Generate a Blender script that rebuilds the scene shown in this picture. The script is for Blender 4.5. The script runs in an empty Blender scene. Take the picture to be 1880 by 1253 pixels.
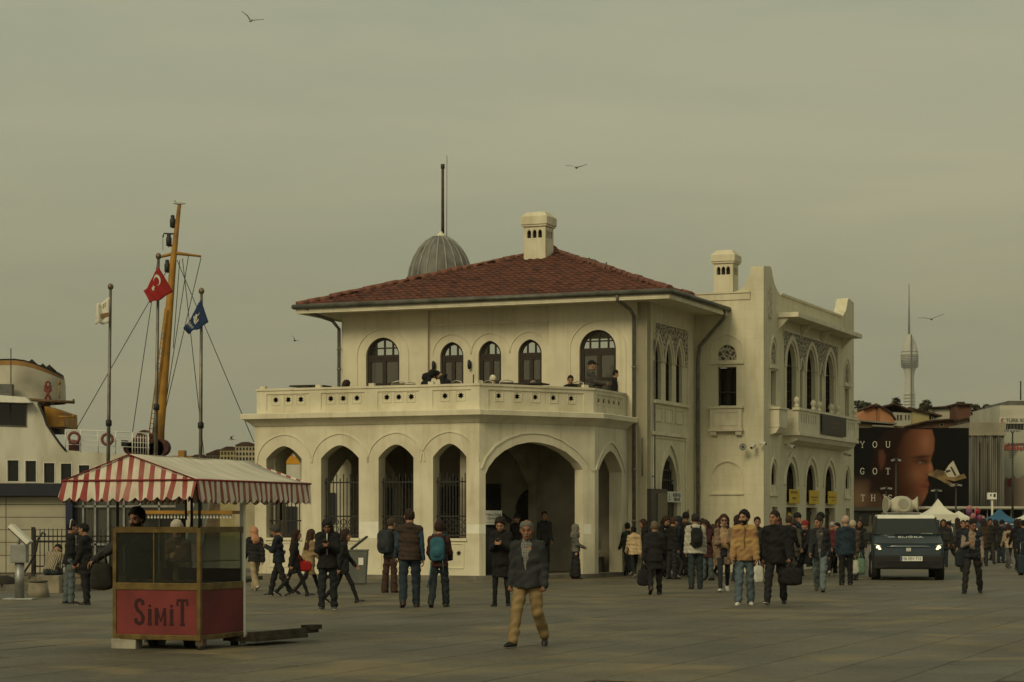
import bpy, bmesh, math, random
import numpy as np
from mathutils import Vector, Matrix
from mathutils.geometry import tessellate_polygon
random.seed(7); rng = np.random.default_rng(7)
R = math.radians; PI = math.pi
sc = bpy.context.scene; COL = sc.collection
# ---------------------------------------------------------------- camera
FPX, EYE, HOR = 3917.0, 1.62, 955.0
cd = bpy.data.cameras.new('camera'); cam = bpy.data.objects.new('camera', cd); COL.objects.link(cam)
cam.location = (0, 0, EYE); cam.rotation_euler = (R(90), 0, 0)
cd.sensor_width = 36; cd.lens = 36 * FPX / 1880; cd.shift_y = (HOR - 626.5) / 1880
cd.clip_start = .5; cd.clip_end = 20000
sc.camera = cam
# ---------------------------------------------------------------- overcast daylight
SUN_EL, SUN_AZ = 34, 210            # azimuth the light comes from, degrees clockwise from +Y
wd = bpy.data.worlds.new('World'); sc.world = wd; wd.use_nodes = True
nt = wd.node_tree; nt.nodes.clear(); N = nt.nodes.new; LK = nt.links.new
out = N('ShaderNodeOutputWorld'); bg = N('ShaderNodeBackground'); bg.inputs[1].default_value = .1
sky = N('ShaderNodeTexSky'); sky.sky_type = 'NISHITA'; sky.sun_disc = False
sky.sun_elevation = R(SUN_EL); sky.sun_rotation = R(SUN_AZ); sky.dust_density = 4; sky.air_density = 1.5
tc = N('ShaderNodeTexCoord'); mp = N('ShaderNodeMapping'); mp.inputs['Scale'].default_value = (1.2, 1.2, 9)
mp.inputs['Rotation'].default_value = (.05, .09, 0)
nz = N('ShaderNodeTexNoise'); nz.inputs['Scale'].default_value = 2.3; nz.inputs['Detail'].default_value = 9; nz.inputs['Roughness'].default_value = .58; nz.inputs['Distortion'].default_value = .35
rp = N('ShaderNodeValToRGB'); e = rp.color_ramp.elements
e[0].position = .36; e[0].color = (3.05, 3.1, 2.05, 1); e[1].position = .66; e[1].color = (3.76, 3.55, 2.24, 1)
mx = N('ShaderNodeMixRGB'); mx.inputs[0].default_value = .93
sep = N('ShaderNodeSeparateXYZ'); gr = N('ShaderNodeValToRGB'); g = gr.color_ramp.elements
g[0].position = 0; g[0].color = (.84, .82, .80, 1); g[1].position = .25; g[1].color = (1.17, 1.2, 1.25, 1)
for ps_, c_ in ((.1, (.98, .965, .93, 1)), (.175, (1.24, 1.215, 1.21, 1)), (.45, (1.2, 1.22, 1.27, 1))): q_ = g.new(ps_); q_.color = c_
ml = N('ShaderNodeMixRGB'); ml.blend_type = 'MULTIPLY'; ml.inputs[0].default_value = 1
LK(tc.outputs['Generated'], mp.inputs[0]); LK(mp.outputs[0], nz.inputs['Vector']); LK(nz.outputs['Fac'], rp.inputs[0])
LK(tc.outputs['Generated'], sep.inputs[0]); LK(sep.outputs['Z'], gr.inputs[0])
LK(rp.outputs[0], ml.inputs[1]); LK(gr.outputs[0], ml.inputs[2])
LK(sky.outputs[0], mx.inputs[1]); LK(ml.outputs[0], mx.inputs[2]); LK(mx.outputs[0], bg.inputs[0]); LK(bg.outputs[0], out.inputs[0])
sd = bpy.data.lights.new('sun', 'SUN'); sun = bpy.data.objects.new('sun', sd); COL.objects.link(sun)
sd.energy = 1.45; sd.angle = R(22); sd.color = (1, .86, .52)
_az, _el = R(SUN_AZ), R(SUN_EL)
_dir = Vector((math.sin(_az) * math.cos(_el), math.cos(_az) * math.cos(_el), math.sin(_el)))
sun.rotation_euler = _dir.to_track_quat('Z', 'Y').to_euler(); sun.location = _dir * 60
vs = sc.view_settings; vs.view_transform = 'Standard'; vs.look = 'None'; vs.exposure = 0; vs.gamma = 1; vs.use_curve_mapping = False
sc.cycles.max_bounces = 8; sc.cycles.transparent_max_bounces = 16; sc.cycles.use_denoising = True
# ---------------------------------------------------------------- helpers
def W(px, py, Y): return Vector(((px - 940) / FPX * Y, Y, EYE + (HOR - py) / FPX * Y))
def G(px, py, z=0):
    Y = (EYE - z) * FPX / (py - HOR); return Vector(((px - 940) / FPX * Y, Y, z))
_m = {}
def mat(name, col, rough=.85, noise=.12, scale=3, bump=0, metal=0, spec=.3, dark=None, detail=4, stretch=None):
    """noise-varied procedural material; dark = second colour the noise mixes towards"""
    if name in _m: return _m[name]
    m = bpy.data.materials.new(name); m.use_nodes = True; t = m.node_tree; b = t.nodes['Principled BSDF']
    b.inputs['Roughness'].default_value = rough; b.inputs['Metallic'].default_value = metal; b.inputs['Specular IOR Level'].default_value = spec
    c = tuple(col) + (1,)
    if noise or dark:
        n = t.nodes.new('ShaderNodeTexNoise'); n.inputs['Scale'].default_value = scale; n.inputs['Detail'].default_value = detail
        tcn = t.nodes.new('ShaderNodeTexCoord'); src = tcn.outputs['Object']
        if stretch:
            mpn = t.nodes.new('ShaderNodeMapping'); mpn.inputs['Scale'].default_value = stretch; t.links.new(src, mpn.inputs[0]); src = mpn.outputs[0]
        t.links.new(src, n.inputs['Vector'])
        r = t.nodes.new('ShaderNodeValToRGB'); el = r.color_ramp.elements
        d = dark or tuple(max(0, x * (1 - noise * 2)) for x in col)
        el[0].position = .3; el[0].color = tuple(d) + (1,); el[1].position = .62; el[1].color = c
        t.links.new(n.outputs['Fac'], r.inputs[0]); t.links.new(r.outputs[0], b.inputs['Base Color'])
        if bump:
            bp = t.nodes.new('ShaderNodeBump'); bp.inputs['Strength'].default_value = bump; bp.inputs['Distance'].default_value = .02
            t.links.new(n.outputs['Fac'], bp.inputs['Height']); t.links.new(bp.outputs[0], b.inputs['Normal'])
    else: b.inputs['Base Color'].default_value = c
    _m[name] = m; return m
def glass(name, tint, clear, rough=.04):
    if name in _m: return _m[name]
    m = bpy.data.materials.new(name); m.use_nodes = True; t = m.node_tree; t.nodes.clear()
    o = t.nodes.new('ShaderNodeOutputMaterial'); mixn = t.nodes.new('ShaderNodeMixShader'); p = t.nodes.new('ShaderNodeBsdfPrincipled')
    tr = t.nodes.new('ShaderNodeBsdfTransparent'); tr.inputs[0].default_value = tuple(tint) + (1,)
    p.inputs['Base Color'].default_value = tuple(x * .12 for x in tint) + (1,); p.inputs['Roughness'].default_value = rough; p.inputs['Specular IOR Level'].default_value = .8
    mixn.inputs[0].default_value = clear
    t.links.new(p.outputs[0], mixn.inputs[1]); t.links.new(tr.outputs[0], mixn.inputs[2]); t.links.new(mixn.outputs[0], o.inputs[0])
    _m[name] = m; return m
def tag(o, label=None, cat=None, group=None, kind=None):
    for k, v in (('label', label), ('category', cat), ('group', group), ('kind', kind)):
        if v: o[k] = v
    return o
def empty(name, loc=(0, 0, 0), rz=0, parent=None):
    o = bpy.data.objects.new(name, None); COL.objects.link(o); o.location = loc; o.rotation_euler = (0, 0, rz)
    o.empty_display_size = .2
    if parent: o.parent = parent
    return o
def inst(src, parent=None, loc=None, rot=None, scale=None):
    o = src.copy(); COL.objects.link(o)
    if parent: o.parent = parent
    if loc is not None: o.location = loc
    if rot is not None: o.rotation_euler = rot
    if scale is not None: o.scale = scale
    return o
def copy_tree(o, parent=None):
    c = o.copy(); COL.objects.link(c)
    if parent: c.parent = parent
    for ch in list(o.children): copy_tree(ch, c)
    return c
class Fr:
    """wall frame: s along d, z up, t outwards"""
    def __init__(s, p0, d):
        L = math.hypot(*d); s.p = Vector((p0[0], p0[1], 0)); s.d = Vector((d[0] / L, d[1] / L, 0)); s.n = Vector((s.d.y, -s.d.x, 0))
    def __call__(s, a, z, t=0): v = s.p + s.d * a + s.n * t; return Vector((v.x, v.y, z))
class MB:
    def __init__(s): s.v = []; s.f = []; s.m = []; s.sm = []
    def add(s, vs, fs, m=0, smooth=False):
        b = len(s.v); s.v += [tuple(v) for v in vs]
        for f in fs: s.f.append(tuple(b + i for i in f)); s.m.append(m); s.sm.append(smooth)
        return s
    def hexa(s, P, m=0):  # 8 corners: bottom 4 ccw, top 4
        return s.add(P, [(3, 2, 1, 0), (4, 5, 6, 7), (0, 1, 5, 4), (1, 2, 6, 5), (2, 3, 7, 6), (3, 0, 4, 7)], m)
    def box(s, x0, x1, y0, y1, z0, z1, m=0):
        return s.hexa([(x0, y0, z0), (x1, y0, z0), (x1, y1, z0), (x0, y1, z0), (x0, y0, z1), (x1, y0, z1), (x1, y1, z1), (x0, y1, z1)], m)
    def obox(s, c, size, rot, m=0):
        c = Vector(c); Q = rot.to_matrix() if hasattr(rot, 'to_matrix') else rot; a, b, h = [x / 2 for x in size]
        return s.hexa([c + Q @ Vector(q) for q in ((-a, -b, -h), (a, -b, -h), (a, b, -h), (-a, b, -h), (-a, -b, h), (a, -b, h), (a, b, h), (-a, b, h))], m)
    def fbox(s, F, s0, s1, z0, z1, t0, t1, m=0):
        return s.hexa([F(s0, z0, t1), F(s1, z0, t1), F(s1, z0, t0), F(s0, z0, t0), F(s0, z1, t1), F(s1, z1, t1), F(s1, z1, t0), F(s0, z1, t0)], m)
    def plate(s, P3, holes, front, back, m=0):
        """P3(a,b,t) -> point; outline 'front' list of 2D; holes list of 2D lists; between t=front/back depth"""
        pass
    def fplate(s, F, outline, holes, t0, t1, m=0):
        loops = [outline] + list(holes); flat = [p for L in loops for p in L]
        tris = tessellate_polygon([[Vector((a, b, 0)) for a, b in L] for L in loops])
        n = len(flat); vs = [F(a, b, t1) for a, b in flat] + [F(a, b, t0) for a, b in flat]; fs = []
        for t in tris:
            (ax, ay), (bx, by), (cx, cy) = [flat[i] for i in t]
            t = tuple(t) if (bx - ax) * (cy - ay) - (cx - ax) * (by - ay) > 0 else tuple(reversed(t))
            fs.append(t); fs.append(tuple(n + i for i in reversed(t)))
        b = 0
        for k, L in enumerate(loops):
            area = sum(L[i][0] * L[(i + 1) % len(L)][1] - L[(i + 1) % len(L)][0] * L[i][1] for i in range(len(L)))
            for i in range(len(L)):
                j = (i + 1) % len(L); q = (b + i, n + b + i, n + b + j, b + j)
                if (area > 0) == (k > 0): q = tuple(reversed(q))
                fs.append(q)
            b += len(L)
        return s.add(vs, fs, m)
    def fstrip(s, F, path, w, t0, t1, m=0, closed=False, off=0):
        """moulding of width w (centred, or shifted outwards by off) along a 2D path"""
        n = len(path); V = [Vector((a, b)) for a, b in path]; nr = []
        for i in range(n):
            a = V[(i - 1) % n] if closed or i else V[i]; b = V[(i + 1) % n] if closed or i < n - 1 else V[i]
            d = (b - a); d = d.normalized() if d.length > 1e-9 else Vector((1, 0)); nr.append(Vector((-d.y, d.x)))
        vs = []
        for i in range(n):
            for o in (off - w / 2, off + w / 2):
                p = V[i] + nr[i] * o
                vs += [F(p.x, p.y, t0), F(p.x, p.y, t1)]
        fs = []
        for i in range(n if closed else n - 1):
            a = 4 * i; b = 4 * ((i + 1) % n)
            fs += [(a + 1, b + 1, b + 3, a + 3), (a, a + 2, b + 2, b), (a, b, b + 1, a + 1), (a + 2, a + 3, b + 3, b + 2)]
        if not closed: fs += [(0, 1, 3, 2), (4 * n - 4, 4 * n - 2, 4 * n - 1, 4 * n - 3)]
        return s.add(vs, fs, m)
    def tube(s, pts, r, n=8, m=0, cap=True, smooth=True):
        P = [Vector(p) for p in pts]; rr = r if isinstance(r, (list, tuple)) else [r] * len(P); vs = []; fs = []; up = None
        for i, p in enumerate(P):
            d = (P[min(i + 1, len(P) - 1)] - P[max(i - 1, 0)]).normalized()
            if up is None: up = Vector((0, 0, 1)) if abs(d.z) < .9 else Vector((1, 0, 0))
            a = d.cross(up).normalized(); b = a.cross(d); up = b
            for k in range(n):
                q = 2 * PI * k / n; vs.append(p + (a * math.cos(q) + b * math.sin(q)) * rr[i])
        for i in range(len(P) - 1):
            for k in range(n): fs.append((i * n + k, i * n + (k + 1) % n, (i + 1) * n + (k + 1) % n, (i + 1) * n + k))
        b0 = len(s.v); s.add(vs, fs, m, smooth)
        if cap: s.f += [tuple(b0 + k for k in reversed(range(n))), tuple(b0 + (len(P) - 1) * n + k for k in range(n))]; s.m += [m, m]; s.sm += [False, False]
        return s
    def lathe(s, prof, c=(0, 0, 0), n=16, m=0, smooth=True, sx=1, sy=1):
        c = Vector(c); vs = []; fs = []
        for r, z in prof:
            for k in range(n): q = 2 * PI * k / n; vs.append(c + Vector((r * sx * math.cos(q), r * sy * math.sin(q), z)))
        for i in range(len(prof) - 1):
            for k in range(n): fs.append((i * n + k, i * n + (k + 1) % n, (i + 1) * n + (k + 1) % n, (i + 1) * n + k))
        fs += [tuple(reversed(range(n))), tuple((len(prof) - 1) * n + k for k in range(n))]
        return s.add(vs, fs, m, smooth)
    def prism(s, poly, A, B, D, t0, t1, O=(0, 0, 0), m=0):
        """2D polygon in axes A,B extruded along D from t0 to t1"""
        O, A, B, D = Vector(O), Vector(A), Vector(B), Vector(D)
        class _F:
            def __call__(q, a, b, t=0): return O + A * a + B * b + D * t
        return s.fplate(_F(), poly, [], t0, t1, m)
    def build(s, name, mats, parent=None, bevel=0, recalc=True):
        me = bpy.data.meshes.new(name); me.from_pydata(s.v, [], s.f)
        for x in (mats if isinstance(mats, (list, tuple)) else [mats]): me.materials.append(x)
        me.polygons.foreach_set('material_index', s.m); me.polygons.foreach_set('use_smooth', s.sm)
        if recalc:
            bm = bmesh.new(); bm.from_mesh(me); bmesh.ops.recalc_face_normals(bm, faces=bm.faces); bm.to_mesh(me); bm.free()
        me.update(); o = bpy.data.objects.new(name, me); COL.objects.link(o)
        if parent: o.parent = parent
        if bevel:
            b = o.modifiers.new('b', 'BEVEL'); b.width = bevel; b.segments = 2; b.limit_method = 'ANGLE'; b.angle_limit = R(40)
        return o
def arch(cx, h, zs, rise, n=9):
    """points of an arch from the left spring over the apex to the right spring"""
    if rise >= h:
        e_ = (rise * rise - h * h) / (2 * h); r = h + e_; a1 = math.atan2(rise, e_)
        rt = [(cx - e_ + r * math.cos(a1 * i / n), zs + r * math.sin(a1 * i / n)) for i in range(n + 1)]
    elif rise > .8 * h:
        rt = [(cx + h * math.cos(PI / 2 * i / n) ** .95, zs + rise * (.93 * math.sin(PI / 2 * i / n) + .07 * (i / n) ** 2)) for i in range(n + 1)]
        rt[-1] = (cx, zs + rise)
    else:
        rt = [(cx + h * (1 - i / n), zs + rise * (1 - (1 - i / n) ** 1.75)) for i in range(n + 1)]
    return [(2 * cx - x, z) for x, z in rt] + rt[-2::-1]
def opening(cx, h, z0, zs, rise, n=9): return [(cx - h, z0)] + arch(cx, h, zs, rise, n) + [(cx + h, z0)]
def star(cx, cz, r): return [(cx + (r if k % 2 else r * .55) * math.cos(PI * k / 8), cz + (r if k % 2 else r * .55) * math.sin(PI * k / 8)) for k in range(16)]
def text(name, body, F, s, z, t, size, m, parent=None, align='CENTER', sx=1, ext=.004):
    c = bpy.data.curves.new(name, 'FONT'); c.body = body; c.size = size; c.align_x = align; c.align_y = 'CENTER'; c.extrude = ext; c.materials.append(m)
    o = bpy.data.objects.new(name, c); COL.objects.link(o)
    A, B, Nn = F.d, Vector((0, 0, 1)), F.n
    p = F(s, z, t); o.matrix_world = Matrix(((A.x, B.x, Nn.x, p.x), (A.y, B.y, Nn.y, p.y), (A.z, B.z, Nn.z, p.z), (0, 0, 0, 1))) @ Matrix.Diagonal((sx, 1, 1, 1))
    bpy.context.view_layer.update(); me = bpy.data.meshes.new_from_object(o); n = bpy.data.objects.new(name, me); COL.objects.link(n); mx_ = o.matrix_world.copy(); bpy.data.objects.remove(o); n.matrix_basis = mx_
    if parent: n.parent = parent
    return n
STROKES = {'S': [[(.86, .78), (.8, .93), (.5, 1), (.2, .93), (.13, .74), (.3, .58), (.66, .44), (.87, .27), (.8, .08), (.5, 0), (.18, .07), (.1, .24)]],
 'I': [[(.5, 0), (.5, 1)], [(.2, 0), (.8, 0)], [(.2, 1), (.8, 1)]], 'i': [[(.5, 0), (.5, .72)], [(.2, 0), (.8, 0)], [(.25, .72), (.75, .72)], [(.5, .88), (.5, 1)]],
 'M': [[(.12, 0), (.12, 1)], [(.12, 1), (.5, .2), (.88, 1)], [(.88, 1), (.88, 0)], [(0, 0), (.25, 0)], [(.75, 0), (1, 0)]],
 'T': [[(.5, 0), (.5, 1)], [(.05, .78), (.05, 1), (.95, 1), (.95, .78)], [(.28, 0), (.72, 0)]],
 'Y': [[(.05, 1), (.5, .48), (.95, 1)], [(.5, .48), (.5, 0)], [(.3, 0), (.7, 0)], [(0, 1), (.25, 1)], [(.75, 1), (1, 1)]],
 'O': [[(.5 + .45 * math.cos(k * PI / 8), .5 + .5 * math.sin(k * PI / 8)) for k in range(17)]],
 'U': [[(.12, 1), (.12, .3), (.25, .06), (.5, 0), (.75, .06), (.88, .3), (.88, 1)], [(0, 1), (.28, 1)], [(.72, 1), (1, 1)]],
 'G': [[(.9, .8), (.75, .96), (.5, 1), (.2, .9), (.06, .5), (.2, .1), (.5, 0), (.8, .08), (.88, .42), (.6, .42)]],
 'H': [[(.15, 0), (.15, 1)], [(.85, 0), (.85, 1)], [(.15, .5), (.85, .5)], [(0, 0), (.3, 0)], [(.7, 0), (1, 0)], [(0, 1), (.3, 1)], [(.7, 1), (1, 1)]]}
def letters(name, word, F, s0, z0, hs, ws, adv, wt, t, m, parent):
    """serif lettering from stroked outlines; hs/ws height and width per letter"""
    x = s0; objs = []
    for i, ch in enumerate(word):
        h = hs[i] if isinstance(hs, (list, tuple)) else hs; w = ws[i] if isinstance(ws, (list, tuple)) else ws
        b = MB()
        for k, st in enumerate(STROKES[ch]): b.fstrip(F, [(x + a * w, z0 + c * h) for a, c in st], wt if k == 0 else wt * .7, t - .003 - .0006 * k, t + .0006 * k)
        objs.append(b.build(name, m, parent)); x += adv if not isinstance(adv, (list, tuple)) else adv[i]
    return objs
# ---------------------------------------------------------------- shared materials
def wall_mat(name, col, course=.3, bstr=.15):
    m = mat(name, col, .9, .07, .9, .0); t = m.node_tree; b = t.nodes['Principled BSDF']
    tcn = t.nodes.new('ShaderNodeTexCoord'); sp = t.nodes.new('ShaderNodeSeparateXYZ'); ad = t.nodes.new('ShaderNodeMath'); cb = t.nodes.new('ShaderNodeCombineXYZ')
    t.links.new(tcn.outputs['Object'], sp.inputs[0]); t.links.new(sp.outputs[0], ad.inputs[0]); t.links.new(sp.outputs[1], ad.inputs[1])
    t.links.new(ad.outputs[0], cb.inputs[0]); t.links.new(sp.outputs[2], cb.inputs[1])
    br = t.nodes.new('ShaderNodeTexBrick'); br.inputs['Scale'].default_value = 1; br.inputs['Row Height'].default_value = course; br.inputs['Brick Width'].default_value = course * 2.1
    br.inputs['Mortar Size'].default_value = .012; br.inputs['Mortar Smooth'].default_value = .6
    br.inputs['Color1'].default_value = (1, 1, 1, 1); br.inputs['Color2'].default_value = (.965, .97, .965, 1); br.inputs['Mortar'].default_value = (.92, .91, .88, 1)
    t.links.new(cb.outputs[0], br.inputs['Vector'])
    old = b.inputs['Base Color'].links[0].from_socket
    ml = t.nodes.new('ShaderNodeMixRGB'); ml.blend_type = 'MULTIPLY'; ml.inputs[0].default_value = 1
    # streaky grime running down
    mpn = t.nodes.new('ShaderNodeMapping'); mpn.inputs['Scale'].default_value = (2.2, .35, 1); ns = t.nodes.new('ShaderNodeTexNoise'); ns.inputs['Scale'].default_value = 2.5; ns.inputs['Detail'].default_value = 7
    rs = t.nodes.new('ShaderNodeValToRGB'); rs.color_ramp.elements[0].position = .28; rs.color_ramp.elements[0].color = (.84, .82, .75, 1); rs.color_ramp.elements[1].position = .55; rs.color_ramp.elements[1].color = (1, 1, 1, 1)
    t.links.new(cb.outputs[0], mpn.inputs[0]); t.links.new(mpn.outputs[0], ns.inputs['Vector']); t.links.new(ns.outputs['Fac'], rs.inputs[0])
    m2 = t.nodes.new('ShaderNodeMixRGB'); m2.blend_type = 'MULTIPLY'; m2.inputs[0].default_value = .75
    t.links.new(old, ml.inputs[1]); t.links.new(br.outputs['Color'], ml.inputs[2]); t.links.new(ml.outputs[0], m2.inputs[1]); t.links.new(rs.outputs[0], m2.inputs[2]); t.links.new(m2.outputs[0], b.inputs['Base Color'])
    bp = t.nodes.new('ShaderNodeBump'); bp.inputs['Strength'].default_value = bstr; bp.inputs['Distance'].default_value = .03; bp.invert = True
    fn = t.nodes.new('ShaderNodeTexNoise'); fn.inputs['Scale'].default_value = 22; fn.inputs['Detail'].default_value = 5; t.links.new(tcn.outputs['Object'], fn.inputs['Vector'])
    am = t.nodes.new('ShaderNodeMath'); am.operation = 'MULTIPLY_ADD'; am.inputs[1].default_value = .35
    t.links.new(fn.outputs['Fac'], am.inputs[0]); t.links.new(br.outputs['Fac'], am.inputs[2]); t.links.new(am.outputs[0], bp.inputs['Height']); t.links.new(bp.outputs[0], b.inputs['Normal'])
    return m
CREAM = wall_mat('cream_masonry', (.68, .63, .47)); CREAM2 = mat('cream_plaster', (.68, .63, .48), .9, .1, 1.3, .12, dark=(.55, .5, .37)); TRIM = mat('cream_trim', (.7, .65, .5), .85, .08, 2.5, .1)
HALL = mat('hall_plaster', (.69, .64, .49), .9, .06, 1.1, .05, dark=(.6, .55, .41)); SHADED = mat('arcade_shaded_plaster', (.37, .33, .25), .95, .2, 1.2, .1)  # inner arcade plaster darkened: the dim interior's shade is put in the colour
WHITEWASH = mat('whitewash', (.8, .77, .66), .9, .06, 3)
BROWN = mat('brown_wood', (.036, .025, .018), .5, .2, 8); DARKIRON = mat('dark_iron', (.03, .028, .025), .5, .15, 8)
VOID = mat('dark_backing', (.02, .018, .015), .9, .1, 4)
PIPE = mat('zinc_pipe', (.2, .19, .16), .5, .2, 5, metal=.3); GUTTER = mat('gutter_zinc', (.12, .12, .1), .5, .25, 3, metal=.2)
LEAD = mat('lead_sheet', (.18, .18, .165), .6, .28, 2.2, .15, dark=(.085, .08, .068)); LEADRIB = mat('lead_rib', (.3, .3, .26), .6, .2, 3)
TILE = [mat('roof_tile_%s' % n, c, .9, .22, 2.5, .2) for n, c in (('red', (.15, .056, .037)), ('rust', (.125, .048, .034)), ('brown', (.095, .042, .031)))]
RIDGE = mat('ridge_tile_mortared', (.2, .085, .06), .9, .3, 5, .3, dark=(.1, .05, .038))
PANE_CLEAR = glass('pane_clear', (.97, .98, .95), .94); PANE_DARK = glass('pane_dim', (.75, .72, .62), .3, .08); PANE_BLACK = glass('pane_dark', (.1, .1, .09), .3, .06)
PAPER = mat('paper', (.75, .74, .68), .8, .04, 4); INK = mat('ink', (.03, .03, .03), .8, 0); YELLOW = mat('sign_yellow', (.62, .43, .05), .7, .08, 5)
BLACKPAINT = mat('black_paint', (.022, .024, .024), .45, .15, 3)
GREYMETAL = mat('grey_metal', (.3, .3, .28), .5, .2, 4, metal=.2); WHITEMETAL = mat('white_metal', (.72, .7, .62), .5, .06, 4); STEEL = mat('galvanised_steel', (.32, .32, .3), .45, .2, 4, metal=.5)
def streaks(m, amt=.7):
    """rain streaks and patchy old paint over a plaster"""
    t = m.node_tree; b = t.nodes['Principled BSDF']; old = b.inputs['Base Color'].links[0].from_socket; tcn = t.nodes.new('ShaderNodeTexCoord')
    for sc_, det, lo, hi, dk in (((3.2, 3.2, .28), 6, .3, .5, (.74, .7, .6, 1)), ((.9, .9, .9), 9, .33, .46, (.86, .85, .8, 1))):
        mpn = t.nodes.new('ShaderNodeMapping'); mpn.inputs['Scale'].default_value = sc_; n = t.nodes.new('ShaderNodeTexNoise'); n.inputs['Scale'].default_value = 1.7; n.inputs['Detail'].default_value = det; n.inputs['Roughness'].default_value = .62
        r = t.nodes.new('ShaderNodeValToRGB'); r.color_ramp.elements[0].position = lo; r.color_ramp.elements[0].color = dk; r.color_ramp.elements[1].position = hi; r.color_ramp.elements[1].color = (1, 1, 1, 1); x = t.nodes.new('ShaderNodeMixRGB'); x.blend_type = 'MULTIPLY'; x.inputs[0].default_value = amt
        t.links.new(tcn.outputs['Object'], mpn.inputs[0]); t.links.new(mpn.outputs[0], n.inputs['Vector']); t.links.new(n.outputs['Fac'], r.inputs[0]); t.links.new(old, x.inputs[1]); t.links.new(r.outputs[0], x.inputs[2]); old = x.outputs[0]
    t.links.new(old, b.inputs['Base Color'])
for m_ in (CREAM2, HALL): streaks(m_, .48)
streaks(TRIM, .45)
def lattice_mat(name, light, dark, scale):
    m = bpy.data.materials.new(name); m.use_nodes = True; t = m.node_tree; b = t.nodes['Principled BSDF']; b.inputs['Roughness'].default_value = .9
    tcn = t.nodes.new('ShaderNodeTexCoord'); vo = t.nodes.new('ShaderNodeTexVoronoi'); vo.feature = 'DISTANCE_TO_EDGE'; vo.inputs['Scale'].default_value = scale
    r = t.nodes.new('ShaderNodeValToRGB'); r.color_ramp.elements[0].position = .07; r.color_ramp.elements[0].color = tuple(light) + (1,); r.color_ramp.elements[1].position = .13; r.color_ramp.elements[1].color = tuple(dark) + (1,)
    bp = t.nodes.new('ShaderNodeBump'); bp.inputs['Strength'].default_value = .6; bp.inputs['Distance'].default_value = .03; bp.invert = True
    t.links.new(tcn.outputs['Object'], vo.inputs['Vector']); t.links.new(vo.outputs['Distance'], r.inputs[0]); t.links.new(r.outputs[0], b.inputs['Base Color'])
    t.links.new(vo.outputs['Distance'], bp.inputs['Height']); t.links.new(bp.outputs[0], b.inputs['Normal'])
    return m
LATTICE = lattice_mat('carved_stone_lattice', (.46, .42, .32), (.1, .095, .075), 7.5)
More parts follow.
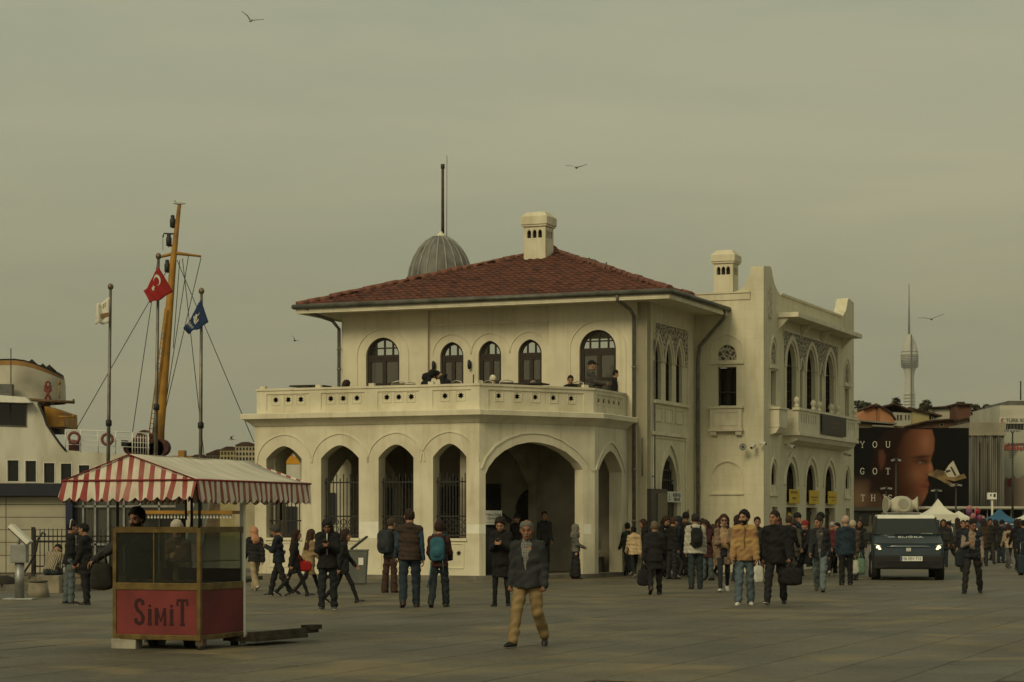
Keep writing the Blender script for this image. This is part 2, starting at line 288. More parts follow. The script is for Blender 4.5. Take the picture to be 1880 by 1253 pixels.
# ================================================================= setting: ground, water, far hills
ROT = R(-22.4); TC = Vector((3.925, 62.0, 0)); CA, SA = math.cos(R(22.4)), math.sin(R(22.4))
def L2W(u, v, z=0): return Vector((TC.x + u * CA + v * SA, TC.y - u * SA + v * CA, z))
def stone_mat(name, col, dark, slab=False):
    m = mat(name, col, .75, .2, .55, 0, dark=dark, detail=6); t = m.node_tree; b = t.nodes['Principled BSDF']
    tcn = t.nodes.new('ShaderNodeTexCoord'); old = b.inputs['Base Color'].links[0].from_socket
    n2 = t.nodes.new('ShaderNodeTexNoise'); n2.inputs['Scale'].default_value = 17; n2.inputs['Detail'].default_value = 6; n2.inputs['Roughness'].default_value = .75
    n3 = t.nodes.new('ShaderNodeTexNoise'); n3.inputs['Scale'].default_value = .16; n3.inputs['Detail'].default_value = 3
    geo = t.nodes.new('ShaderNodeNewGeometry')
    for n in (n2, n3): t.links.new(geo.outputs['Position'], n.inputs['Vector'])
    nn = [x for x in t.nodes if x.type == 'TEX_NOISE'][0]; t.links.new(geo.outputs['Position'], nn.inputs['Vector'])
    r2 = t.nodes.new('ShaderNodeValToRGB'); r2.color_ramp.elements[0].position = .3; r2.color_ramp.elements[0].color = (.48, .48, .47, 1); r2.color_ramp.elements[1].position = .7; r2.color_ramp.elements[1].color = (1.35, 1.34, 1.28, 1)
    r3 = t.nodes.new('ShaderNodeValToRGB'); r3.color_ramp.elements[0].position = .42; r3.color_ramp.elements[0].color = (.88, .9, .92, 1); r3.color_ramp.elements[1].position = .6; r3.color_ramp.elements[1].color = (1.12, 1.08, 1, 1)
    t.links.new(n2.outputs['Fac'], r2.inputs[0]); t.links.new(n3.outputs['Fac'], r3.inputs[0])
    a = t.nodes.new('ShaderNodeMixRGB'); a.blend_type = 'MULTIPLY'; a.inputs[0].default_value = .8; c = t.nodes.new('ShaderNodeMixRGB'); c.blend_type = 'MULTIPLY'; c.inputs[0].default_value = 1
    t.links.new(old, a.inputs[1]); t.links.new(r2.outputs[0], a.inputs[2]); t.links.new(a.outputs[0], c.inputs[1]); t.links.new(r3.outputs[0], c.inputs[2]); last = c.outputs[0]
    if slab:   # tone of each slab from its own object
        oi = t.nodes.new('ShaderNodeObjectInfo'); r4 = t.nodes.new('ShaderNodeValToRGB'); r4.color_ramp.elements[0].color = (.86, .87, .88, 1); r4.color_ramp.elements[1].color = (1.1, 1.08, 1.02, 1)
        d = t.nodes.new('ShaderNodeMixRGB'); d.blend_type = 'MULTIPLY'; d.inputs[0].default_value = 1
        t.links.new(oi.outputs['Random'], r4.inputs[0]); t.links.new(last, d.inputs[1]); t.links.new(r4.outputs[0], d.inputs[2]); last = d.outputs[0]
    # ochre sand and damp dark patches
    for sc_, lo, hi, cc_, am_ in ((.42, .55, .68, (.205, .158, .082, 1), .75), (.75, .58, .7, (.07, .066, .055, 1), .6)):
        n4 = t.nodes.new('ShaderNodeTexNoise'); n4.inputs['Scale'].default_value = sc_; n4.inputs['Detail'].default_value = 5; n4.inputs['Distortion'].default_value = .6; mq = t.nodes.new('ShaderNodeMapping'); mq.inputs['Location'].default_value = (sc_ * 40, 7, 0); r5 = t.nodes.new('ShaderNodeValToRGB'); r5.color_ramp.elements[0].position = lo; r5.color_ramp.elements[0].color = (0, 0, 0, 1); r5.color_ramp.elements[1].position = hi; r5.color_ramp.elements[1].color = (am_,) * 3 + (1,)
        x5 = t.nodes.new('ShaderNodeMixRGB'); x5.inputs[2].default_value = cc_; t.links.new(geo.outputs['Position'], mq.inputs[0]); t.links.new(mq.outputs[0], n4.inputs['Vector']); t.links.new(n4.outputs['Fac'], r5.inputs[0]); t.links.new(r5.outputs[0], x5.inputs[0]); t.links.new(last, x5.inputs[1]); last = x5.outputs[0]
    t.links.new(last, b.inputs['Base Color'])
    rr = t.nodes.new('ShaderNodeMapRange'); rr.inputs['To Min'].default_value = .42; rr.inputs['To Max'].default_value = .85; t.links.new(n3.outputs['Fac'], rr.inputs['Value']); t.links.new(rr.outputs[0], b.inputs['Roughness'])
    bp = t.nodes.new('ShaderNodeBump'); bp.inputs['Strength'].default_value = .7; bp.inputs['Distance'].default_value = .012; t.links.new(n2.outputs['Fac'], bp.inputs['Height']); t.links.new(bp.outputs[0], b.inputs['Normal'])
    return m
PAVE = stone_mat('worn_paving', (.132, .122, .094), (.088, .08, .06)); SLAB = stone_mat('paving_slab_stone', (.136, .126, .097), (.088, .08, .06), True); JOINT = mat('paving_joint', (.1, .09, .068), .95, .2, .9, dark=(.03, .027, .02), detail=5)
g = MB()
GP = [(-400, -60), (700, -60), (700, 7000), (-120, 7000), (-60, 1500), (40, 320), (20, 130), (2, 90), (-7, 76), (-9.5, 70.5), (-400, 72)]
g.fplate(type('H', (), {'__call__': lambda s, a, b, t=0: Vector((a, b, t))})(), GP, [], -3, 0)
tag(g.build('ground', PAVE), kind='structure')
wtr = MB(); wtr.add([(-3000, 60, -1.5), (3000, 60, -1.5), (3000, 6900, -1.5), (-3000, 6900, -1.5)], [(0, 1, 2, 3)])
tag(wtr.build('water', mat('sea_water', (.03, .04, .038), .12, .2, .3, .4, spec=.5)), kind='structure')
# paving slabs, aligned with the terminal
pv = empty('pavement'); tag(pv, kind='structure')
sl = MB(); a_, b_ = .4635, .7265
sl.add([(-a_, -b_, 0), (a_, -b_, 0), (a_, b_, 0), (-a_, b_, 0), (-a_ + .012, -b_ + .012, .012), (a_ - .012, -b_ + .012, .012), (a_ - .012, b_ - .012, .012), (-a_ + .012, b_ - .012, .012)], [(4, 5, 6, 7), (0, 1, 5, 4), (1, 2, 6, 5), (2, 3, 7, 6), (3, 0, 4, 7)])
SW, SL = .935, 1.46; cells = []
for i in range(-26, 24):
    for j in range(-32, 4):
        u = i * SW; v = j * SL + (SL / 2 if i % 2 else 0); p = L2W(u, v)
        if p.y < 20.6 or p.y > 57 or abs(p.x / p.y) > .262: continue
        if u > -11.5 and v > -7.6 and p.y > 50: continue
        cells.append((p.y, u, v, p))
cells.sort(key=lambda q: q[0])
jb = MB()
proto = None
for k, (yy, u, v, p) in enumerate(cells):
    h = random.uniform(.004, .0075); tl = (random.uniform(-.0022, .0022), random.uniform(-.003, .003)); ja = ROT + random.uniform(-.004, .004)
    if k < 300:
        o = inst(proto, pv, (p.x, p.y, h), (tl[0], tl[1], ja), (random.uniform(.985, 1.008), random.uniform(.99, 1.005), 1)) if proto else sl.build('paving_slab', SLAB, pv)
        if not proto: proto = o; o.location = (p.x, p.y, h); o.rotation_euler = (tl[0], tl[1], ja)
    else:
        Mx = Matrix.Translation((p.x, p.y, h)) @ Matrix.Rotation(ja, 4, 'Z'); jb.add([Mx @ Vector(q) for q in sl.v], sl.f)
tag(jb.build('far_paving_slabs', PAVE, pv), kind='stuff')
bed = MB()
for yy, u, v, p in cells: bed.add([L2W(u + sx * SW / 2, v + sy * SL / 2, .0035) for sx, sy in ((-1, -1), (1, -1), (1, 1), (-1, 1))], [(0, 1, 2, 3)])
bed.build('joint_bed', JOINT, pv)
# terrain on the far shore
HILL = mat('far_hill_scrub', (.07, .075, .05), .95, .3, .02, 0, dark=(.03, .033, .022))
hb = MB(); vs = []; nX, nY = 60, 12
for j in range(nY + 1):
    for i in range(nX + 1):
        X = -2200 + 5400 * i / nX; Y = 3900 + 2600 * j / nY
        h = 215 * math.exp(-((X - 970) / 700) ** 2) * math.exp(-((Y - 5300) / 800) ** 2) + 60 * math.exp(-((Y - 5200) / 900) ** 2) * (1 + .3 * math.sin(X / 210)) + 8 * math.sin(X / 90 + Y / 120)
        vs.append((X, Y, h - 8 if 0 < j < nY else -4))
hb.add(vs, [(j * (nX + 1) + i, j * (nX + 1) + i + 1, (j + 1) * (nX + 1) + i + 1, (j + 1) * (nX + 1) + i) for j in range(nY) for i in range(nX)], 0, True)
tag(hb.build('hill', HILL), kind='structure')
sb = MB(); vs = []; nX, nY = 30, 10      # slope behind the square
for j in range(nY + 1):
    for i in range(nX + 1):
        X = 28 + 190 * i / nX; Y = 176 + 190 * j / nY; k = min(1, j / 7)
        vs.append((X, Y, -.3 + 17.5 * k ** .85 * min(1, i / 4) + .5 * math.sin(X * .6 + Y * .3)) if j else (X, Y, -.4))
sb.add(vs, [(j * (nX + 1) + i, j * (nX + 1) + i + 1, (j + 1) * (nX + 1) + i + 1, (j + 1) * (nX + 1) + i) for j in range(nY) for i in range(nX)], 0, True)
tag(sb.build('hillside', mat('hillside_earth', (.09, .075, .05), .95, .3, .3, 0, dark=(.05, .05, .03))), kind='structure')
# ================================================================= the ferry terminal
T = empty('terminal_building', TC, ROT)
tag(T, 'cream two storey ferry terminal with red tiled hip roof, arcade and terrace', 'building')
FF, FM, FS = Fr((0, 0), (1, 0)), Fr((0, .12), (1, 0)), Fr((0, 0), (0, 1))
TF, TS = Fr((0, 4.73), (1, 0)), Fr((2.167, 4.73), (0, 1))
def P(fn, name, m, par=None, **k):
    b = MB(); fn(b); return b.build(name, m, par or T, **k)
ZT = 4.42; TOP = 7.97
def hall_window(F, cx, h, z0, zs, rise, upper, leafs=True, tback=-.2):
    """brown arched window: frame and bars, with its panes as sub-parts"""
    b = MB(); O = opening(cx, h, z0, zs, rise); b.fstrip(F, O, .085, tback, tback + .09, closed=True, off=-.035)
    b.fbox(F, cx - h + .08, cx + h - .08, zs - .05, zs + .05, tback - .002, tback + .085)
    for x in ([-.5, 0, .5] if upper == 3 else [-.34, .34]):
        top = max(z for a, z in arch(cx, h - .05, zs, rise - .04, 14) if abs(a - cx - x * h) < h * .16) if x else zs + rise - .04
        b.fbox(F, cx + x * h - .022, cx + x * h + .022, zs + .05, top, tback + .006, tback + .07)
    if upper == 3: b.fbox(F, cx - h * .8, cx + h * .8, zs + rise * .45 - .02, zs + rise * .45 + .02, tback + .008, tback + .066)
    zm = zs - .05
    b.fbox(F, cx - .06, cx + .06, z0, zm, tback, tback + .08)
    for sx in (-1, 1):
        b.fbox(F, cx + sx * (h - .075) - .03, cx + sx * (h - .075) + .03, z0 + .02, zm, tback + .002, tback + .082)
        b.fbox(F, min(cx + sx * .06, cx + sx * (h - .1)), max(cx + sx * .06, cx + sx * (h - .1)), z0 + 1.28, z0 + 1.36, tback + .003, tback + .075)
        b.fbox(F, min(cx + sx * .06, cx + sx * (h - .1)), max(cx + sx * .06, cx + sx * (h - .1)), zm - .1, zm, tback + .003, tback + .075)
        b.fbox(F, min(cx + sx * .06, cx + sx * (h - .1)), max(cx + sx * .06, cx + sx * (h - .1)), z0, z0 + .25, tback + .003, tback + .075)
    w = b.build('window', BROWN, T)
    P(lambda q: q.fplate(F, [(a, z) for a, z in arch(cx, h - .05, zs + .05, rise - .09)], [], tback + .03, tback + .04), 'pane', PANE_CLEAR, w)
    for sx in (-1, 1):
        P(lambda q: q.fbox(F, min(cx + sx * .06, cx + sx * (h - .1)), max(cx + sx * .06, cx + sx * (h - .1)), z0 + .25, zm - .1, tback + .03, tback + .04), 'pane', PANE_DARK, w)
    return w
# ---- main hall walls
WN = [(FF, -8.525, .565, 6.62, .58), (FM, -6.265, .385, 6.56, .44), (FM, -5.015, .37, 6.56, .44), (FM, -3.72, .38, 6.56, .44), (FF, -1.53, .57, 6.62, .58)]
def front_bays(b):
    b.fplate(FF, [(-9.925, ZT - .1), (-7.01, ZT - .1), (-7.01, TOP), (-9.925, TOP)], [opening(-8.525, .565, ZT + .02, 6.62, .58)], -.32, 0)
    b.fplate(FF, [(-3.06, ZT - .1), (-.62, ZT - .1), (-.62, 0), (0, 0), (0, TOP), (-3.06, TOP)], [opening(-1.53, .57, ZT + .02, 6.62, .58)], -.32, 0)
    b.fplate(FM, [(-7.01, ZT - .1), (-3.06, ZT - .1), (-3.06, TOP), (-7.01, TOP)], [opening(q[1], q[2], ZT + .02, q[3], q[4]) for q in WN[1:4]], -.2, 0)
P(front_bays, 'wall', HALL)
P(lambda b: b.fplate(FF, [(-9.925, 0), (-.621, 0), (-.621, ZT - .101), (-9.925, ZT - .101)], [opening(-3.78, .37, .12, 1.9, .62), [(-4.15, 3.3), (-3.98, 3.3), (-3.98, 3.8), (-4.15, 3.8)], [(-3.66, 3.3), (-3.5, 3.3), (-3.5, 3.8), (-3.66, 3.8)]], -.3, -.001), 'inner_arcade_wall', SHADED)
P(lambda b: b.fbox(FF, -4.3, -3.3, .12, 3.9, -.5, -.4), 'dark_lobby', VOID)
SO = [1.05, 2.075, 3.08]
def side_wall(b):
    b.fplate(FS, [(.32, 0), (4.73, 0), (4.73, TOP), (.32, TOP)], [opening(x, .3, 5.18, 6.3, .62) for x in SO] + [opening(2.135, .78, .1, 2.45, 1.12), opening(3.97, .17, .9, 1.65, .32)], -.3, -.02)
    b.fbox(FS, 0, .32, 0, TOP, -.3, 0)
P(side_wall, 'wall', CREAM)
def rest(b):
    L = Fr((-9.925, 10), (0, -1)); b.fplate(L, [(0, 0), (9.68, 0), (9.68, TOP), (0, TOP)], [[(.4, 5.4), (8.2, 5.4), (8.2, TOP - .1), (.4, TOP - .1)]], -.3, 0)
    B = Fr((0, 10), (-1, 0)); b.fplate(B, [(0.01, 0), (9.6, 0), (9.6, TOP), (0.01, TOP)], [[(.5, 5.4), (9.2, 5.4), (9.2, TOP - .12), (.5, TOP - .12)]], -.3, 0)
    b.box(-9.6, -.31, .33, 9.69, ZT - .2, ZT - .01)
    b.box(-9.6, -.31, 4.9, 5.0, ZT - .005, 5.9)
P(rest, 'wall', CREAM2)
for F, cx, h, zs, rise in WN: hall_window(F, cx, h, ZT + .03, zs, rise, 3 if h > .5 else 2)
def mould(b):
    for F, cx, h, ap, zs, low in ((FF, -8.525, .87, 7.47, 6.66, ZT), (FF, -1.53, .87, 7.47, 6.66, ZT), (FM, -6.265, .635, 7.24, 6.62, 0), (FM, -5.0, .63, 7.24, 6.62, 0), (FM, -3.73, .635, 7.24, 6.62, 0)):
        path = arch(cx, h, zs, ap - zs, 12); path = ([(cx - h, low)] + path + [(cx + h, low)]) if low else path
        b.fstrip(F, path, .035, -.001, .024)
    b.fbox(FM, -7.0, -3.07, 7.5, 7.55, -.001, .03)
P(mould, 'arch_moulding', TRIM)
# carved panel and sills of the side wall
def fan(cxs, h, zs, rise, s0, s1, z0, z1):
    return [(s0, z0), (s0, z1), (s1, z1), (s1, z0)]
P(lambda b: b.fplate(FS, [(.68, 6.3), (3.86, 6.3), (3.86, 7.43), (.68, 7.43)][::1], [arch(x, .42, 6.31, .8) for x in SO], -.019, .0), 'carved_panel', LATTICE)
def side_trim(b):
    for x in SO: b.fstrip(FS, arch(x, .42, 6.3, .82), .06, -.019, .03)
    b.fstrip(FS, [(.66, 5.15), (.66, 7.45), (3.88, 7.45), (3.88, 5.15)], .05, -.019, .025)
    b.fbox(FS, .6, 3.95, 5.06, 5.15, -.019, .07)
    for x in SO:
        b.fstrip(FS, [(x - .36, 4.55), (x + .36, 4.55), (x + .36, 4.95), (x - .36, 4.95)], .04, -.019, .012, closed=True)
    b.fbox(FS, .48, 3.75, 4.12, 4.22, -.019, .06); b.fstrip(FS, [(.56, .1), (.56, 4.06), (3.68, 4.06), (3.68, .1)], .06, -.019, .02)
    b.fstrip(FS, [(1.15, .1)] + arch(2.135, .98, 2.45, 1.48, 12) + [(3.12, .1)], .11, -.019, .04)
tag(P(side_trim, 'stone_trim', TRIM), kind='stuff')
def dark_lights(F, xs, h, z0, zs, rise, bars, t):
    for x in xs:
        def fr(b):
            b.fstrip(F, opening(x, h, z0, zs, rise), .05, t, t + .05, closed=True, off=-.02)
            for k in range(1, bars): b.fbox(F, x - h + 2 * h * k / bars - .014, x - h + 2 * h * k / bars + .014, z0, zs + rise * .55, t + .004, t + .04)
            n = int((zs - z0) / .3)
            for k in range(1, n + 1): b.fbox(F, x - h, x + h, z0 + .3 * k - .012, z0 + .3 * k + .012, t + .006, t + .036)
        w = P(fr, 'window', BROWN); P(lambda b: b.fplate(F, opening(x, h - .01, z0 + .01, zs, rise - .01), [], t - .02, t - .01), 'pane', PANE_BLACK, w)
dark_lights(FS, SO, .3, 5.18, 6.3, .62, 3, -.17)
P(lambda b: (b.fbox(FS, 1.36, 2.91, .1, 2.42, -.2, -.14), [b.fbox(FS, 1.4 + .5 * k, 1.82 + .5 * k, .3, 1.9, -.139, -.12) for k in range(3)]), 'door', BROWN)
def grill(b):
    for k in range(8): b.fbox(FS, 1.42 + .2 * k, 1.45 + .2 * k, 2.42, 2.5 + 1.05 * math.sin(PI * (.5 + k) / 8), -.16, -.12)
    for z in (2.8, 3.1): b.fbox(FS, 1.4, 2.87, z, z + .03, -.165, -.12)
w = P(grill, 'window_grille', DARKIRON); P(lambda b: b.fplate(FS, arch(2.135, .78, 2.43, 1.12), [], -.2, -.18), 'pane', PANE_BLACK, w)
P(lambda b: b.fplate(FS, opening(3.97, .17, .9, 1.65, .32), [], -.2, -.12), 'niche_panel', BROWN)
# ---- roof
APX = Vector((-4.95, 5.0, 10.26)); EV = [(-10.98, -1.03), (1.03, -1.03), (1.03, 11.03), (-10.98, 11.03)]; ZE = 8.13
slopes = [(0, 1), (1, 2), (2, 3), (3, 0)]
def rbase(b):
    vs = [(x, y, ZE) for x, y in EV] + [tuple(APX - Vector((0, 0, .02)))]; b.add(vs, [(0, 1, 4), (1, 2, 4), (2, 3, 4), (3, 0, 4)])
roof = P(rbase, 'roof', mat('roof_underlay', (.11, .042, .03), .95, .2, 2))
def tile_geo(w=.25, l=.36):
    prof = [(-.5, .0), (-.36, .018), (-.18, .026), (0, .016), (.15, .004), (.5, .0)]
    vs = [(x * w, -l / 2, z + .036) for x, z in prof] + [(x * w, l / 2, z + .002) for x, z in prof] + [(x * w, -l / 2, z) for x, z in prof]; n = len(prof)
    fs = [(i, i + 1, n + i + 1, n + i) for i in range(n - 1)] + [(2 * n + i, 2 * n + i + 1, i + 1, i) for i in range(n - 1)]
    return vs, fs
tv, tf = tile_geo(); tmesh = []
for m in TILE:
    b = MB(); b.add(tv, tf); o = b.build('roof_tile', m, recalc=False); tmesh.append(o.data); bpy.data.objects.remove(o)
cand = []
for si, (i0, i1) in enumerate(slopes[:2] + [slopes[3]]):
    A = Vector((*EV[i0], ZE)); B = Vector((*EV[i1], ZE)); e_ = (B - A).normalized(); mid = (A + B) / 2; wl = (B - A).length
    sdir = APX - mid; sl_ = sdir.length; sdir.normalize(); sdir = (sdir - e_ * sdir.dot(e_)).normalized(); nn = e_.cross(sdir)
    apx_e = (APX - A).dot(e_); H_ = (APX - A).dot(sdir)
    for r in range(int(H_ / .31)):
        y = .06 + r * .31
        x0 = apx_e * y / H_; x1 = wl - (wl - apx_e) * y / H_
        k0 = math.ceil((x0 + .02) / .245); k1 = math.floor((x1 - .02) / .245)
        for k in range(k0, k1 + 1):
            p = A + e_ * (k * .245) + sdir * (y + .12) + nn * random.uniform(.012, .026)
            Mx = Matrix((e_, sdir, nn)).transposed().to_4x4(); Mx.translation = p
            Mx = Mx @ Matrix.Rotation(random.uniform(-.035, .035), 4, 'Z') @ Matrix.Rotation(random.uniform(-.02, .02), 4, 'X')
            d = (L2W(p.x, p.y, p.z) - Vector((0, 0, EYE))).length
            vis = nn.dot((Vector((0, 0, EYE)) - L2W(p.x, p.y, p.z)))
            cand.append((d - (3 if si == 0 else 0), Mx, random.choices((0, 1, 2), (5, 3, 2))[0], si))
cand.sort(key=lambda q: q[0]); tb = MB()
for k, (d, Mx, mi, si) in enumerate(cand):
    if k < 300:
        o = bpy.data.objects.new('tile', tmesh[mi]); COL.objects.link(o); o.parent = roof; o.matrix_local = Mx
    else: tb.add([Mx @ Vector(q) for q in tv], tf, mi)
tag(tb.build('upper_tiles', TILE, roof, recalc=False), kind='stuff')
rm = MB(); rm.tube([(0, -.2, 0), (0, .2, .012)], [.115, .095], 10); rmesh = rm.build('ridge_tile', RIDGE).data; bpy.data.objects.remove(bpy.data.objects['ridge_tile'])
for x, y in EV[:3] + EV[3:]:
    A = Vector((x, y, ZE + .05)); D = APX - A; A = A + D * .028; D = APX - A; n = int(D.length / .37); q = D.to_track_quat('Y', 'Z')
    for k in range(n + 1):
        o = bpy.data.objects.new('ridge_tile', rmesh); COL.objects.link(o); o.parent = roof
        o.location = A + D * (k / n) + Vector((0, 0, random.uniform(-.012, .02))); o.rotation_mode = 'QUATERNION'; o.rotation_quaternion = q @ Matrix.Rotation(random.uniform(-.08, .08), 3, 'Z').to_quaternion(); s_ = random.uniform(.92, 1.15); o.scale = (s_, 1, s_)
def soffit(b):
    b.fplate(type('H', (), {'__call__': lambda s, a, c, t=0: Vector((a, c, t))})(), [(x * .995, y) for x, y in EV], [], TOP, TOP + .03)
    for i0, i1 in slopes:
        A, B = EV[i0], EV[i1]; F = Fr(A, (B[0] - A[0], B[1] - A[1])); L = math.hypot(B[0] - A[0], B[1] - A[1])
        b.fbox(F, .03, L - .03, TOP - .045, ZE - .03, -.07, -.01)
P(soffit, 'eaves', TRIM)
def gut(b):
    b.tube([(EV[0][0] - .06, EV[0][1] - .05, ZE + .0), (EV[1][0] + .05, EV[1][1] - .05, ZE), (EV[2][0] + .05, EV[2][1], ZE)], .075, 8)
    b.tube([(EV[0][0] - .05, EV[0][1] - .05, ZE), (EV[3][0] - .05, EV[3][1], ZE)], .075, 8)
P(gut, 'gutter', GUTTER)
def dpipe(pts, top=None):
    def f(b):
        b.tube(pts, .055, 8)
        for k in range(1, 5): z = pts[-1][2] + (pts[-2][2] - pts[-1][2]) * k / 5; b.tube([(pts[-1][0], pts[-1][1], z - .03), (pts[-1][0], pts[-1][1], z + .03)], .07, 8)
    P(f, 'downpipe', PIPE)
dpipe([(-.55, -1.06, ZE - .05), (-.55, -1.0, ZE - .2), (-.4, -.35, 7.72), (-.37, -.1, 7.55), (-.37, -.1, .1)])
dpipe([(-10.6, -1.0, ZE - .05), (-10.5, -.95, ZE - .2), (-10.1, -.3, 7.75), (-9.98, -.07, 7.5), (-9.98, -.07, ZT)])
dpipe([(1.06, 4.3, ZE - .05), (1.0, 4.4, ZE - .3), (.5, 4.5, 7.35), (.15, 4.6, 7.0), (.1, 4.6, 6.6), (.1, 4.6, .05)])
P(lambda b: (b.tube([(.03, .62, 6.9), (.03, .62, 2.5)], .022, 6), b.tube([(.05, .55, 2.9), (-1.2, -.03, 2.9)], .02, 6), b.tube([(-.14, -.03, 4.0), (-.14, -.03, 2.9)], .02, 6)), 'conduit', PIPE)
def chimney(u, v, w, d, z0, z1, cap):
    b = MB(); zc = z1 - cap; Fa = Fr((u - w / 2, v - d / 2), (1, 0)); Fb = Fr((u + w / 2, v - d / 2), (0, 1))
    ho = lambda W_: [opening(W_ * (.25 + .25 * k), .065, zc - .36, zc - .2, .1, 4) for k in range(3)]
    b.fplate(Fa, [(0, z0), (w, z0), (w, zc), (0, zc)], ho(w), -.1, 0); b.fplate(Fb, [(.1, z0), (d, z0), (d, zc), (.1, zc)], ho(d), -.1, 0)
    b.box(u - w / 2, u - w / 2 + .1, v - d / 2 + .1, v + d / 2, z0, zc); b.box(u - w / 2 + .1, u + w / 2 - .1, v + d / 2 - .1, v + d / 2, z0, zc)
    b.box(u - w / 2 - .05, u + w / 2 + .05, v - d / 2 - .05, v + d / 2 + .05, zc, zc + .06); b.box(u - w / 2 - .08, u + w / 2 + .08, v - d / 2 - .08, v + d / 2 + .08, zc + .06, z1 - .16)
    e1 = w / 2 + .08; e2 = d / 2 + .08; b.hexa([(u - e1, v - e2, z1 - .16), (u + e1, v - e2, z1 - .16), (u + e1, v + e2, z1 - .16), (u - e1, v + e2, z1 - .16), (u - e1 + .14, v - e2 + .14, z1), (u + e1 - .14, v - e2 + .14, z1), (u + e1 - .14, v + e2 - .14, z1), (u - e1 + .14, v + e2 - .14, z1)])
    c = b.build('chimney', CREAM2, T, bevel=.015)
    P(lambda q: q.box(u - w / 2 + .11, u + w / 2 - .11, v - d / 2 + .12, v + d / 2 - .12, zc - .45, zc - .05), 'flue', VOID, c)
chimney(-5.0, 4.05, .74, .72, 9.3, 11.35, .47); chimney(.56, 6.1, .62, .62, 8.0, 10.12, .42)
# lead dome and its pole
dW = Vector((-2.494, 74, 0)) - TC; du, dv = dW.x * CA - dW.y * SA, dW.x * SA + dW.y * CA
prof = [(1.13, 8.2), (1.13, 9.85), (1.12, 10.05), (1.06, 10.35), (.93, 10.7), (.74, 11.02), (.5, 11.28), (.25, 11.43), (.06, 11.5)]
dome = P(lambda b: b.lathe(prof, (du, dv, 0), 40), 'dome', LEAD)
for k in range(20):
    q = 2 * PI * k / 20; P(lambda b: b.tube([(du + (r + .005) * math.cos(q), dv + (r + .005) * math.sin(q), z) for r, z in prof[1:-1]], .03, 5), 'rib', LEADRIB, dome)
P(lambda b: (b.tube([(du + .1, dv, 11.45), (du + .1, dv, 12.5), (du + .1, dv, 13.85)], [.06, .055, .05], 8), b.tube([(du + .1, dv, 13.8), (du + .1, dv, 13.95)], .075, 8)), 'finial_pole', mat('rusty_pole', (.09, .06, .045), .8, .3, 6))
P(lambda b: b.tube([(du + .25, dv, 11.4), (du + .26, dv, 14.25)], .012, 5), 'antenna', PIPE)
P(lambda b: b.lathe([(.2, 11.4), (.16, 11.5), (.09, 11.56), (.07, 11.62)], (du + .05, dv, 0), 12), 'dome_cap', TRIM, dome)
# ---- tower block
H = type('H', (), {'__call__': lambda s, a, c, t=0: Vector((a, c, t))})()
ZP = 8.62; TL = 11.9
def twf(b):
    b.fplate(TF, [(-.3, 0), (1.867, 0), (1.867, ZP - .2), (-.3, ZP - .2)], [[(.7, 5.15), (1.3, 5.15), (1.3, 6.35), (.7, 6.35)], [(1.3, 6.56), (1.3, 6.7)] + arch(1.0, .3, 6.72, .32)[::-1] + [(.7, 6.56)], opening(1.0, .44, 2.5, 3.0, .4)], -.3, 0)
    b.fplate(TF, opening(1.0, .44, 2.5, 3.0, .4), [], -.3, -.03)
    b.fbox(TF, -.02, 1.74, ZP - .2, ZP, -.3, .03); b.fbox(TF, -.02, 1.74, ZP, ZP + .04, -.32, .06)
    # corner merlon
    b.fplate(TF, [(1.2, ZP + .04), (1.42, ZP + .1), (1.55, ZP + .22), (1.66, ZP + .45), (1.74, ZP + .62), (1.78, ZP + .78), (1.867, ZP + .82), (1.867, ZP - .2), (1.75, ZP - .2), (1.75, ZP + .04)], [], -.3, -.002)
P(twf, 'wall', CREAM)
TU = [3.29, 5.8, 8.33]; TNI = [4.52, 7.11]
def tws(b):
    ho = [opening(x, .6, 5.17, 6.55, .75) for x in TU] + [opening(x, .17, 5.17, 6.5, .25, 5) for x in TNI]
    ho += [[(x - .3, 5.2), (x + .3, 5.2), (x + .3, 6.28), (x - .3, 6.28)] for x in (1.15, 10.85)] + [opening(x, .3, 6.48, 6.75, .42, 6) for x in (1.15, 10.85)]
    ho += [opening(x, .6, 2.2, 2.75, .72) for x in TU] + [opening(x, .26, 2.72, 3.05, .36, 6) for x in (1.15, 10.9)]
    ho += [[(x - .65, .05), (x + .75, .05), (x + .75, 2.03), (x - .65, 2.03)] for x in TU] + [[(x - .3, .9), (x + .3, .9), (x + .3, 2.03), (x - .3, 2.03)] for x in (1.3, 11.0)]
    b.fplate(TS, [(0, 0), (TL, 0), (TL, ZP + .1), (0, ZP + .1)], ho, -.3, 0)
    prof = [(0, ZP + .1), (0, ZP + .8), (.8, ZP + .88), (.95, ZP + .78), (1.05, ZP + .6), (1.25, ZP + .38), (1.6, ZP + .2), (1.95, ZP + .1)]
    b.fplate(TS, prof, [], -.42, .001); b.fplate(TS, [(TL - x, z) for x, z in prof], [], -.42, .001)
    b.fbox(TS, 1.96, TL - 1.96, ZP + .1, ZP + .17, -.34, .05)
    Bk = Fr((2.167, 4.73 + TL), (-1, 0)); b.fplate(Bk, [(.31, 0), (3.5, 0), (3.5, ZP), (.31, ZP)], [], -.3, -.001); b.box(-.3, 1.86, 5.04, 16.3, 8.1, 8.2)
    b.fplate(Fr((-.3, 16.3), (0, -1)), [(0, 0), (6.2, 0), (6.2, ZP), (0, ZP)], [], -.2, 0)
P(tws, 'wall', CREAM)
P(lambda b: b.fbox(TS, 1.58, 10.3, 7.98, 8.13, .001, .68), 'canopy', TRIM, bevel=.01)
for x in (1.75, 4.5, 7.1, 10.1): P(lambda b: b.fplate(type('K', (), {'__call__': lambda s, a, c, t=0, x=x: TS(x + t, c, a)})(), [(.002, 7.97), (.34, 7.97), (.18, 7.78), (.002, 7.6)], [], -.08, .08), 'bracket', TRIM)
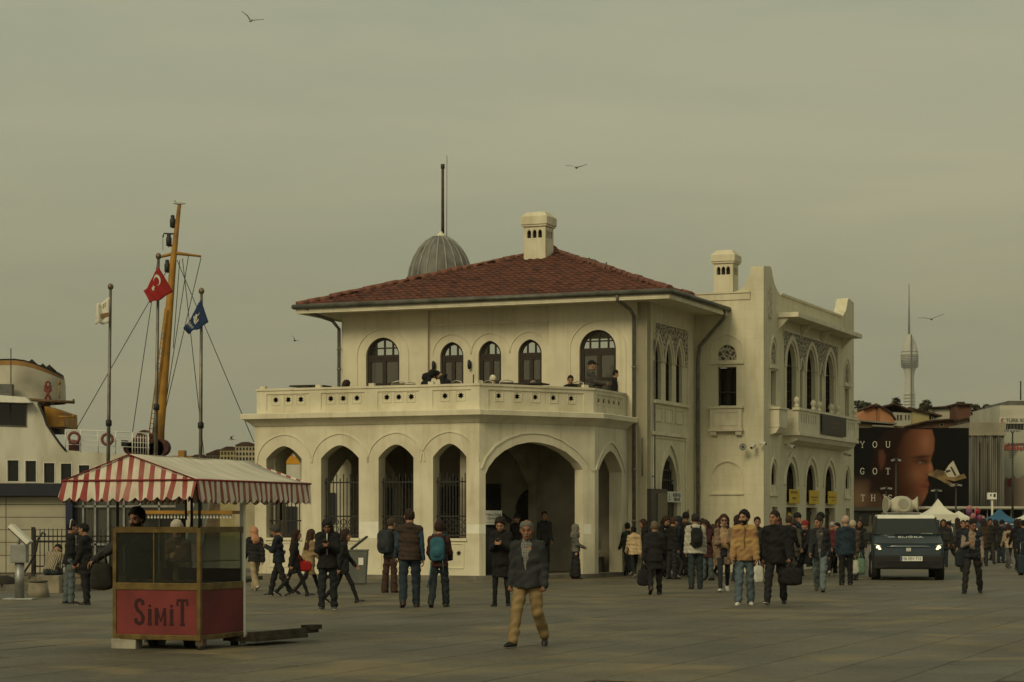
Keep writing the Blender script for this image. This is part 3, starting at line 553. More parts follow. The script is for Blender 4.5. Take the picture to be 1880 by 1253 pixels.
P(lambda b: b.fplate(TS, [(2.3, 6.55), (9.35, 6.55), (9.35, 7.62), (2.3, 7.62)], [arch(x, .84, 6.56, .98) for x in TU], .001, .02), 'carved_panel', LATTICE)
def tst(b):
    for x in TU: b.fstrip(TS, arch(x, .8, 6.5, .98), .16, .0, .05); b.fstrip(TS, [(x - .78, 5.17), (x - .78, 6.5)], .1, 0, .04); b.fstrip(TS, [(x + .78, 5.17), (x + .78, 6.5)], .1, 0, .04)
    for x in TNI: b.fstrip(TS, arch(x, .26, 6.5, .4, 6), .06, 0, .05)
    b.fstrip(TS, [(2.22, 6.3), (2.22, 7.66), (9.42, 7.66), (9.42, 6.3)], .06, 0, .03)
    for x in (1.15, 10.85): b.fstrip(TS, [(x - .42, 6.42)] + arch(x, .42, 6.75, .62, 6) + [(x + .42, 6.42)], .06, 0, .035); b.fbox(TS, x - .5, x + .5, 6.34, 6.41, 0, .07)
    for x in TU: b.fstrip(TS, arch(x, .85, 2.75, .98), .14, 0, .05)
    for x in (1.15, 10.9): b.fstrip(TS, arch(x, .4, 3.05, .52, 6), .06, 0, .04); b.fbox(TS, x - .45, x + .45, 2.36, 2.44, 0, .06); b.fstrip(TS, [(x - .42, 2.44), (x - .42, 3.05)], .05, 0, .03); b.fstrip(TS, [(x + .42, 2.44), (x + .42, 3.05)], .05, 0, .03)
    b.fstrip(TF, [(.49, 6.52)] + arch(1.0, .52, 6.8, .55) + [(1.51, 6.52)], .04, 0, .025); b.fbox(TF, .46, 1.54, 6.44, 6.51, 0, .06)
    b.fstrip(TF, opening(1.0, .5, 2.46, 3.0, .45), .045, 0, .025, closed=True); b.fbox(TF, .46, 1.54, 2.4, 2.46, 0, .05)
    # balcony box under the front window
    b.fbox(TF, .5, 1.5, 4.42, 5.07, 0, .16); b.fbox(TF, .46, 1.54, 5.07, 5.13, 0, .21); b.fbox(TF, .46, 1.54, 4.36, 4.42, 0, .2); b.fstrip(TF, [(.62, 4.55), (1.38, 4.55), (1.38, 4.95), (.62, 4.95)], .035, .159, .175, closed=True)
    for x in (.6, 1.4): b.fplate(type('K', (), {'__call__': lambda s, a, c, t=0, x=x: TF(x + t, c, a)})(), [(.001, 4.35), (.17, 4.35), (.14, 4.24), (.001, 4.2)], [], -.09, .09)
tag(P(tst, 'stone_trim', TRIM), kind='stuff')
P(lambda b: b.fplate(TF, [(1.3, 6.56), (1.3, 6.7)] + arch(1.0, .3, 6.72, .32)[::-1] + [(.7, 6.56)], [], -.12, -.06), 'carved_lunette', LATTICE)
for x in (1.15, 10.85): P(lambda b: b.fplate(TS, opening(x, .3, 6.48, 6.75, .42, 6), [], -.1, -.04), 'carved_lunette', LATTICE)
P(lambda b: b.fbox(TS, .5, .86, 7.88, 8.84, .001, .03), 'carved_plaque', mat('pale_carved_plaque', (.6, .55, .42), .9, .35, 9, .6, dark=(.3, .27, .2)))
def tw(b):
    b.fstrip(TF, [(.7, 5.15), (1.3, 5.15), (1.3, 6.35), (.7, 6.35)], .06, -.2, -.12, closed=True, off=-.02); b.fbox(TF, .74, 1.26, 5.55, 5.6, -.2, -.12)
w = P(tw, 'window', BROWN); P(lambda b: b.fbox(TF, .72, 1.28, 5.17, 6.33, -.24, -.22), 'pane', PANE_BLACK, w); P(lambda b: b.fbox(TF, .85, 1.24, 5.2, 5.52, -.27, -.25), 'blind', mat('amber_blind', (.24, .16, .07), .9, .2, 4), w); P(lambda b: b.fbox(TF, .8, 1.24, 5.62, 5.85, -.27, -.25), 'blind', mat('amber_blind', (.24, .16, .07)), w)
dark_lights(TS, TU, .6, 5.17, 6.55, .75, 5, -.2); dark_lights(TS, TNI, .17, 5.17, 6.5, .25, 1, -.15)
for x in (1.15, 10.85): P(lambda b: b.fbox(TS, x - .3, x + .3, 5.2, 6.28, -.26, -.15), 'window', BROWN)
dark_lights(TS, TU, .6, 2.2, 2.75, .72, 6, -.14); dark_lights(TS, (1.15, 10.9), .26, 2.72, 3.05, .36, 2, -.12)
for k, x in enumerate(TU): P(lambda b: (b.fbox(TS, x - .65, x + .75, .05, 2.03, -.26, -.22), b.fbox(TS, x - .05, x + .15, .05, 2.03, -.219, -.19), b.fbox(TS, x - .65, x + .75, 1.8, 1.9, -.219, -.18)), 'door', mat('dark_red_wood', (.05, .022, .018), .5, .2, 6) if k == 2 else BROWN)
for x in (1.3, 11.0): P(lambda b: b.fbox(TS, x - .3, x + .3, .9, 2.03, -.26, -.16), 'window', BROWN)
# tower balcony with slotted parapet and ball finials
def balc(b):
    Fb = Fr((2.167 + .5, 4.73), (0, 1)); sl_ = []
    for x in [2.6, 2.9, 3.2, 3.5, 3.8, 4.1, 4.4, 8.6, 8.9, 9.2, 9.5, 9.8]: sl_.append([(x, 4.72), (x + .1, 4.72), (x + .1, 5.0), (x, 5.0)])
    b.fplate(Fb, [(2.25, 4.4), (10.25, 4.4), (10.25, 5.1), (2.25, 5.1)], sl_, -.14, 0); b.fbox(Fb, 2.18, 10.32, 5.1, 5.18, -.18, .05)
    b.fbox(Fb, 2.2, 10.3, 4.3, 4.4, -.499, .06)
    b.fplate(type('K', (), {'__call__': lambda s, a, c, t=0: TS(t, c, a)})(), [(.001, 4.295), (.5, 4.295), (.42, 4.15), (.2, 4.05), (.001, 4.02)], [], 2.35, 10.15)
    for x in (2.25, 10.11): b.fbox(TS, x, x + .14, 4.4, 5.1, .001, .36)
    for x in (.7, 9.9 + .52):
        b.fbox(TS, x, x + .95, 4.5, 5.06, .001, .3); b.fbox(TS, x - .05, x + 1.0, 5.06, 5.12, .001, .35)
        b.fplate(type('K', (), {'__call__': lambda s, a, c, t=0: TS(t, c, a)})(), [(.001, 4.49), (.3, 4.49), (.2, 4.33), (.001, 4.26)], [], x, x + .95)
bal = P(balc, 'balcony', TRIM)
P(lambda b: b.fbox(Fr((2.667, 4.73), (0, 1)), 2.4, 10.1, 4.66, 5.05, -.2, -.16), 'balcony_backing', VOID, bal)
for x in (2.3, 4.4, 5.2, 6.8, 7.7, 10.2):
    P(lambda b: (b.lathe([(.075, 5.18), (.075, 5.27), (.035, 5.3), (.08, 5.35), (.1, 5.41), (.075, 5.48), (.015, 5.53)], TS(x, 0, .43), 10)), 'ball_finial', TRIM, bal)
# ---- arcade and terrace
FA = Fr((0, -5.99), (1, 0)); K0, K1 = (-2.729, -5.99), (-.576, -2.833); FCH = Fr(K0, (K1[0] - K0[0], K1[1] - K0[1])); LCH = math.hypot(K1[0] - K0[0], K1[1] - K0[1]); FRT = Fr(K1, (0, 1)); FLE = Fr((-9.62, 0), (0, -1))
AR = [(-8.69, .56), (-6.935, .585), (-5.215, .53), (-3.605, .495)]; ZB = .115; ZC = 4.3
def arc(b):
    ho = [opening(c, h, 1.12, 3.33, .36) for c, h in AR]
    b.fplate(FA, [(-9.62, ZB), (-2.729, ZB), (-2.729, ZC), (-9.62, ZC)], ho, -.42, 0)
    b.fplate(FLE, [(.02, ZB), (5.56, ZB), (5.56, ZC), (.02, ZC)], [opening(1.6, .8, 1.0, 3.3, .36), opening(4.1, .8, 1.0, 3.3, .36)], -.42, 0)
    b.fplate(FRT, [(0, ZB - .1), (2.83, ZB - .1), (2.83, ZC), (0, ZC)], [opening(1.3, 1.0, ZB - .09, 3.0, .58, 10)], -.4, 0)
P(arc, 'arcade_wall', CREAM2)
def chw(b):
    A = [(.2, 2.85), (.3, 3.05), (.5, 3.28), (.8, 3.5), (1.2, 3.67), (1.6, 3.745), (1.78, 3.755), (2.0, 3.74), (2.4, 3.67), (2.85, 3.5), (3.25, 3.22), (3.42, 3.02)]
    b.fplate(FCH, [(0, ZB), (.2, ZB)] + A + [(3.42, ZB), (LCH, ZB), (LCH, ZC), (0, ZC)], [], -.4, 0)
P(chw, 'arcade_wall', CREAM2)
def amould(b):
    for c, h in AR: b.fstrip(FA, arch(c, .865, 3.22, .8, 12), .04, 0, .025)
    b.fstrip(FCH, [(.06, 3.0), (.2, 3.3), (.5, 3.62), (.9, 3.84), (1.35, 3.98), (1.78, 4.01), (2.2, 3.98), (2.7, 3.83), (3.2, 3.55), (3.6, 3.2), (3.75, 2.98)], .045, 0, .03)
    b.fstrip(FRT, arch(1.3, 1.26, 3.0, .84, 12), .06, 0, .035)
P(amould, 'arch_moulding', TRIM)
OUT = [(-9.62, .1), (-9.62, -5.99), K0, K1, (-.576, 0)]
def offs(pts, d):
    """outline pushed outwards by d"""
    n = len(pts); res = []
    for i in range(n):
        def nrm(a, c): L = math.hypot(c[0] - a[0], c[1] - a[1]); return ((c[1] - a[1]) / L, -(c[0] - a[0]) / L)
        ns = ([nrm(pts[i - 1], pts[i])] if i else []) + ([nrm(pts[i], pts[i + 1])] if i < n - 1 else [])
        if len(ns) == 1: ns *= 2
        k = 1 + ns[0][0] * ns[1][0] + ns[0][1] * ns[1][1]
        res.append((pts[i][0] + d * (ns[0][0] + ns[1][0]) / k, pts[i][1] + d * (ns[0][1] + ns[1][1]) / k))
    return res
def loft(b, rings, m=0):
    n = len(rings[0][0]); vs = [(x, y, z) for pts, z in rings for x, y in pts]
    b.add(vs, [(r * n + i, r * n + i + 1, (r + 1) * n + i + 1, (r + 1) * n + i) for r in range(len(rings) - 1) for i in range(n - 1)], m)
P(lambda b: loft(b, [(OUT, ZC - .06), (offs(OUT, .03), ZC - .05), (offs(OUT, .1), 4.33), (offs(OUT, .24), 4.44), (offs(OUT, .3), 4.45), (offs(OUT, .3), 4.58), (offs(OUT, .27), 4.6), (offs(OUT, -.2), 4.61)]), 'cornice', CREAM2, recalc=True)
P(lambda b: b.fplate(H, offs(OUT, -.05), [], ZC, ZT), 'terrace_floor', mat('terrace_floor', (.3, .28, .22), .9, .15, 2))
P(lambda b: b.fplate(H, offs(OUT, -.44), [], ZC - .12, ZC - .005), 'arcade_ceiling', SHADED)
P(lambda b: (b.fplate(H, offs([(-9.62, .1), (-9.62, -5.99), K0], .22) + [(K0[0] + .5, K0[1] + .35), K1, (-.576, 0)], [], .0, ZB - .002)), 'plinth', mat('plinth_stone', (.2, .18, .14), .9, .25, 2, .2))
Fq = {'l': Fr((0, -5.99 + .04), (1, 0)), 'c': Fr(offs(OUT, -.04)[2], (K1[0] - K0[0], K1[1] - K0[1])), 'r': Fr(offs(OUT, -.04)[3], (0, 1))}
def rail(F, s0, s1, panels):
    """parapet with recessed panels and pierced eight-pointed stars"""
    ho = []; fr = []
    for a, c, st in panels:
        fr.append((a, c)); ho += [star(x, 4.99, .105) for x in st]
    b = MB(); b.fplate(F, [(s0, ZT), (s1, ZT), (s1, 5.25), (s0, 5.25)], ho, -.06, -.03)
    segs = [s0] + [q for a, c in fr for q in (a, c)] + [s1]
    for k in range(0, len(segs), 2): b.fbox(F, segs[k], segs[k + 1], ZT, 5.25, -.15, 0)
    for a, c, st in panels:
        b.fbox(F, a, c, 5.15, 5.25, -.15, 0); b.fbox(F, a, c, ZT, 4.72, -.15, -.012)
        for x in st: b.fstrip(F, [(x - .13, 4.85), (x - .13, 5.12), (x + .13, 5.12), (x + .13, 4.85)], .02, -.03, -.015, closed=True)
    b.fbox(F, s0 - .02, s1 + .02, 5.25, 5.31, -.18, .03)
    o = b.build('parapet', CREAM2, T)
    P(lambda q: q.fbox(F, s0 + .05, s1 - .05, 4.74, 5.15, -.2, -.16), 'parapet_shade_plate', VOID, o)  # dark plate added behind the stars, so their holes look shaded
    return o
pxu = lambda px: ((56.462 * (px - 940) / FPX - 1.643) / (.9246 + .381 * (px - 940) / FPX))
P(lambda b: b.fplate(H, [(-9.2, -.5), (-9.2, -5.6), (-2.9, -5.6), (-1.1, -2.9), (-1.1, -.5)], [], ZT + .001, ZT + .2), 'terrace_deck', mat('deck_boards', (.16, .11, .07), .8, .2, 2, stretch=(1, 12, 1)))
rail(Fq['l'], -9.58, -2.74, [(pxu(488), pxu(566), [pxu(q) for q in (504, 527, 550)]), (pxu(588), pxu(668), [pxu(q) for q in (605, 628, 653)]), (pxu(692), pxu(768), [pxu(q) for q in (708, 730, 753)]), (pxu(793), pxu(864), [pxu(q) for q in (815, 844)])])
rail(Fq['c'], .0, LCH - .03, [(.3, 3.45, [.65, 1.25, 1.85, 2.45, 3.05])])
rail(Fq['r'], 0, 2.72, [(.25, 2.45, [.5, .92, 1.35, 1.78, 2.2])])
for F, xs in ((Fq['l'], (-9.4, -7.65, -6.0, -4.2)), (Fq['c'], (.05, 3.55))):
    for x in xs: P(lambda b: b.fbox(F, x - .08, x + .08, 5.312, 5.39, -.14, -.02), 'parapet_stub', CREAM2)
def star_par(b):
    for c, h in AR:
        b.fstrip(FA, [(c - h + .08, .32), (c + h - .08, .32), (c + h - .08, .98), (c - h + .08, .98)], .04, 0, .02, closed=True); b.fbox(FA, c - h - .02, c + h + .02, 1.05, 1.12, 0, .05)
tag(P(star_par, 'stone_trim', TRIM), kind='stuff')
P(lambda b: [b.fplate(FA, star(c + dx, .72, .08), [], .001, .006) for c, h in AR for dx in (-.27, 0, .27)], 'star_shade_plate', VOID)  # dark star plates on the wall, shade of holes put in their colour
for c, h in AR[1:]:
    def gr(b):
        n = 11
        for k in range(n):
            x = c - h + 2 * h * (k + .5) / n; b.fbox(FA, x - .011, x + .011, 1.14, 2.68 + (.22 if k % 2 else .1), -.24, -.218)
        for z in (1.2, 1.72, 2.66): b.fbox(FA, c - h, c + h, z - .02, z + .02, -.25, -.21)
        for k in range(5):
            for z in (1.36, 1.56): b.fstrip(FA, [(c - h + 2 * h * (k + .5) / 5 + .08 * math.cos(q * PI / 5), z + .08 * math.sin(q * PI / 5)) for q in range(10)], .018, -.235, -.215, closed=True)
    tag(P(gr, 'window_grille', DARKIRON), kind='stuff')
def gr1(b):
    c, h = AR[0]
    for k in range(9): x = c - h + 2 * h * (k + .5) / 9; b.fbox(FA, x - .011, x + .011, 1.14, 2.3, -.24, -.218)
    for z in (1.2, 1.6, 2.28): b.fbox(FA, c - h, c + h, z - .02, z + .02, -.25, -.21)
tag(P(gr1, 'window_grille', DARKIRON), kind='stuff')
# whitewashed repair patches on the piers
for F, a, c, z0, z1 in ((FA, -6.34, -5.75, 1.12, 1.57), (FA, -3.105, -2.732, 1.25, 1.5), (FCH, .003, .2, 1.25, 1.5), (FCH, 3.45, 3.7, 1.22, 1.5)): P(lambda b: b.fbox(F, a, c, z0, z1, .0, .004), 'whitewash_patch', WHITEWASH)
# inside the arcade: cross arches, hidden rear door, dark doors
def ins(b):
    Fx = Fr((-7.7, -5.5), (0, 1)); b.fplate(Fx, [(0, .1), (.4, .1)] + arch(2.8, 2.4, 2.6, 1.2, 10) + [(5.2, .1), (5.6, .1), (5.6, 4.17), (0, 4.17)], [], -.3, 0)
    Fy = Fr((-3.35, -5.3), (0, 1)); b.fplate(Fy, [(.0, .1), (.4, .1)] + arch(2.7, 2.3, 2.6, 1.2, 10) + [(5.0, .1), (5.39, .1), (5.39, 4.17), (0, 4.17)], [], -.25, 0)
P(ins, 'cross_arch', SHADED)
P(lambda b: (b.fplate(FF, opening(-3.78, .36, .12, 1.9, .6), [], -.2, -.12)), 'door', BROWN)
P(lambda b: (b.fbox(FF, -6.9, -6.0, .12, 2.6, .01, .06), b.fbox(FF, -5.6, -4.6, .12, 2.7, .01, .06), b.fbox(FF, -8.8, -7.9, .12, 2.6, .01, .06)), 'door', BLACKPAINT)
P(lambda b: (b.box(-5.0, -4.85, -3.2, -.4, 2.3, 2.6), b.obox((-5.9, -2.4, 2.2), (2.2, .12, .12), Matrix.Rotation(R(35), 3, 'Y')), b.obox((-4.2, -2.4, 2.2), (2.2, .12, .12), Matrix.Rotation(R(35), 3, 'Y'))), 'stair_rail', DARKIRON)
# fixed things on the walls
def sconce(F, s, z, lab):
    o = empty('wall_lamp', T.matrix_world @ F(s, z, 0) if False else L2W(*F(s, z, 0)[:2], z)); o.rotation_euler[2] = ROT
    MBx = MB(); MBx.box(-.03, .03, -.05, -.002, -.1, .1).build('mount', BLACKPAINT, o)
    b = MB(); b.lathe([(.04, -.14), (.055, -.02), (.05, .1), (.02, .14)], (0, -.1, 0), 8); b.build('shade', BLACKPAINT, o)
    tag(o, lab, 'wall lamp', 'lamps between the terrace doors')
sconce(FM, -6.83, 6.3, 'small black wall lamp left of the row of three arched terrace doors'); sconce(FM, -5.65, 6.3, 'small black wall lamp between the first two of the three arched doors')
def wsign(name, F, s0, s1, z0, z1, t, m, label, lines=(), sx=1, cat='sign', inkm=None):
    p = F((s0 + s1) / 2, z0, t); o = empty(name, L2W(p.x, p.y, p.z)); o.rotation_euler[2] = ROT + math.atan2(F.d.y, F.d.x)
    w, h = s1 - s0, z1 - z0; FL = Fr((0, 0), (1, 0))
    MB().fbox(FL, -w / 2, w / 2, 0, h, .002, .03).build('board', m, o, bevel=.004)
    for tx, xx, zz, sz in lines: text('lettering', tx, FL, xx, zz, .033, sz, inkm or INK, o, sx=sx)
    tag(o, label, cat); return o
wsign('paper_notice', FF, -8.38, -8.2, 5.0, 5.28, -.07, PAPER, 'white paper notice on the leftmost terrace door', [('P', 0, .17, .12)], cat='notice')
wsign('paper_notice', FM, -3.66, -3.48, 5.05, 5.4, -.07, PAPER, 'white paper notice on the door left of the largest right arch', [('Ø', 0, .22, .12)], cat='notice')
s_ = wsign('pier_sign', FS, 1.55, 3.03, 2.15, 2.47, .06, mat('sign_white', (.62, .63, .58), .6, .05, 3), 'white sign over the brown door of the side wall', [('BEŞİKTAŞ', .22, .215, .135), ('İSKELESİ', .22, .085, .135)], sx=1.15, inkm=mat('navy_ink', (.03, .035, .06), .7, 0))
b = MB(); FL = Fr((0, 0), (1, 0)); b.fplate(FL, [(-.5, .13), (-.44, .13), (-.47, .28)], [], .03, .034); b.fstrip(FL, [(-.56, .09), (-.47, .06), (-.38, .09)], .025, .03, .034); b.build('anchor_mark', mat('navy_ink', (0, 0, 0)), s_)
for k, (x, ln) in enumerate(zip(TU, (((-.1, .32, .8, .09), (-.05, .14, .5, .07)), ((0, .2, .9, .05), (.0, .12, .6, .03)), ((-.1, .22, .9, .06), (.1, .12, .5, .03))))):
    s_ = wsign('yellow_sign', TS, x - .62 + .02, x + .62, 2.17 - .02, 2.6, .08, YELLOW, ('first yellow board from the corner, under a grilled arch', 'middle yellow board over the middle of three doors', 'yellow board over the door farthest from the corner')[k]); s_['group'] = 'yellow boards over the doors'
    b = MB()
    for xx, zz, w_, h_ in ln:
        n = 7
        for q in range(n): b.fbox(FL, xx - w_ / 2 + w_ * q / n, xx - w_ / 2 + w_ * (q + random.uniform(.55, .85)) / n, zz, zz + h_ * random.uniform(.7, 1), .03, .034)
    b.build('faded_print', mat('faded_brown_ink', (.22, .13, .03), .8, 0), s_)
s_ = wsign('balcony_sign', TS, 5.0, 8.3, 4.45, 5.1, .56, mat('brown_signboard', (.045, .033, .03), .5, .2, 3), 'dark brown sign board hung on the balcony parapet')
b = MB(); [b.fbox(FL, -.6 + .17 * q, -.6 + .17 * q + .12, .38, .46, .03, .034) for q in range(8)]; [b.fbox(FL, -.5 + .15 * q, -.5 + .15 * q + .1, .22, .28, .03, .034) for q in range(7)]; b.build('faded_print', mat('dim_gold_ink', (.16, .12, .08), .8, 0), s_)
wsign('small_yellow_notice', TS, 3.3, 3.75, 1.1, 1.85, -.15, YELLOW, 'upright yellow notice inside the doorway nearest the corner', cat='notice')
o = empty('display_cabinet', L2W(.08, .72)); o.rotation_euler[2] = ROT
MB().box(-.06, .06, -.77, .77, .02, 2.53).build('housing', BLACKPAINT, o, bevel=.01); MB().box(.061, .075, -.22, .7, .2, 2.4).build('screen', mat('dark_screen', (.018, .024, .022), .25, .1, 2), o)
tag(o, 'tall black display cabinet at the corner beside the brown door', 'cabinet')
def camera_(name, p, dirv, lab, horn=False):
    o = empty(name, p); o.scale = (.72,) * 3; d = Vector(dirv).normalized(); m = mat('camera_white', (.62, .6, .53), .5, .08, 5)
    if horn:
        b = MB(); b.tube([-d * .1, d * .02, d * .12, d * .2], [.05, .06, .1, .16], 14); b.build('horn', GREYMETAL, o); MB().tube([d * .1, d * .205], .05, 8).build('driver', BLACKPAINT, o)
    else:
        q = d.to_track_quat('Y', 'Z'); MB().obox((0, 0, 0), (.13, .36, .13), q).build('camera_body', m, o, bevel=.02); MB().obox(d * .19, (.09, .02, .09), q).build('lens', BLACKPAINT, o)
    MB().tube([(0, 0, -.02), (0, 0, .0), -d * .12 + Vector((0, 0, -.12)), ], .02, 6).build('arm', m, o)
    tag(o, lab, 'loudspeaker' if horn else 'camera')
FW = lambda F, s, z, t: (lambda q: L2W(q.x, q.y, q.z))(F(s, z, t))
camera_('horn_loudspeaker', FW(TF, 1.62, 3.87, .3), (-.3, -1, -.1), 'round grey horn loudspeaker on the tower front wall', True)
camera_('security_camera', FW(TF, 1.92, 3.88, .3), (-.5, -.8, -.4), 'small white security camera beside the grey horn loudspeaker')
camera_('security_camera', FW(TF, 2.2, 3.98, .3), (.9, -.6, -.3), 'white security camera on the tower corner edge')
camera_('security_camera', FW(TS, 2.1, 3.95, .3), (.8, -.7, -.3), 'white security camera under the near end of the balcony')
camera_('security_camera', FW(TS, 9.6, 3.9, .3), (.8, -.7, -.3), 'white security camera under the far end of the balcony')
MB().box(-.3, .3, -.02, .3, 0, .5).build('x', STEEL); o = bpy.data.objects['x']; o.name = 'unit_box'; o.data.name = 'unit_box'
ac = empty('air_conditioner', L2W(-1.35, -.95, .0)); ac.rotation_euler[2] = ROT; o.parent = ac; o.name = 'housing'; o.location = (0, 0, .55); MB().lathe([(.2, 0), (.2, .02)], (0, 0, 0), 20).build('fan_grille', BLACKPAINT, ac); ac.children[1].rotation_euler[0] = R(90); ac.children[1].location = (0, -.025, .8); MB().box(-.28, .28, 0, .28, .1, .55).build('stand', DARKIRON, ac)
tag(ac, 'grey outdoor air conditioner unit standing inside the arcade', 'air conditioner')
# passenger exit board on a dark gate
gp = W(915, 1050, 58.9); gp.z = 0; o = empty('gate_panel', gp); MB().box(-.45, .12, 0, .05, .115, 1.42).build('leaf', BLACKPAINT, o); MB().tube([(-.45, .03, .115), (-.45, .03, 1.9)], .03, 8).build('post', DARKIRON, o)
tag(o, 'black metal gate leaf behind the corner pier of the arcade', 'gate')
o = empty('exit_sign', W(907, 951, 58.8)); Fz = Fr((0, 0), (1, 0)); MB().fbox(Fz, -.26, .22, -.19, .2, -.02, .01).build('board', PAPER, o, bevel=.005)
text('lettering', 'Yolcu Çıkış', Fz, -.02, .09, .013, .095, INK, o); text('lettering', 'Girilmez', Fz, -.02, -.02, .013, .095, INK, o); MB().fbox(Fz, -.22, .19, -.125, -.118, .01, .013).build('rule', INK, o)
tag(o, 'white board reading Yolcu Çıkış Girilmez above the black gate', 'sign')
# ================================================================= left: ferry, flags, pier shed, kiosk
# ---- ferry moored behind, seen from the side; YF its side plane
YF = 122.0
def FW_(px, py, dy=0): return W(px, py, YF) + Vector((0, dy, 0))
FRY = empty('ferry', (W(120, 900, YF).x, YF, -1.5)); tag(FRY, 'white and yellow passenger ferry moored behind the striped stall', 'ferry')
def fp(fn, name, m, par=None, **k):
    b = MB(); fn(b); o = b.build(name, m, None, **k); p_ = par or FRY; o.parent = p_
    q = FRY.location if p_ is FRY else FRY.location
    o.matrix_parent_inverse = Matrix.Translation(-q) if p_ is FRY else Matrix(); return o
class Fx:   # side plane of the ferry in photo pixel units, t towards the viewer in metres
    def __call__(s, a, c, t=0): v = W(a, c, YF); return Vector((v.x, YF - t, v.z))
PX = Fx(); HULLW = mat('ship_white', (.58, .55, .46), .55, .14, .6, .05, dark=(.38, .34, .25), detail=8, stretch=(1.6, 1, .5)); SHIPY = mat('ship_yellow', (.4, .2, .025), .55, .25, 1.2, 0, dark=(.2, .1, .02)); SHIPBR = mat('ship_red_brown', (.085, .03, .025), .7, .3, 1.5); SOOTB = mat('soot_black', (.02, .018, .016), .8, .2, 2)
win_px = [(14, 846, 34, 884), (47, 847, 66, 885), (81, 851, 100, 887), (112, 852, 131, 888), (145, 855, 164, 889), (176, 857, 194, 890)]
def hull(b):
    out_ = [(-60, 1003), (340, 1003), (372, 848), (340, 843), (240, 835), (120, 827), (110, 815), (98, 797), (85, 779), (78, 760), (70, 741), (-60, 732)]
    ho = [[(a, c), (a2, c), (a2, c2), (a, c2)] for a, c, a2, c2 in win_px] + [[(-30, 742), (48, 742), (48, 783), (-30, 780)]]
    b.fplate(PX, out_[::-1], ho, -.35, 0)
fp(hull, 'hull', HULLW)
fp(lambda b: b.fplate(PX, [(-60, 1003), (340, 1003), (360, 880), (340, 846), (120, 832), (-60, 832)][::-1], [], -7, -6.5), 'hull_far_side', HULLW)
fp(lambda b: b.fplate(PX, [(-60, 834), (120, 829), (240, 837), (340, 845), (340, 849), (-60, 840)], [], -6.4, -.4), 'deck', mat('deck_planks', (.2, .15, .1), .8, .2, 2))
for a, c, a2, c2 in win_px:
    w = fp(lambda b: b.fstrip(PX, [(a - 1, c - 1), (a2 + 1, c - 1), (a2 + 1, c2 + 1), (a - 1, c2 + 1)], 1.6, .001, .03, closed=True), 'cabin_window', WHITEMETAL); fp(lambda b: b.fplate(PX, [(a, c), (a2, c), (a2, c2), (a, c2)], [], -.3, -.2), 'pane', PANE_BLACK, w)
w = fp(lambda b: b.fstrip(PX, [(-31, 741), (49, 741), (49, 784), (-31, 781)], 1.6, .001, .04, closed=True), 'bridge_window', DARKIRON); fp(lambda b: (b.fplate(PX, [(-30, 742), (48, 742), (48, 783), (-30, 780)], [], -.3, -.25)), 'pane', PANE_BLACK, w); fp(lambda b: b.fplate(PX, [(16, 742), (18, 742), (18, 782), (16, 782)], [], -.24, -.2), 'glazing_bar', DARKIRON, w)
fp(lambda b: b.fplate(PX, [(-60, 722), (-10, 726), (52, 731), (62, 741), (40, 741), (-60, 738)], [], -6.5, .8), 'bridge_roof', WHITEMETAL)
fp(lambda b: b.fplate(PX, [(74, 745), (80, 745), (109, 755), (110, 782), (80, 783)], [], -5, -1), 'lifeboat_housing', SHIPY)
fp(lambda b: b.fplate(PX, [(-60, 742), (65, 742), (80, 790), (-60, 790)], [], -6.4, -2.5), 'cabin_core', mat('cabin_dim', (.05, .045, .035), .9, .1, 2))
# funnel: oval plan, rising to the left, sooty top
def funnel(b):
    n = 28; zz = [(736, 736), (700, 704), (668, 694), (659, 690), (656, 688)]; rows = []
    for k in range(5):
        row = []
        for q in range(n):
            a = 2 * PI * q / n; px = 18 + 81 * math.cos(a) * (1.0, .99, .965, .95, .94)[k]; y = zz[k][0] + (zz[k][1] - zz[k][0]) * max(0, (px - 20) / 82) ** 1.6
            v = W(px, y, YF); row.append((v.x, YF + 3.2 + 2.0 * math.sin(a), v.z))
        rows.append(row)
    b.add([p for r in rows for p in r], [(k * n + q, k * n + (q + 1) % n, (k + 1) * n + (q + 1) % n, (k + 1) * n + q) for k in range(4) for q in range(n)], 0, True)
    for i in range(len(b.m)): b.m[i] = (0, 0, 1, 2)[i // n]
    b.add(rows[4], [tuple(range(n))], 2)
fp(funnel, 'funnel', [mat('funnel_cream', (.6, .56, .45), .6, .3, .3, 0, dark=(.26, .24, .19), detail=6), mat('funnel_orange_band', (.3, .16, .05), .6, .3, .6), SOOTB])
fp(lambda b: [b.tube([W(x, y, YF + 3.4), W(x + 5, y - 7, YF + 3.4), W(x + 14, y + 3, YF + 3.4)], .25, 8) for x, y in ((52, 674), (72, 682), (84, 684), (88, 692))], 'funnel_grating', SOOTB)
EMB = mat('emblem_red', (.2, .05, .045), .8, .2, 3)
def emblem(b):
    f = lambda x, y: W(x, y, YF + 1.2)
    for sgn in (1, -1): b.tube([f(88 + sgn * 8, 742), f(88 + sgn * 1, 724), f(88 - sgn * 6, 708)], .07, 6); b.tube([f(88 + sgn * q * 1.0, 742 - 10 * math.sin(q / 9 * PI)) for q in (1, 3, 5, 7, 9)], .06, 6)
    b.tube([f(88 + 4 * math.cos(q * PI / 5), 706 + 5 * math.sin(q * PI / 5)) for q in range(11)], .06, 6); b.tube([f(88 + 6 * math.cos(q * PI / 5), 716 + 4 * math.sin(q * PI / 5)) for q in range(11)], .06, 6)
fp(emblem, 'anchor_emblem', EMB)
fp(lambda b: (b.tube([W(42, 733, YF), W(90, 737, YF), W(137, 739, YF)], .1, 6), b.tube([W(135, 741, YF), W(135, 733, YF)], .06, 6)), 'signal_boom', mat('varnished_brown', (.12, .07, .03), .6, .2, 3))
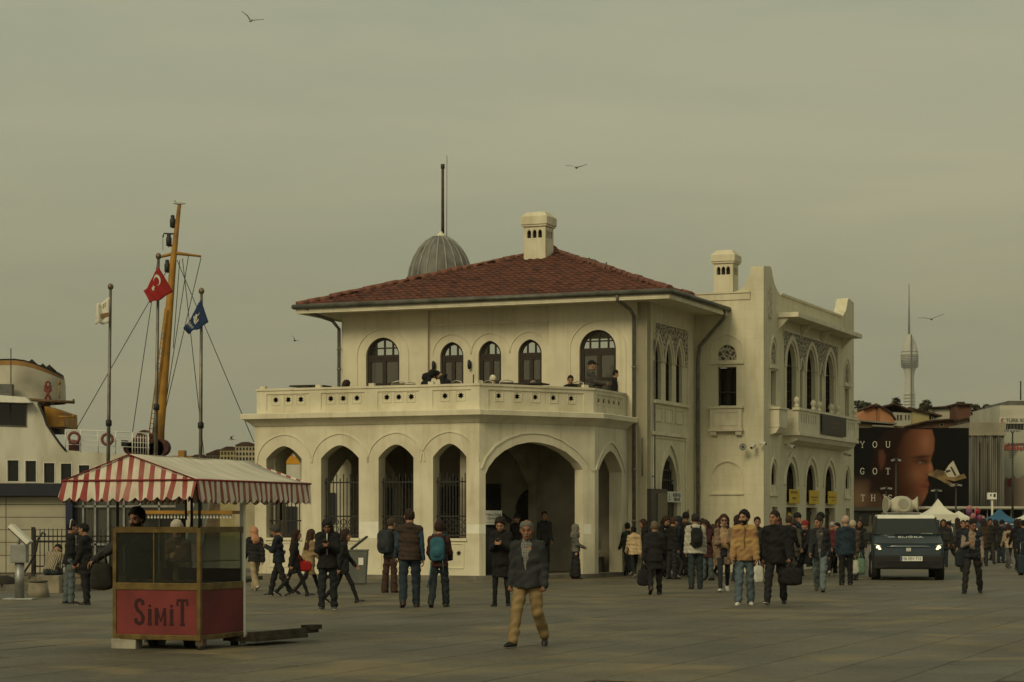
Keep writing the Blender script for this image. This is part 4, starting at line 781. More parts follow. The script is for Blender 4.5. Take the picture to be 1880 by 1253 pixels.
fp(lambda b: (b.tube([W(109, 732, YF), W(109, 706, YF)], .05, 6), b.tube([W(109, 706, YF), W(109, 699, YF)], .09, 6), b.tube([W(107, 765, YF), W(136, 766, YF)], .05, 6), b.tube([W(135, 768, YF), W(135, 761, YF)], .08, 6)), 'lamp_post', SHIPY)
fp(lambda b: (b.box(W(-5, 0, YF).x, W(20, 0, YF).x, YF + .2, YF + .8, W(0, 727, YF).z, W(0, 705, YF).z)), 'air_conditioner', mat('ac_dark_grey', (.12, .12, .11), .6, .2, 4))
fp(lambda b: b.tube([W(20, 705, YF), W(20, 640, YF)], .03, 5), 'whip_aerial', DARKIRON)
fp(lambda b: b.tube([W(x, y, YF - .05) for x, y in ((70, 741), (80, 762), (86, 780), (98, 798), (110, 815), (121, 828))], .07, 6), 'bulwark_rail', DARKIRON)
def railing(b):
    for x in (120, 148, 180, 212, 243, 272): b.tube([W(x, 828 + (x - 120) * .06, YF), W(x, 789 + (x - 120) * .045, YF)], .035, 5)
    for d in (0, 9, 18, 27): b.tube([W(120, 789 + d, YF), W(196, 792 + d, YF), W(275, 796 + d, YF)], .03 if d == 0 else .018, 5)
    for x in range(243, 275, 5): b.tube([W(x, 835, YF), W(x, 800, YF)], .02, 4)
fp(railing, 'deck_railing', WHITEMETAL)
def torus(b, c, R_, r, ax, n=20, k=8):
    q = Vector(ax).to_track_quat('Z', 'Y'); vs = [Vector(c) + q @ Vector(((R_ + r * math.cos(2 * PI * j / k)) * math.cos(2 * PI * i / n), (R_ + r * math.cos(2 * PI * j / k)) * math.sin(2 * PI * i / n), r * math.sin(2 * PI * j / k))) for i in range(n) for j in range(k)]
    b.add(vs, [(i * k + j, i * k + (j + 1) % k, ((i + 1) % n) * k + (j + 1) % k, ((i + 1) % n) * k + j) for i in range(n) for j in range(k)], 0, True)
for x, y, lab in ((136, 804, 'red lifebuoy at the left end of the ferry deck railing'), (197, 807, 'red lifebuoy on the ferry railing behind the left flagpole')):
    b = MB(); torus(b, (0, 0, 0), .3, .085, (0, 1, 0)); o = b.build('lifebuoy', mat('lifebuoy_red', (.2, .06, .045), .6, .2, 6)); o.location = W(x, y, YF - .25); tag(o, lab, 'lifebuoy', 'lifebuoys on the ferry railing')
def winch(b):
    for x, y, r in ((262, 815, .55), (250, 822, .4), (240, 824, .35), (286, 824, .55), (296, 822, .5), (272, 826, .45)):
        v = W(x, y, YF + 1.2); b.tube([v + Vector((0, -.5, 0)), v + Vector((0, .5, 0))], r, 14)
    v = W(265, 806, YF + 1.2); torus(b, v, .42, .1, (0, 1, 0)); b.box(W(122, 0, YF).x, W(137, 0, YF).x, YF + .6, YF + 1.4, W(0, 828, YF).z, W(0, 808, YF).z)
tag(fp(winch, 'deck_winch', SHIPBR), kind='stuff')
fp(lambda b: b.box(W(219, 0, YF).x, W(229, 0, YF).x, YF + .6, YF + 1.2, W(0, 820, YF).z, W(0, 808, YF).z), 'deck_locker', BLACKPAINT)
# mast with ladder, yard and lamps
YM = YF + 3
mast = fp(lambda b: b.tube([W(289, 842, YM), W(291, 790, YM), W(303, 660, YM), (W(318, 480, YM)), W(329, 378, YM)], [.4, .36, .28, .19, .11], 12), 'mast', SHIPY)
fp(lambda b: (b.tube([W(287, 474, YM), W(322, 465, YM), W(369, 471, YM)], [.07, .12, .06], 6), b.tube([W(322, 465, YM), W(346, 467, YM), W(369, 472, YM)], .05, 6)), 'yard', SHIPY, mast)
def ladder(b):
    A0, A1, B0, B1 = W(270, 824, YM - .4), W(303, 566, YM - .4), W(277, 824, YM - .4), W(306, 566, YM - .4)
    b.tube([A0, A1], .035, 5); b.tube([B0, B1], .035, 5)
    for k in range(28): f = k / 28; b.tube([A0.lerp(A1, f), B0.lerp(B1, f)], .022, 4)
fp(ladder, 'ladder', SHIPY, mast)
for x, y in ((317, 408), (310, 442), (307, 490)):
    fp(lambda b: (b.lathe([(.05, -.35), (.16, -.3), (.17, .15), (.12, .2), (.12, .38), (.02, .42)], W(x, y, YM), 10), b.tube([W(x, y + 10, YM), W(x + 12, y + 9, YM)], .06, 5)), 'navigation_lamp', DARKIRON, mast)
fp(lambda b: (b.tube([W(325, 430, YM), W(301, 429, YM), W(299, 436, YM)], .05, 5), b.tube([W(299, 432, YM), W(299, 460, YM)], .015, 4), b.tube([W(309, 440, YM), W(309, 455, YM)], .015, 4)), 'gaff', DARKIRON, mast)
for a, c in (((322, 470), (139, 790)), ((290, 475), (243, 796)), ((325, 478), (466, 812)), ((369, 474), (302, 760)), ((330, 478), (318, 640)), ((346, 470), (300, 770)), ((335, 475), (375, 840)), ((290, 475), (283, 800))):
    fp(lambda b: b.tube([W(*a, YM), W(*c, YM)], .022, 4), 'stay_wire', DARKIRON, mast)
fp(lambda b: (b.box(W(322, 0, YF).x, W(333, 0, YF).x, YF + 1, YF + 2, W(0, 846, YF).z, W(0, 826, YF).z), b.box(W(310, 0, YF).x, W(345, 0, YF).x, YF + 1.2, YF + 2, W(0, 848, YF).z, W(0, 836, YF).z)), 'deck_box', SHIPY)
# second ferry, seen through the first arch: white cabin under a yellow roof
FR2 = empty('ferry', W(560, 950, 92)); FR2.location.z = -1.5; tag(FR2, 'white boat with yellow top glimpsed through the leftmost arch', 'ferry')
def p2(fn, name, m): o_ = P2(fn); o_.name = name; return o_
def f2(fn, name, m):
    b = MB(); fn(b); o = b.build(name, m, FR2); o.matrix_parent_inverse = Matrix.Translation(-FR2.location); return o
f2(lambda b: b.box(W(470, 0, 92).x, W(680, 0, 92).x, 92, 96, -1.5, W(0, 853, 92).z), 'cabin', HULLW)
f2(lambda b: (b.box(W(496, 0, 92).x, W(560, 0, 92).x, 92.2, 95, W(0, 852, 92).z, W(0, 838, 92).z), b.tube([W(505, 838, 93), W(512, 832, 93), W(526, 831, 93), W(536, 838, 93)], .14, 6)), 'yellow_top', mat('boat_orange', (.5, .24, .015), .5, .15, 3))
f2(lambda b: [b.box(W(x, 0, 92).x, W(x + 16, 0, 92).x, 91.9, 91.99, W(0, 960, 92).z, W(0, 905, 92).z) for x in (600, 630, 655)] + [b.box(W(475, 0, 92).x, W(545, 0, 92).x, 91.9, 91.99, W(0, 985, 92).z, W(0, 930, 92).z)], 'cabin_window', BLACKPAINT)
# ---- flagpoles on the quay
YP = 69.0
def flag(pxbase, pxtop, ytop, corners, nu, nv, wave, m, lab, plab, deco=None):
    o = empty('flagpole', W(pxbase, 955, YP)); o.location.z = 0; iv = Matrix.Translation(-o.location)
    b = MB(); top = W(pxtop, ytop, YP); base = Vector((o.location.x, YP, 0)); mid = base.lerp(top, .52)
    b.tube([base, mid, top], [.075, .06, .045], 10); x = b.build('pole', mat('pole_steel', (.2, .18, .14), .4, .25, 3, metal=.4), o); x.matrix_parent_inverse = iv
    b = MB(); b.lathe([(.02, -.08), (.08, -.05), (.1, .03), (.07, .1), (.01, .13)], top, 12); x = b.build('finial', mat('brass_ball', (.2, .15, .09), .4, .2, 4, metal=.5), o); x.matrix_parent_inverse = iv
    b = MB(); b.lathe([(.05, -.12), (.1, -.08), (.1, .08), (.05, .12)], mid, 10); x = b.build('collar', DARKIRON, o); x.matrix_parent_inverse = iv
    b = MB(); b.tube([W(pxtop + 2, ytop + 6, YP - .09), W(pxbase + 2, 860, YP - .1)], .008, 4); x = b.build('halyard', DARKIRON, o); x.matrix_parent_inverse = iv
    tag(o, plab, 'flagpole', 'flagpoles on the quay')
    C4 = [W(px, py, YP - .22) for px, py in corners]
    def mp_(u, v, t=0):
        p = (C4[0] * (1 - u) + C4[1] * u) * (1 - v) + (C4[3] * (1 - u) + C4[2] * u) * v
        k = math.sin(u * wave + v * 1.3) * .06 + math.sin(u * wave * 1.9 + v * 3) * .03
        return p + Vector((0, -t - k * min(1, u * 3 + .2), .6 * k * u))
    f = empty('flag', C4[0]); fi = Matrix.Translation(-f.location)
    b = MB(); b.add([mp_(i / nu, j / nv) for j in range(nv + 1) for i in range(nu + 1)], [(j * (nu + 1) + i, j * (nu + 1) + i + 1, (j + 1) * (nu + 1) + i + 1, (j + 1) * (nu + 1) + i) for j in range(nv) for i in range(nu)], 0, True)
    x = b.build('cloth', m, f, recalc=False); x.matrix_parent_inverse = fi
    sm = x.modifiers.new('t', 'SOLIDIFY'); sm.thickness = .008
    for name, polys, mm in deco or []:
        b = MB()
        for poly in polys:
            b.add([mp_(u, v, .012) for u, v in poly], [tuple(range(len(poly)))] if len(poly) < 5 else [tuple(t) for t in tessellate_polygon([[Vector((u, v, 0)) for u, v in poly]])])
        x = b.build(name, mm, f); x.matrix_parent_inverse = fi
    tag(f, lab, 'flag')
FWH = mat('flag_white', (.68, .65, .55), .8, .08, 3)
cres = [(.32 + .16 * math.cos(a), .27 + .2 * math.sin(a)) for a in [R(45 + 270 * k / 14) for k in range(15)]] + [(.365 + .125 * math.cos(a), .285 + .155 * math.sin(a)) for a in [R(315 - 270 * k / 14) for k in range(15)]]
st5 = [(.6 + (.1 if k % 2 == 0 else .05) * math.cos(PI * k / 5 + .3), .34 + (.13 if k % 2 == 0 else .055) * math.sin(PI * k / 5 + .3)) for k in range(10)]
flag(196, 203, 528, [(202, 545), (176, 562), (174, 596), (200, 594)], 10, 8, 9, FWH, 'white flag with a brown stripe hanging on the left flagpole', 'left flagpole with the white flag, steel', [('brown_stripe', [[(0, .58), (.95, .5), (.95, .68), (0, .75)]], mat('flag_brown', (.2, .12, .05), .8, 0)), ('emblem', [[(.3, .12), (.5, .1), (.52, .3), (.32, .3)]], mat('flag_brown', (0, 0, 0)))])
flag(283, 291, 472, [(291, 490), (264, 536), (276, 559), (318, 536)], 12, 12, 7, mat('flag_red', (.3, .018, .018), .8, .12, 2), 'red flag with white crescent and star', 'middle and tallest flagpole, carrying the red flag', [('crescent', [cres], FWH), ('star', [st5], FWH)])
leaf_ = [[(.38 + .02 * k, .3 + .05 * k), (.5, .2 + .03 * k), (.62 - .01 * k, .33 + .05 * k), (.5, .36 + .05 * k)] for k in range(1)]
shell = [(.34, .42), (.4, .3), (.5, .26), (.6, .3), (.66, .42), (.6, .5), (.4, .5)]
flag(367, 370, 536, [(369, 550), (337, 606), (347, 614), (383, 592)], 12, 10, 8, mat('flag_blue', (.018, .04, .105), .8, .12, 2), 'dark blue flag with white shell emblem and lettering', 'right flagpole with the dark blue flag', [('shell_emblem', [[(.33, .3), (.38, .2), (.46, .3), (.44, .5)], [(.44, .18), (.5, .15), (.53, .3), (.47, .3)], [(.47, .32), (.55, .3), (.58, .48), (.46, .5)], [(.35, .52), (.57, .51), (.55, .58), (.38, .6)], [(.2, .35), (.33, .34), (.32, .4)]], FWH), ('lettering', [[(.66 + .03 * (k % 2), .12 + .12 * k), (.8, .12 + .12 * k), (.8, .15 + .12 * k), (.66 + .03 * (k % 2), .17 + .12 * k)] for k in range(6)] + [[(.72, .12 + .12 * k), (.74, .12 + .12 * k), (.74, .2 + .12 * k), (.72, .2 + .12 * k)] for k in range(6)], FWH)])
# ---- pier shed with panel cladding
YS = 64.5; SH = empty('pier_shed', W(60, 955, YS)); SH.location.z = 0; tag(SH, 'low pier shed with cream wall panels and dark fascia behind the fence', 'building')
def sh(fn, name, m, kind=None, par=None):
    b = MB(); fn(b); o = b.build(name, m, par or SH); o.matrix_parent_inverse = Matrix() if par else Matrix.Translation(-SH.location); return tag(o, kind=kind) if kind else o
X_ = lambda px: W(px, 0, YS).x; Z_ = lambda py: W(0, py, YS).z
swall = sh(lambda b: b.box(X_(-80), X_(121), YS + .03, YS + 3, 0, Z_(890)), 'wall', mat('panel_joint', (.1, .09, .07), .9, 0))
PNL = mat('wall_panel', (.4, .37, .28), .7, .1, 1.5); xs = [X_(-70), X_(11), X_(121)]; zs = [Z_(q) for q in (912, 927, 950, 973, 996, 1020)] + [.02]
for i in range(2):
    for j in range(len(zs) - 1): sh(lambda b: b.box(xs[i] + .012, xs[i + 1] - .012, YS, YS + .029, zs[j + 1] + .01, zs[j] - .01), 'panel', PNL, par=swall)
sh(lambda b: b.box(X_(-90), X_(125), YS - .35, YS + 3.2, Z_(911), Z_(888)), 'fascia', mat('dark_fascia', (.018, .02, .03), .5, .1, 3))
sh(lambda b: b.box(X_(122), X_(134), YS - .1, YS + .3, 0, Z_(911)), 'corner_column', mat('dark_blue_column', (.02, .025, .055), .5, .1, 3))
def gw(b):
    b.box(X_(134), X_(320), YS + .3, YS + .34, 0, Z_(905))
g_ = sh(gw, 'glazed_wall', PANE_DARK)
sh(lambda b: [b.box(X_(x) - .03, X_(x) + .03, YS + .2, YS + .29, 0, Z_(905)) for x in (150, 172, 196, 225, 255, 290)] + [b.box(X_(134), X_(320), YS + .2, YS + .29, Z_(z) - .03, Z_(z) + .03) for z in (930, 1000)], 'glazing_bars', GREYMETAL)
sh(lambda b: b.box(X_(134), X_(320), YS + 2.2, YS + 2.3, 0, Z_(900)), 'back_wall', mat('shed_inside', (.06, .06, .055), .9, .2, 1))
sh(lambda b: b.box(X_(250), X_(430), YS - .4, YS + 2, Z_(944), Z_(938)), 'yellow_canopy', SHIPY)
sh(lambda b: [b.box(X_(x), X_(x) + .05, YS - .3, YS - .2, Z_(952), Z_(944)) for x in range(250, 430, 6)], 'canopy_slats', PAPER)
# low kerbed bed with stones, fence
kb = empty('kerbed_bed', (-11.5, 48.5, 0)); Yk = 48.2
def kk(fn, name, m, kind=None):
    b = MB(); fn(b); o = b.build(name, m, kb); o.matrix_parent_inverse = Matrix.Translation(-kb.location); return tag(o, kind=kind) if kind else o
x0 = -14.5
for k in range(9): kk(lambda b: b.box(x0 + .86 * k, x0 + .86 * k + .84, Yk, Yk + .25, -.02, .17 + random.uniform(-.012, .012)), 'kerb_stone', mat('kerb_granite', (.16, .15, .12), .85, .2, 4, .2))
kk(lambda b: b.box(x0, x0 + 7.7, Yk + .26, Yk + 10, -.02, .1), 'bed_soil', mat('bed_soil', (.06, .05, .035), .95, .3, 1.5, .4))
rk = MB()
for k in range(170):
    c = Vector((random.uniform(x0, x0 + 7.6), random.uniform(Yk + .3, Yk + 6), .1)); s_ = random.uniform(.08, .3)
    pts = [c + Vector((s_ * math.cos(a) * random.uniform(.7, 1.1), s_ * math.sin(a) * random.uniform(.7, 1.1), -.05)) for a in [k_ * PI / 3 for k_ in range(6)]]; tp = [c + (p - c) * random.uniform(.4, .7) + Vector((0, 0, s_ * random.uniform(.5, .9))) for p in pts]
    rk.add(pts + tp, [(i, (i + 1) % 6, 6 + (i + 1) % 6, 6 + i) for i in range(6)] + [tuple(range(6, 12))])
o = rk.build('rubble', mat('rubble_stone', (.17, .14, .09), .95, .35, 2.5, .3, dark=(.05, .04, .03)), kb); o.matrix_parent_inverse = Matrix.Translation(-kb.location); tag(o, kind='stuff')
tag(kb, 'low kerbed bed strewn with rubble in front of the iron fence', 'planting bed')
fe = empty('iron_fence', W(60, 955, 59)); fe.location.z = .1; tag(fe, 'dark iron spiked fence in front of the pier shed', 'fence')
def ff(fn, name, kind=None):
    b = MB(); fn(b); o = b.build(name, DARKIRON, fe); o.matrix_parent_inverse = Matrix.Translation(-fe.location); return tag(o, kind=kind) if kind else o
XF = lambda px: W(px, 0, 59).x; ZF = lambda py: W(0, py, 59).z
for px in (61, 135, 209, 283): ff(lambda b: b.box(XF(px) - .045, XF(px) + .045, 58.95, 59.05, .05, ZF(968)), 'fence_post')
for py in (985, 994, 1040): ff(lambda b: b.box(XF(61), XF(290), 58.985, 59.015, ZF(py) - .02, ZF(py) + .02), 'fence_rail')
def pk(b):
    for k in range(30): x = XF(66) + .12 * k; b.tube([(x, 58.96, .12), (x, 58.96, ZF(975)), (x, 58.96, ZF(969))], [.014, .014, .003], 5)
ff(pk, 'fence_pickets', 'stuff')
o = empty('cable', (XF(62), 58.8, .2)); b = MB(); b.tube([W(42, 1055, 58.8), W(55, 1035, 58.8), W(66, 1012, 58.8), W(70, 990, 58.8), W(78, 978, 58.8), W(84, 982, 58.8)], .03, 6); x = b.build('hose', BLACKPAINT, o); x.matrix_parent_inverse = Matrix.Translation(-o.location); tag(o, 'black cable looping up over the iron fence beside the floodlight', 'cable')
# ---- floodlight on a pedestal
fl = empty('floodlight', G(36, 1103)); tag(fl, 'grey pedestal floodlight with tilted white lamp head', 'floodlight')
MB().box(-.3, .3, -.22, .22, 0, .05).build('base_plate', STEEL, fl, bevel=.01); MB().tube([(0, 0, .05), (0, 0, .78)], .095, 16).build('pedestal', STEEL, fl)
MB().box(-.16, .16, -.14, .14, .76, 1.13).build('control_box', GREYMETAL, fl, bevel=.012)
q = Matrix.Rotation(R(43), 3, 'Y'); MB().obox((.02, 0, 1.33), (.52, .34, .09), q).build('lamp_head', WHITEMETAL, fl, bevel=.012); MB().obox((-.015, 0, 1.29), (.48, .3, .03), q).build('lens', PANE_DARK, fl); MB().tube([(-.02, 0, 1.12), (0, 0, 1.3)], .03, 8).build('bracket', STEEL, fl)
pl = empty('concrete_bollard', G(70, 1098)); b = MB(); b.lathe([(.24, 0), (.21, .2), (.2, .22), (.19, .31), (.17, .32)], n=20); b.build('block', mat('concrete_striped', (.3, .26, .19), .9, .25, 3, .2), pl); MB().lathe([(.2, .33), (.2, .36), (.05, .37)], n=20).build('cap', mat('concrete_cap_dark', (.12, .11, .09), .9, .2, 4), pl); tag(pl, 'round concrete bollard with a dark cap used as a seat', 'bollard')
# ---- simit cart
KT = R(-20); KO = Vector((-3.83, 26.2, 0)); KI = empty('simit_cart', KO, KT)
tag(KI, 'red street food cart lettered SİMİT with brass frame and red striped awning', 'food cart')
BRASS = mat('aged_brass', (.19, .13, .045), .42, .3, 6, 0, metal=.55, dark=(.09, .06, .025)); REDP = mat('cart_red', (.19, .03, .03), .55, .14, 2.2, .03, dark=(.12, .02, .019)); REDD = mat('cart_red_dull', (.145, .02, .019), .6, .16, 2.2, .03, dark=(.09, .014, .013))
K = lambda fn, name, m, par=None, **k: P(fn, name, m, par or KI, **k)
FK = Fr((-1.22, 0), (1, 0)); FR_ = Fr((0, 0), (0, 1)); D_ = 1.22
K(lambda b: b.fbox(FK, .035, 1.185, .2, .75, -.03, -.008), 'front_panel', REDP)
K(lambda b: b.fbox(FR_, .035, D_ - .04, .2, .75, -.03, -.008), 'side_panel', REDD)
K(lambda b: b.fbox(FR_, .035, D_ - .04, .2, .75, -1.21, -1.19), 'side_panel', REDD); K(lambda b: b.box(-1.19, -.03, D_ - .05, D_ - .03, .2, 1.0), 'back_panel', REDD)
lt = letters('letter', 'SiMiT', FK, .3, .33, [.3, .24, .2, .24, .3], [.14, .1, .155, .1, .15], [.165, .125, .18, .125, 0], .045, -.003, mat('dark_red_ink', (.035, .008, .009), .7, .15, 8), KI)
K(lambda b: b.box(-1.2, -.02, .02, D_ - .03, .14, .19), 'floor_frame', DARKIRON)
def posts(b):
    pass
for x, y in ((-1.2, .02), (-.02, .02), (-1.2, D_ - .02)): K(lambda b: b.box(x - .026, x + .026, y - .026, y + .026, .13, 1.52), 'corner_post', BRASS, bevel=.006)
K(lambda b: b.box(-.062, -.004, D_ - .05, D_ + .01, -.0, 1.97), 'white_post', WHITEMETAL, bevel=.006)
def rails(b):
    pass
for z0, z1 in ((.752, .84), (1.46, 1.535), (.135, .198)):
    K(lambda b: b.fbox(FK, .03, 1.19, z0, z1, -.05, .002), 'brass_rail', BRASS, bevel=.005); K(lambda b: b.fbox(FR_, .03, D_ - .06, z0, z1, -.05, .002), 'brass_rail', BRASS, bevel=.005); K(lambda b: b.box(-1.222, -1.172, .05, D_ - .05, z0, z1), 'brass_rail', BRASS, bevel=.005)
GLK = glass('cart_glass', (.62, .66, .62), .84, .03)
K(lambda b: b.fbox(FK, .05, 1.17, .842, 1.458, -.025, -.019), 'glass_pane', GLK); K(lambda b: b.fbox(FR_, .05, D_ - .07, .842, 1.458, -.025, -.019), 'glass_pane', GLK); K(lambda b: b.box(-1.2, -1.194, .05, D_ - .06, .842, 1.458), 'glass_pane', GLK)
K(lambda b: b.fbox(FK, .56, .576, .842, 1.458, -.018, -.01), 'glazing_bar', BRASS)
K(lambda b: b.box(-1.17, -.05, .05, D_ - .09, 1.1, 1.112), 'glass_shelf', glass('shelf_glass', (.7, .78, .74), .6, .05))
K(lambda b: b.box(-1.18, -.04, .04, D_ - .06, .8, .838), 'counter', mat('counter_dark', (.06, .045, .03), .5, .2, 5))
SIM = mat('simit_crust', (.24, .11, .03), .8, .3, 30)
for k in range(9):
    b = MB(); torus(b, (0, 0, 0), .055, .018, (0, 0, 1), 12, 6); o = b.build('bread_ring', SIM); pt = Matrix.Translation(KO) @ Matrix.Rotation(KT, 4, 'Z') @ Vector((-1.02 + (k % 5) * .2, .22 + .25 * (k // 5), (.857))); o.location = pt; tag(o, 'sesame bread ring lying on the counter inside the glass cart', 'bread', 'bread rings inside the cart')
b = MB(); b.lathe([(.03, 0), (.045, .05), (.04, .12), (.015, .2), (.02, .22)], n=10); o = b.build('paper_bag_stack', mat('kraft_paper', (.4, .3, .18), .9, .15, 6)); o.location = Matrix.Translation(KO) @ Matrix.Rotation(KT, 4, 'Z') @ Vector((-.5, .3, 1.113 - .275 + .0)); tag(o, 'twisted tan paper bag standing on the counter inside the cart', 'paper bag')
# awning: gabled, striped
STR = bpy.data.materials.new('red_white_stripes'); STR.use_nodes = True; t = STR.node_tree; bs = t.nodes['Principled BSDF']; bs.inputs['Roughness'].default_value = .8
tcn = t.nodes.new('ShaderNodeTexCoord'); sp = t.nodes.new('ShaderNodeSeparateXYZ'); ad = t.nodes.new('ShaderNodeMath'); ad.operation = 'SUBTRACT'; mu = t.nodes.new('ShaderNodeMath'); mu.operation = 'MULTIPLY'; mu.inputs[1].default_value = 1 / .152
fr = t.nodes.new('ShaderNodeMath'); fr.operation = 'FRACT'; rr = t.nodes.new('ShaderNodeValToRGB'); rr.color_ramp.interpolation = 'CONSTANT'; rr.color_ramp.elements[0].color = (.29, .04, .04, 1); rr.color_ramp.elements[1].position = .45; rr.color_ramp.elements[1].color = (.7, .66, .56, 1)
nn_ = t.nodes.new('ShaderNodeTexNoise'); nn_.inputs['Scale'].default_value = 5; nn_.inputs['Detail'].default_value = 5; nr = t.nodes.new('ShaderNodeValToRGB'); nr.color_ramp.elements[0].position = .3; nr.color_ramp.elements[0].color = (.78, .76, .72, 1); nr.color_ramp.elements[1].position = .6; nr.color_ramp.elements[1].color = (1, 1, 1, 1)
mm = t.nodes.new('ShaderNodeMixRGB'); mm.blend_type = 'MULTIPLY'; mm.inputs[0].default_value = 1
t.links.new(tcn.outputs['Object'], sp.inputs[0]); t.links.new(sp.outputs[0], ad.inputs[0]); t.links.new(sp.outputs[1], ad.inputs[1]); t.links.new(ad.outputs[0], mu.inputs[0]); t.links.new(mu.outputs[0], fr.inputs[0]); t.links.new(fr.outputs[0], rr.inputs[0]); fd = t.nodes.new('ShaderNodeTexNoise'); fd.inputs['Scale'].default_value = 1.9; fd.inputs['Detail'].default_value = 4; fq = t.nodes.new('ShaderNodeMapRange'); fq.inputs['From Min'].default_value = .4; fq.inputs['From Max'].default_value = .75; fq.inputs['To Max'].default_value = .55; fm = t.nodes.new('ShaderNodeMixRGB'); fm.inputs[2].default_value = (.5, .32, .26, 1); t.links.new(tcn.outputs['Object'], fd.inputs['Vector']); t.links.new(fd.outputs['Fac'], fq.inputs['Value']); t.links.new(fq.outputs[0], fm.inputs[0]); t.links.new(rr.outputs[0], fm.inputs[1])
t.links.new(tcn.outputs['Object'], nn_.inputs['Vector']); t.links.new(nn_.outputs['Fac'], nr.inputs[0]); t.links.new(fm.outputs[0], mm.inputs[1]); t.links.new(nr.outputs[0], mm.inputs[2])
t.links.new(mm.outputs[0], bs.inputs['Base Color'])
PALE = mat('sun_bleached_canvas', (.62, .58, .48), .85, .1, 1.2, .06, dark=(.46, .42, .34), stretch=(1, 7, 1))
A0, A1, V0, V1, UR = -1.66, .2, -.45, 2.72, -.73; ZA, ZR = 2.105, 2.42
def sag(a, b_, s): return
def aw_roof(b):
    n = 10; vs = []
    for i in range(n + 1):
        v = V0 + (V1 - V0) * i / n
        for j in range(7):
            f = j / 6; u = UR + (A1 - UR) * f; z = ZR + (ZA - ZR) * f - .03 * math.sin(PI * f) - .012 * math.sin(PI * i / n) + .006 * math.sin(i * 1.9 + j)
            vs.append((u, v, z))
    b.add(vs, [(i * 7 + j, (i + 1) * 7 + j, (i + 1) * 7 + j + 1, i * 7 + j + 1) for i in range(n) for j in range(6)], 0, True)
    vs = []
    for i in range(n + 1):
        v = V0 + (V1 - V0) * i / n
        for j in range(7):
            f = j / 6; u = UR + (A0 - UR) * f; z = ZR + (ZA - ZR) * f - .03 * math.sin(PI * f)
            vs.append((u, v, z))
    b.add(vs, [(i * 7 + j, i * 7 + j + 1, (i + 1) * 7 + j + 1, (i + 1) * 7 + j) for i in range(n) for j in range(6)], 0, True)
o = K(aw_roof, 'awning_roof', PALE, recalc=False); o.modifiers.new('t', 'SOLIDIFY').thickness = .006
def gable(b, v):
    n = 24; vs = []
    for k in range(n + 1):
        u = A0 + (A1 - A0) * k / n; f = 1 - abs(u - UR) / ((A1 - UR) if u > UR else (UR - A0)); zt = ZA + (ZR - ZA) * f
        dy = .02 * math.sin(k * 2.1)
        vs += [(u, v - .004 - dy * .3, ZA), (u, v + .02 * f, zt + .002)]
    b.add(vs, [(2 * k, 2 * k + 2, 2 * k + 3, 2 * k + 1) for k in range(n)])
K(lambda b: gable(b, V0), 'gable', STR, recalc=False); K(lambda b: gable(b, V1), 'gable', STR, recalc=False)
def val(b, P0, P1, side):
    L = (Vector(P1) - Vector(P0)).length; n = int(L / .0127); vs = []
    d = (Vector(P1) - Vector(P0)) / L; nrm = Vector((d.y, -d.x, 0))
    for k in range(n + 1):
        s_ = L * k / n; ph = (s_ / .152) * 2 * PI
        for j in range(4):
            f = j / 3; drop = .2 + .05 * abs(math.sin(ph / 2)) + .012 * math.sin(s_ * 2.3) + (.02 if side else 0)
            p = Vector(P0) + d * (s_ + .05 * f * (0 if side else -1)) + nrm * (f * (.02 + (.005 if side else .018) * math.sin(ph * .5 + 1) + .012 * math.sin(s_ * 9))); vs.append((p.x, p.y, ZA - .002 - drop * f))
    b.add(vs, [(k * 4 + j, k * 4 + j + 1, k * 4 + j + 5, k * 4 + j + 4) for k in range(n) for j in range(3)], 0, True)
for a, c, sd_ in (((A0, V0), (A1, V0), 0), ((A1, V0), (A1, V1), 1), ((A1, V1), (A0, V1), 1), ((A0, V1), (A0, V0), 1)):
    o = K(lambda b: val(b, (*a, 0), (*c, 0), sd_), 'valance', STR, recalc=False)
K(lambda b: (b.tube([(A0, V0 - .012, ZA), (A1, V0 - .012, ZA), (A1 + .008, V1, ZA), (A0, V1, ZA), (A0 - .006, V0, ZA)], .013, 6), b.tube([(A0, V0 - .01, ZA), (UR, V0 - .01, ZR), (A1, V0 - .01, ZA)], .008, 6)), 'awning_piping', mat('piping_red', (.22, .03, .03), .7, .1, 4))
def aframe(b):
    for x, y in ((-1.18, .04), (-.03, .04), (-.66, 1.0)): b.tube([(x, y, 1.5), (x, y, ZA)], .018, 6)
    for x, y in ((.02, 2.2), (-1.4, 2.2)): b.tube([(x, y, 1.62), (x, y, ZA)], .016, 6)
    for y in (.04, 1.2, 2.5): b.tube([(A0 + .03, y, ZA - .03), (UR, y, ZR - .09), (A1 - .03, y, ZA - .03)], .015, 6)
    b.tube([(UR, V0 + .05, ZR - .06), (UR, V1 - .05, ZR - .06)], .016, 6); b.tube([(A1 - .02, V0 + .03, ZA - .02), (A1 - .02, V1 - .03, ZA - .02)], .014, 6); b.tube([(-.03, D_, 1.9), (.05, 2.6, 1.95)], .03, 6)
K(aframe, 'awning_frame', DARKIRON)
for x, y in ((-.02, .06), (-.1, 1.1)):
    w = K(lambda b: b.box(x - .05, x + .05, y - .05, y + .05, .07, .15), 'foot_bracket', mat('rusty_foot', (.1, .07, .045), .9, .3, 9)); K(lambda b: b.tube([(x - .03, y, .055), (x + .03, y, .055)], .055, 14), 'castor', DARKIRON, w)
K(lambda b: (b.tube([(-1.1, .75, .12), (-.95, .75, .12)], .12, 18), b.tube([(-.5, .6, .12), (-.35, .6, .12)], .12, 18)), 'wheel', BLACKPAINT)
WOOD = mat('weathered_plank', (.07, .055, .035), .9, .3, 6, .4, dark=(.025, .021, .015))
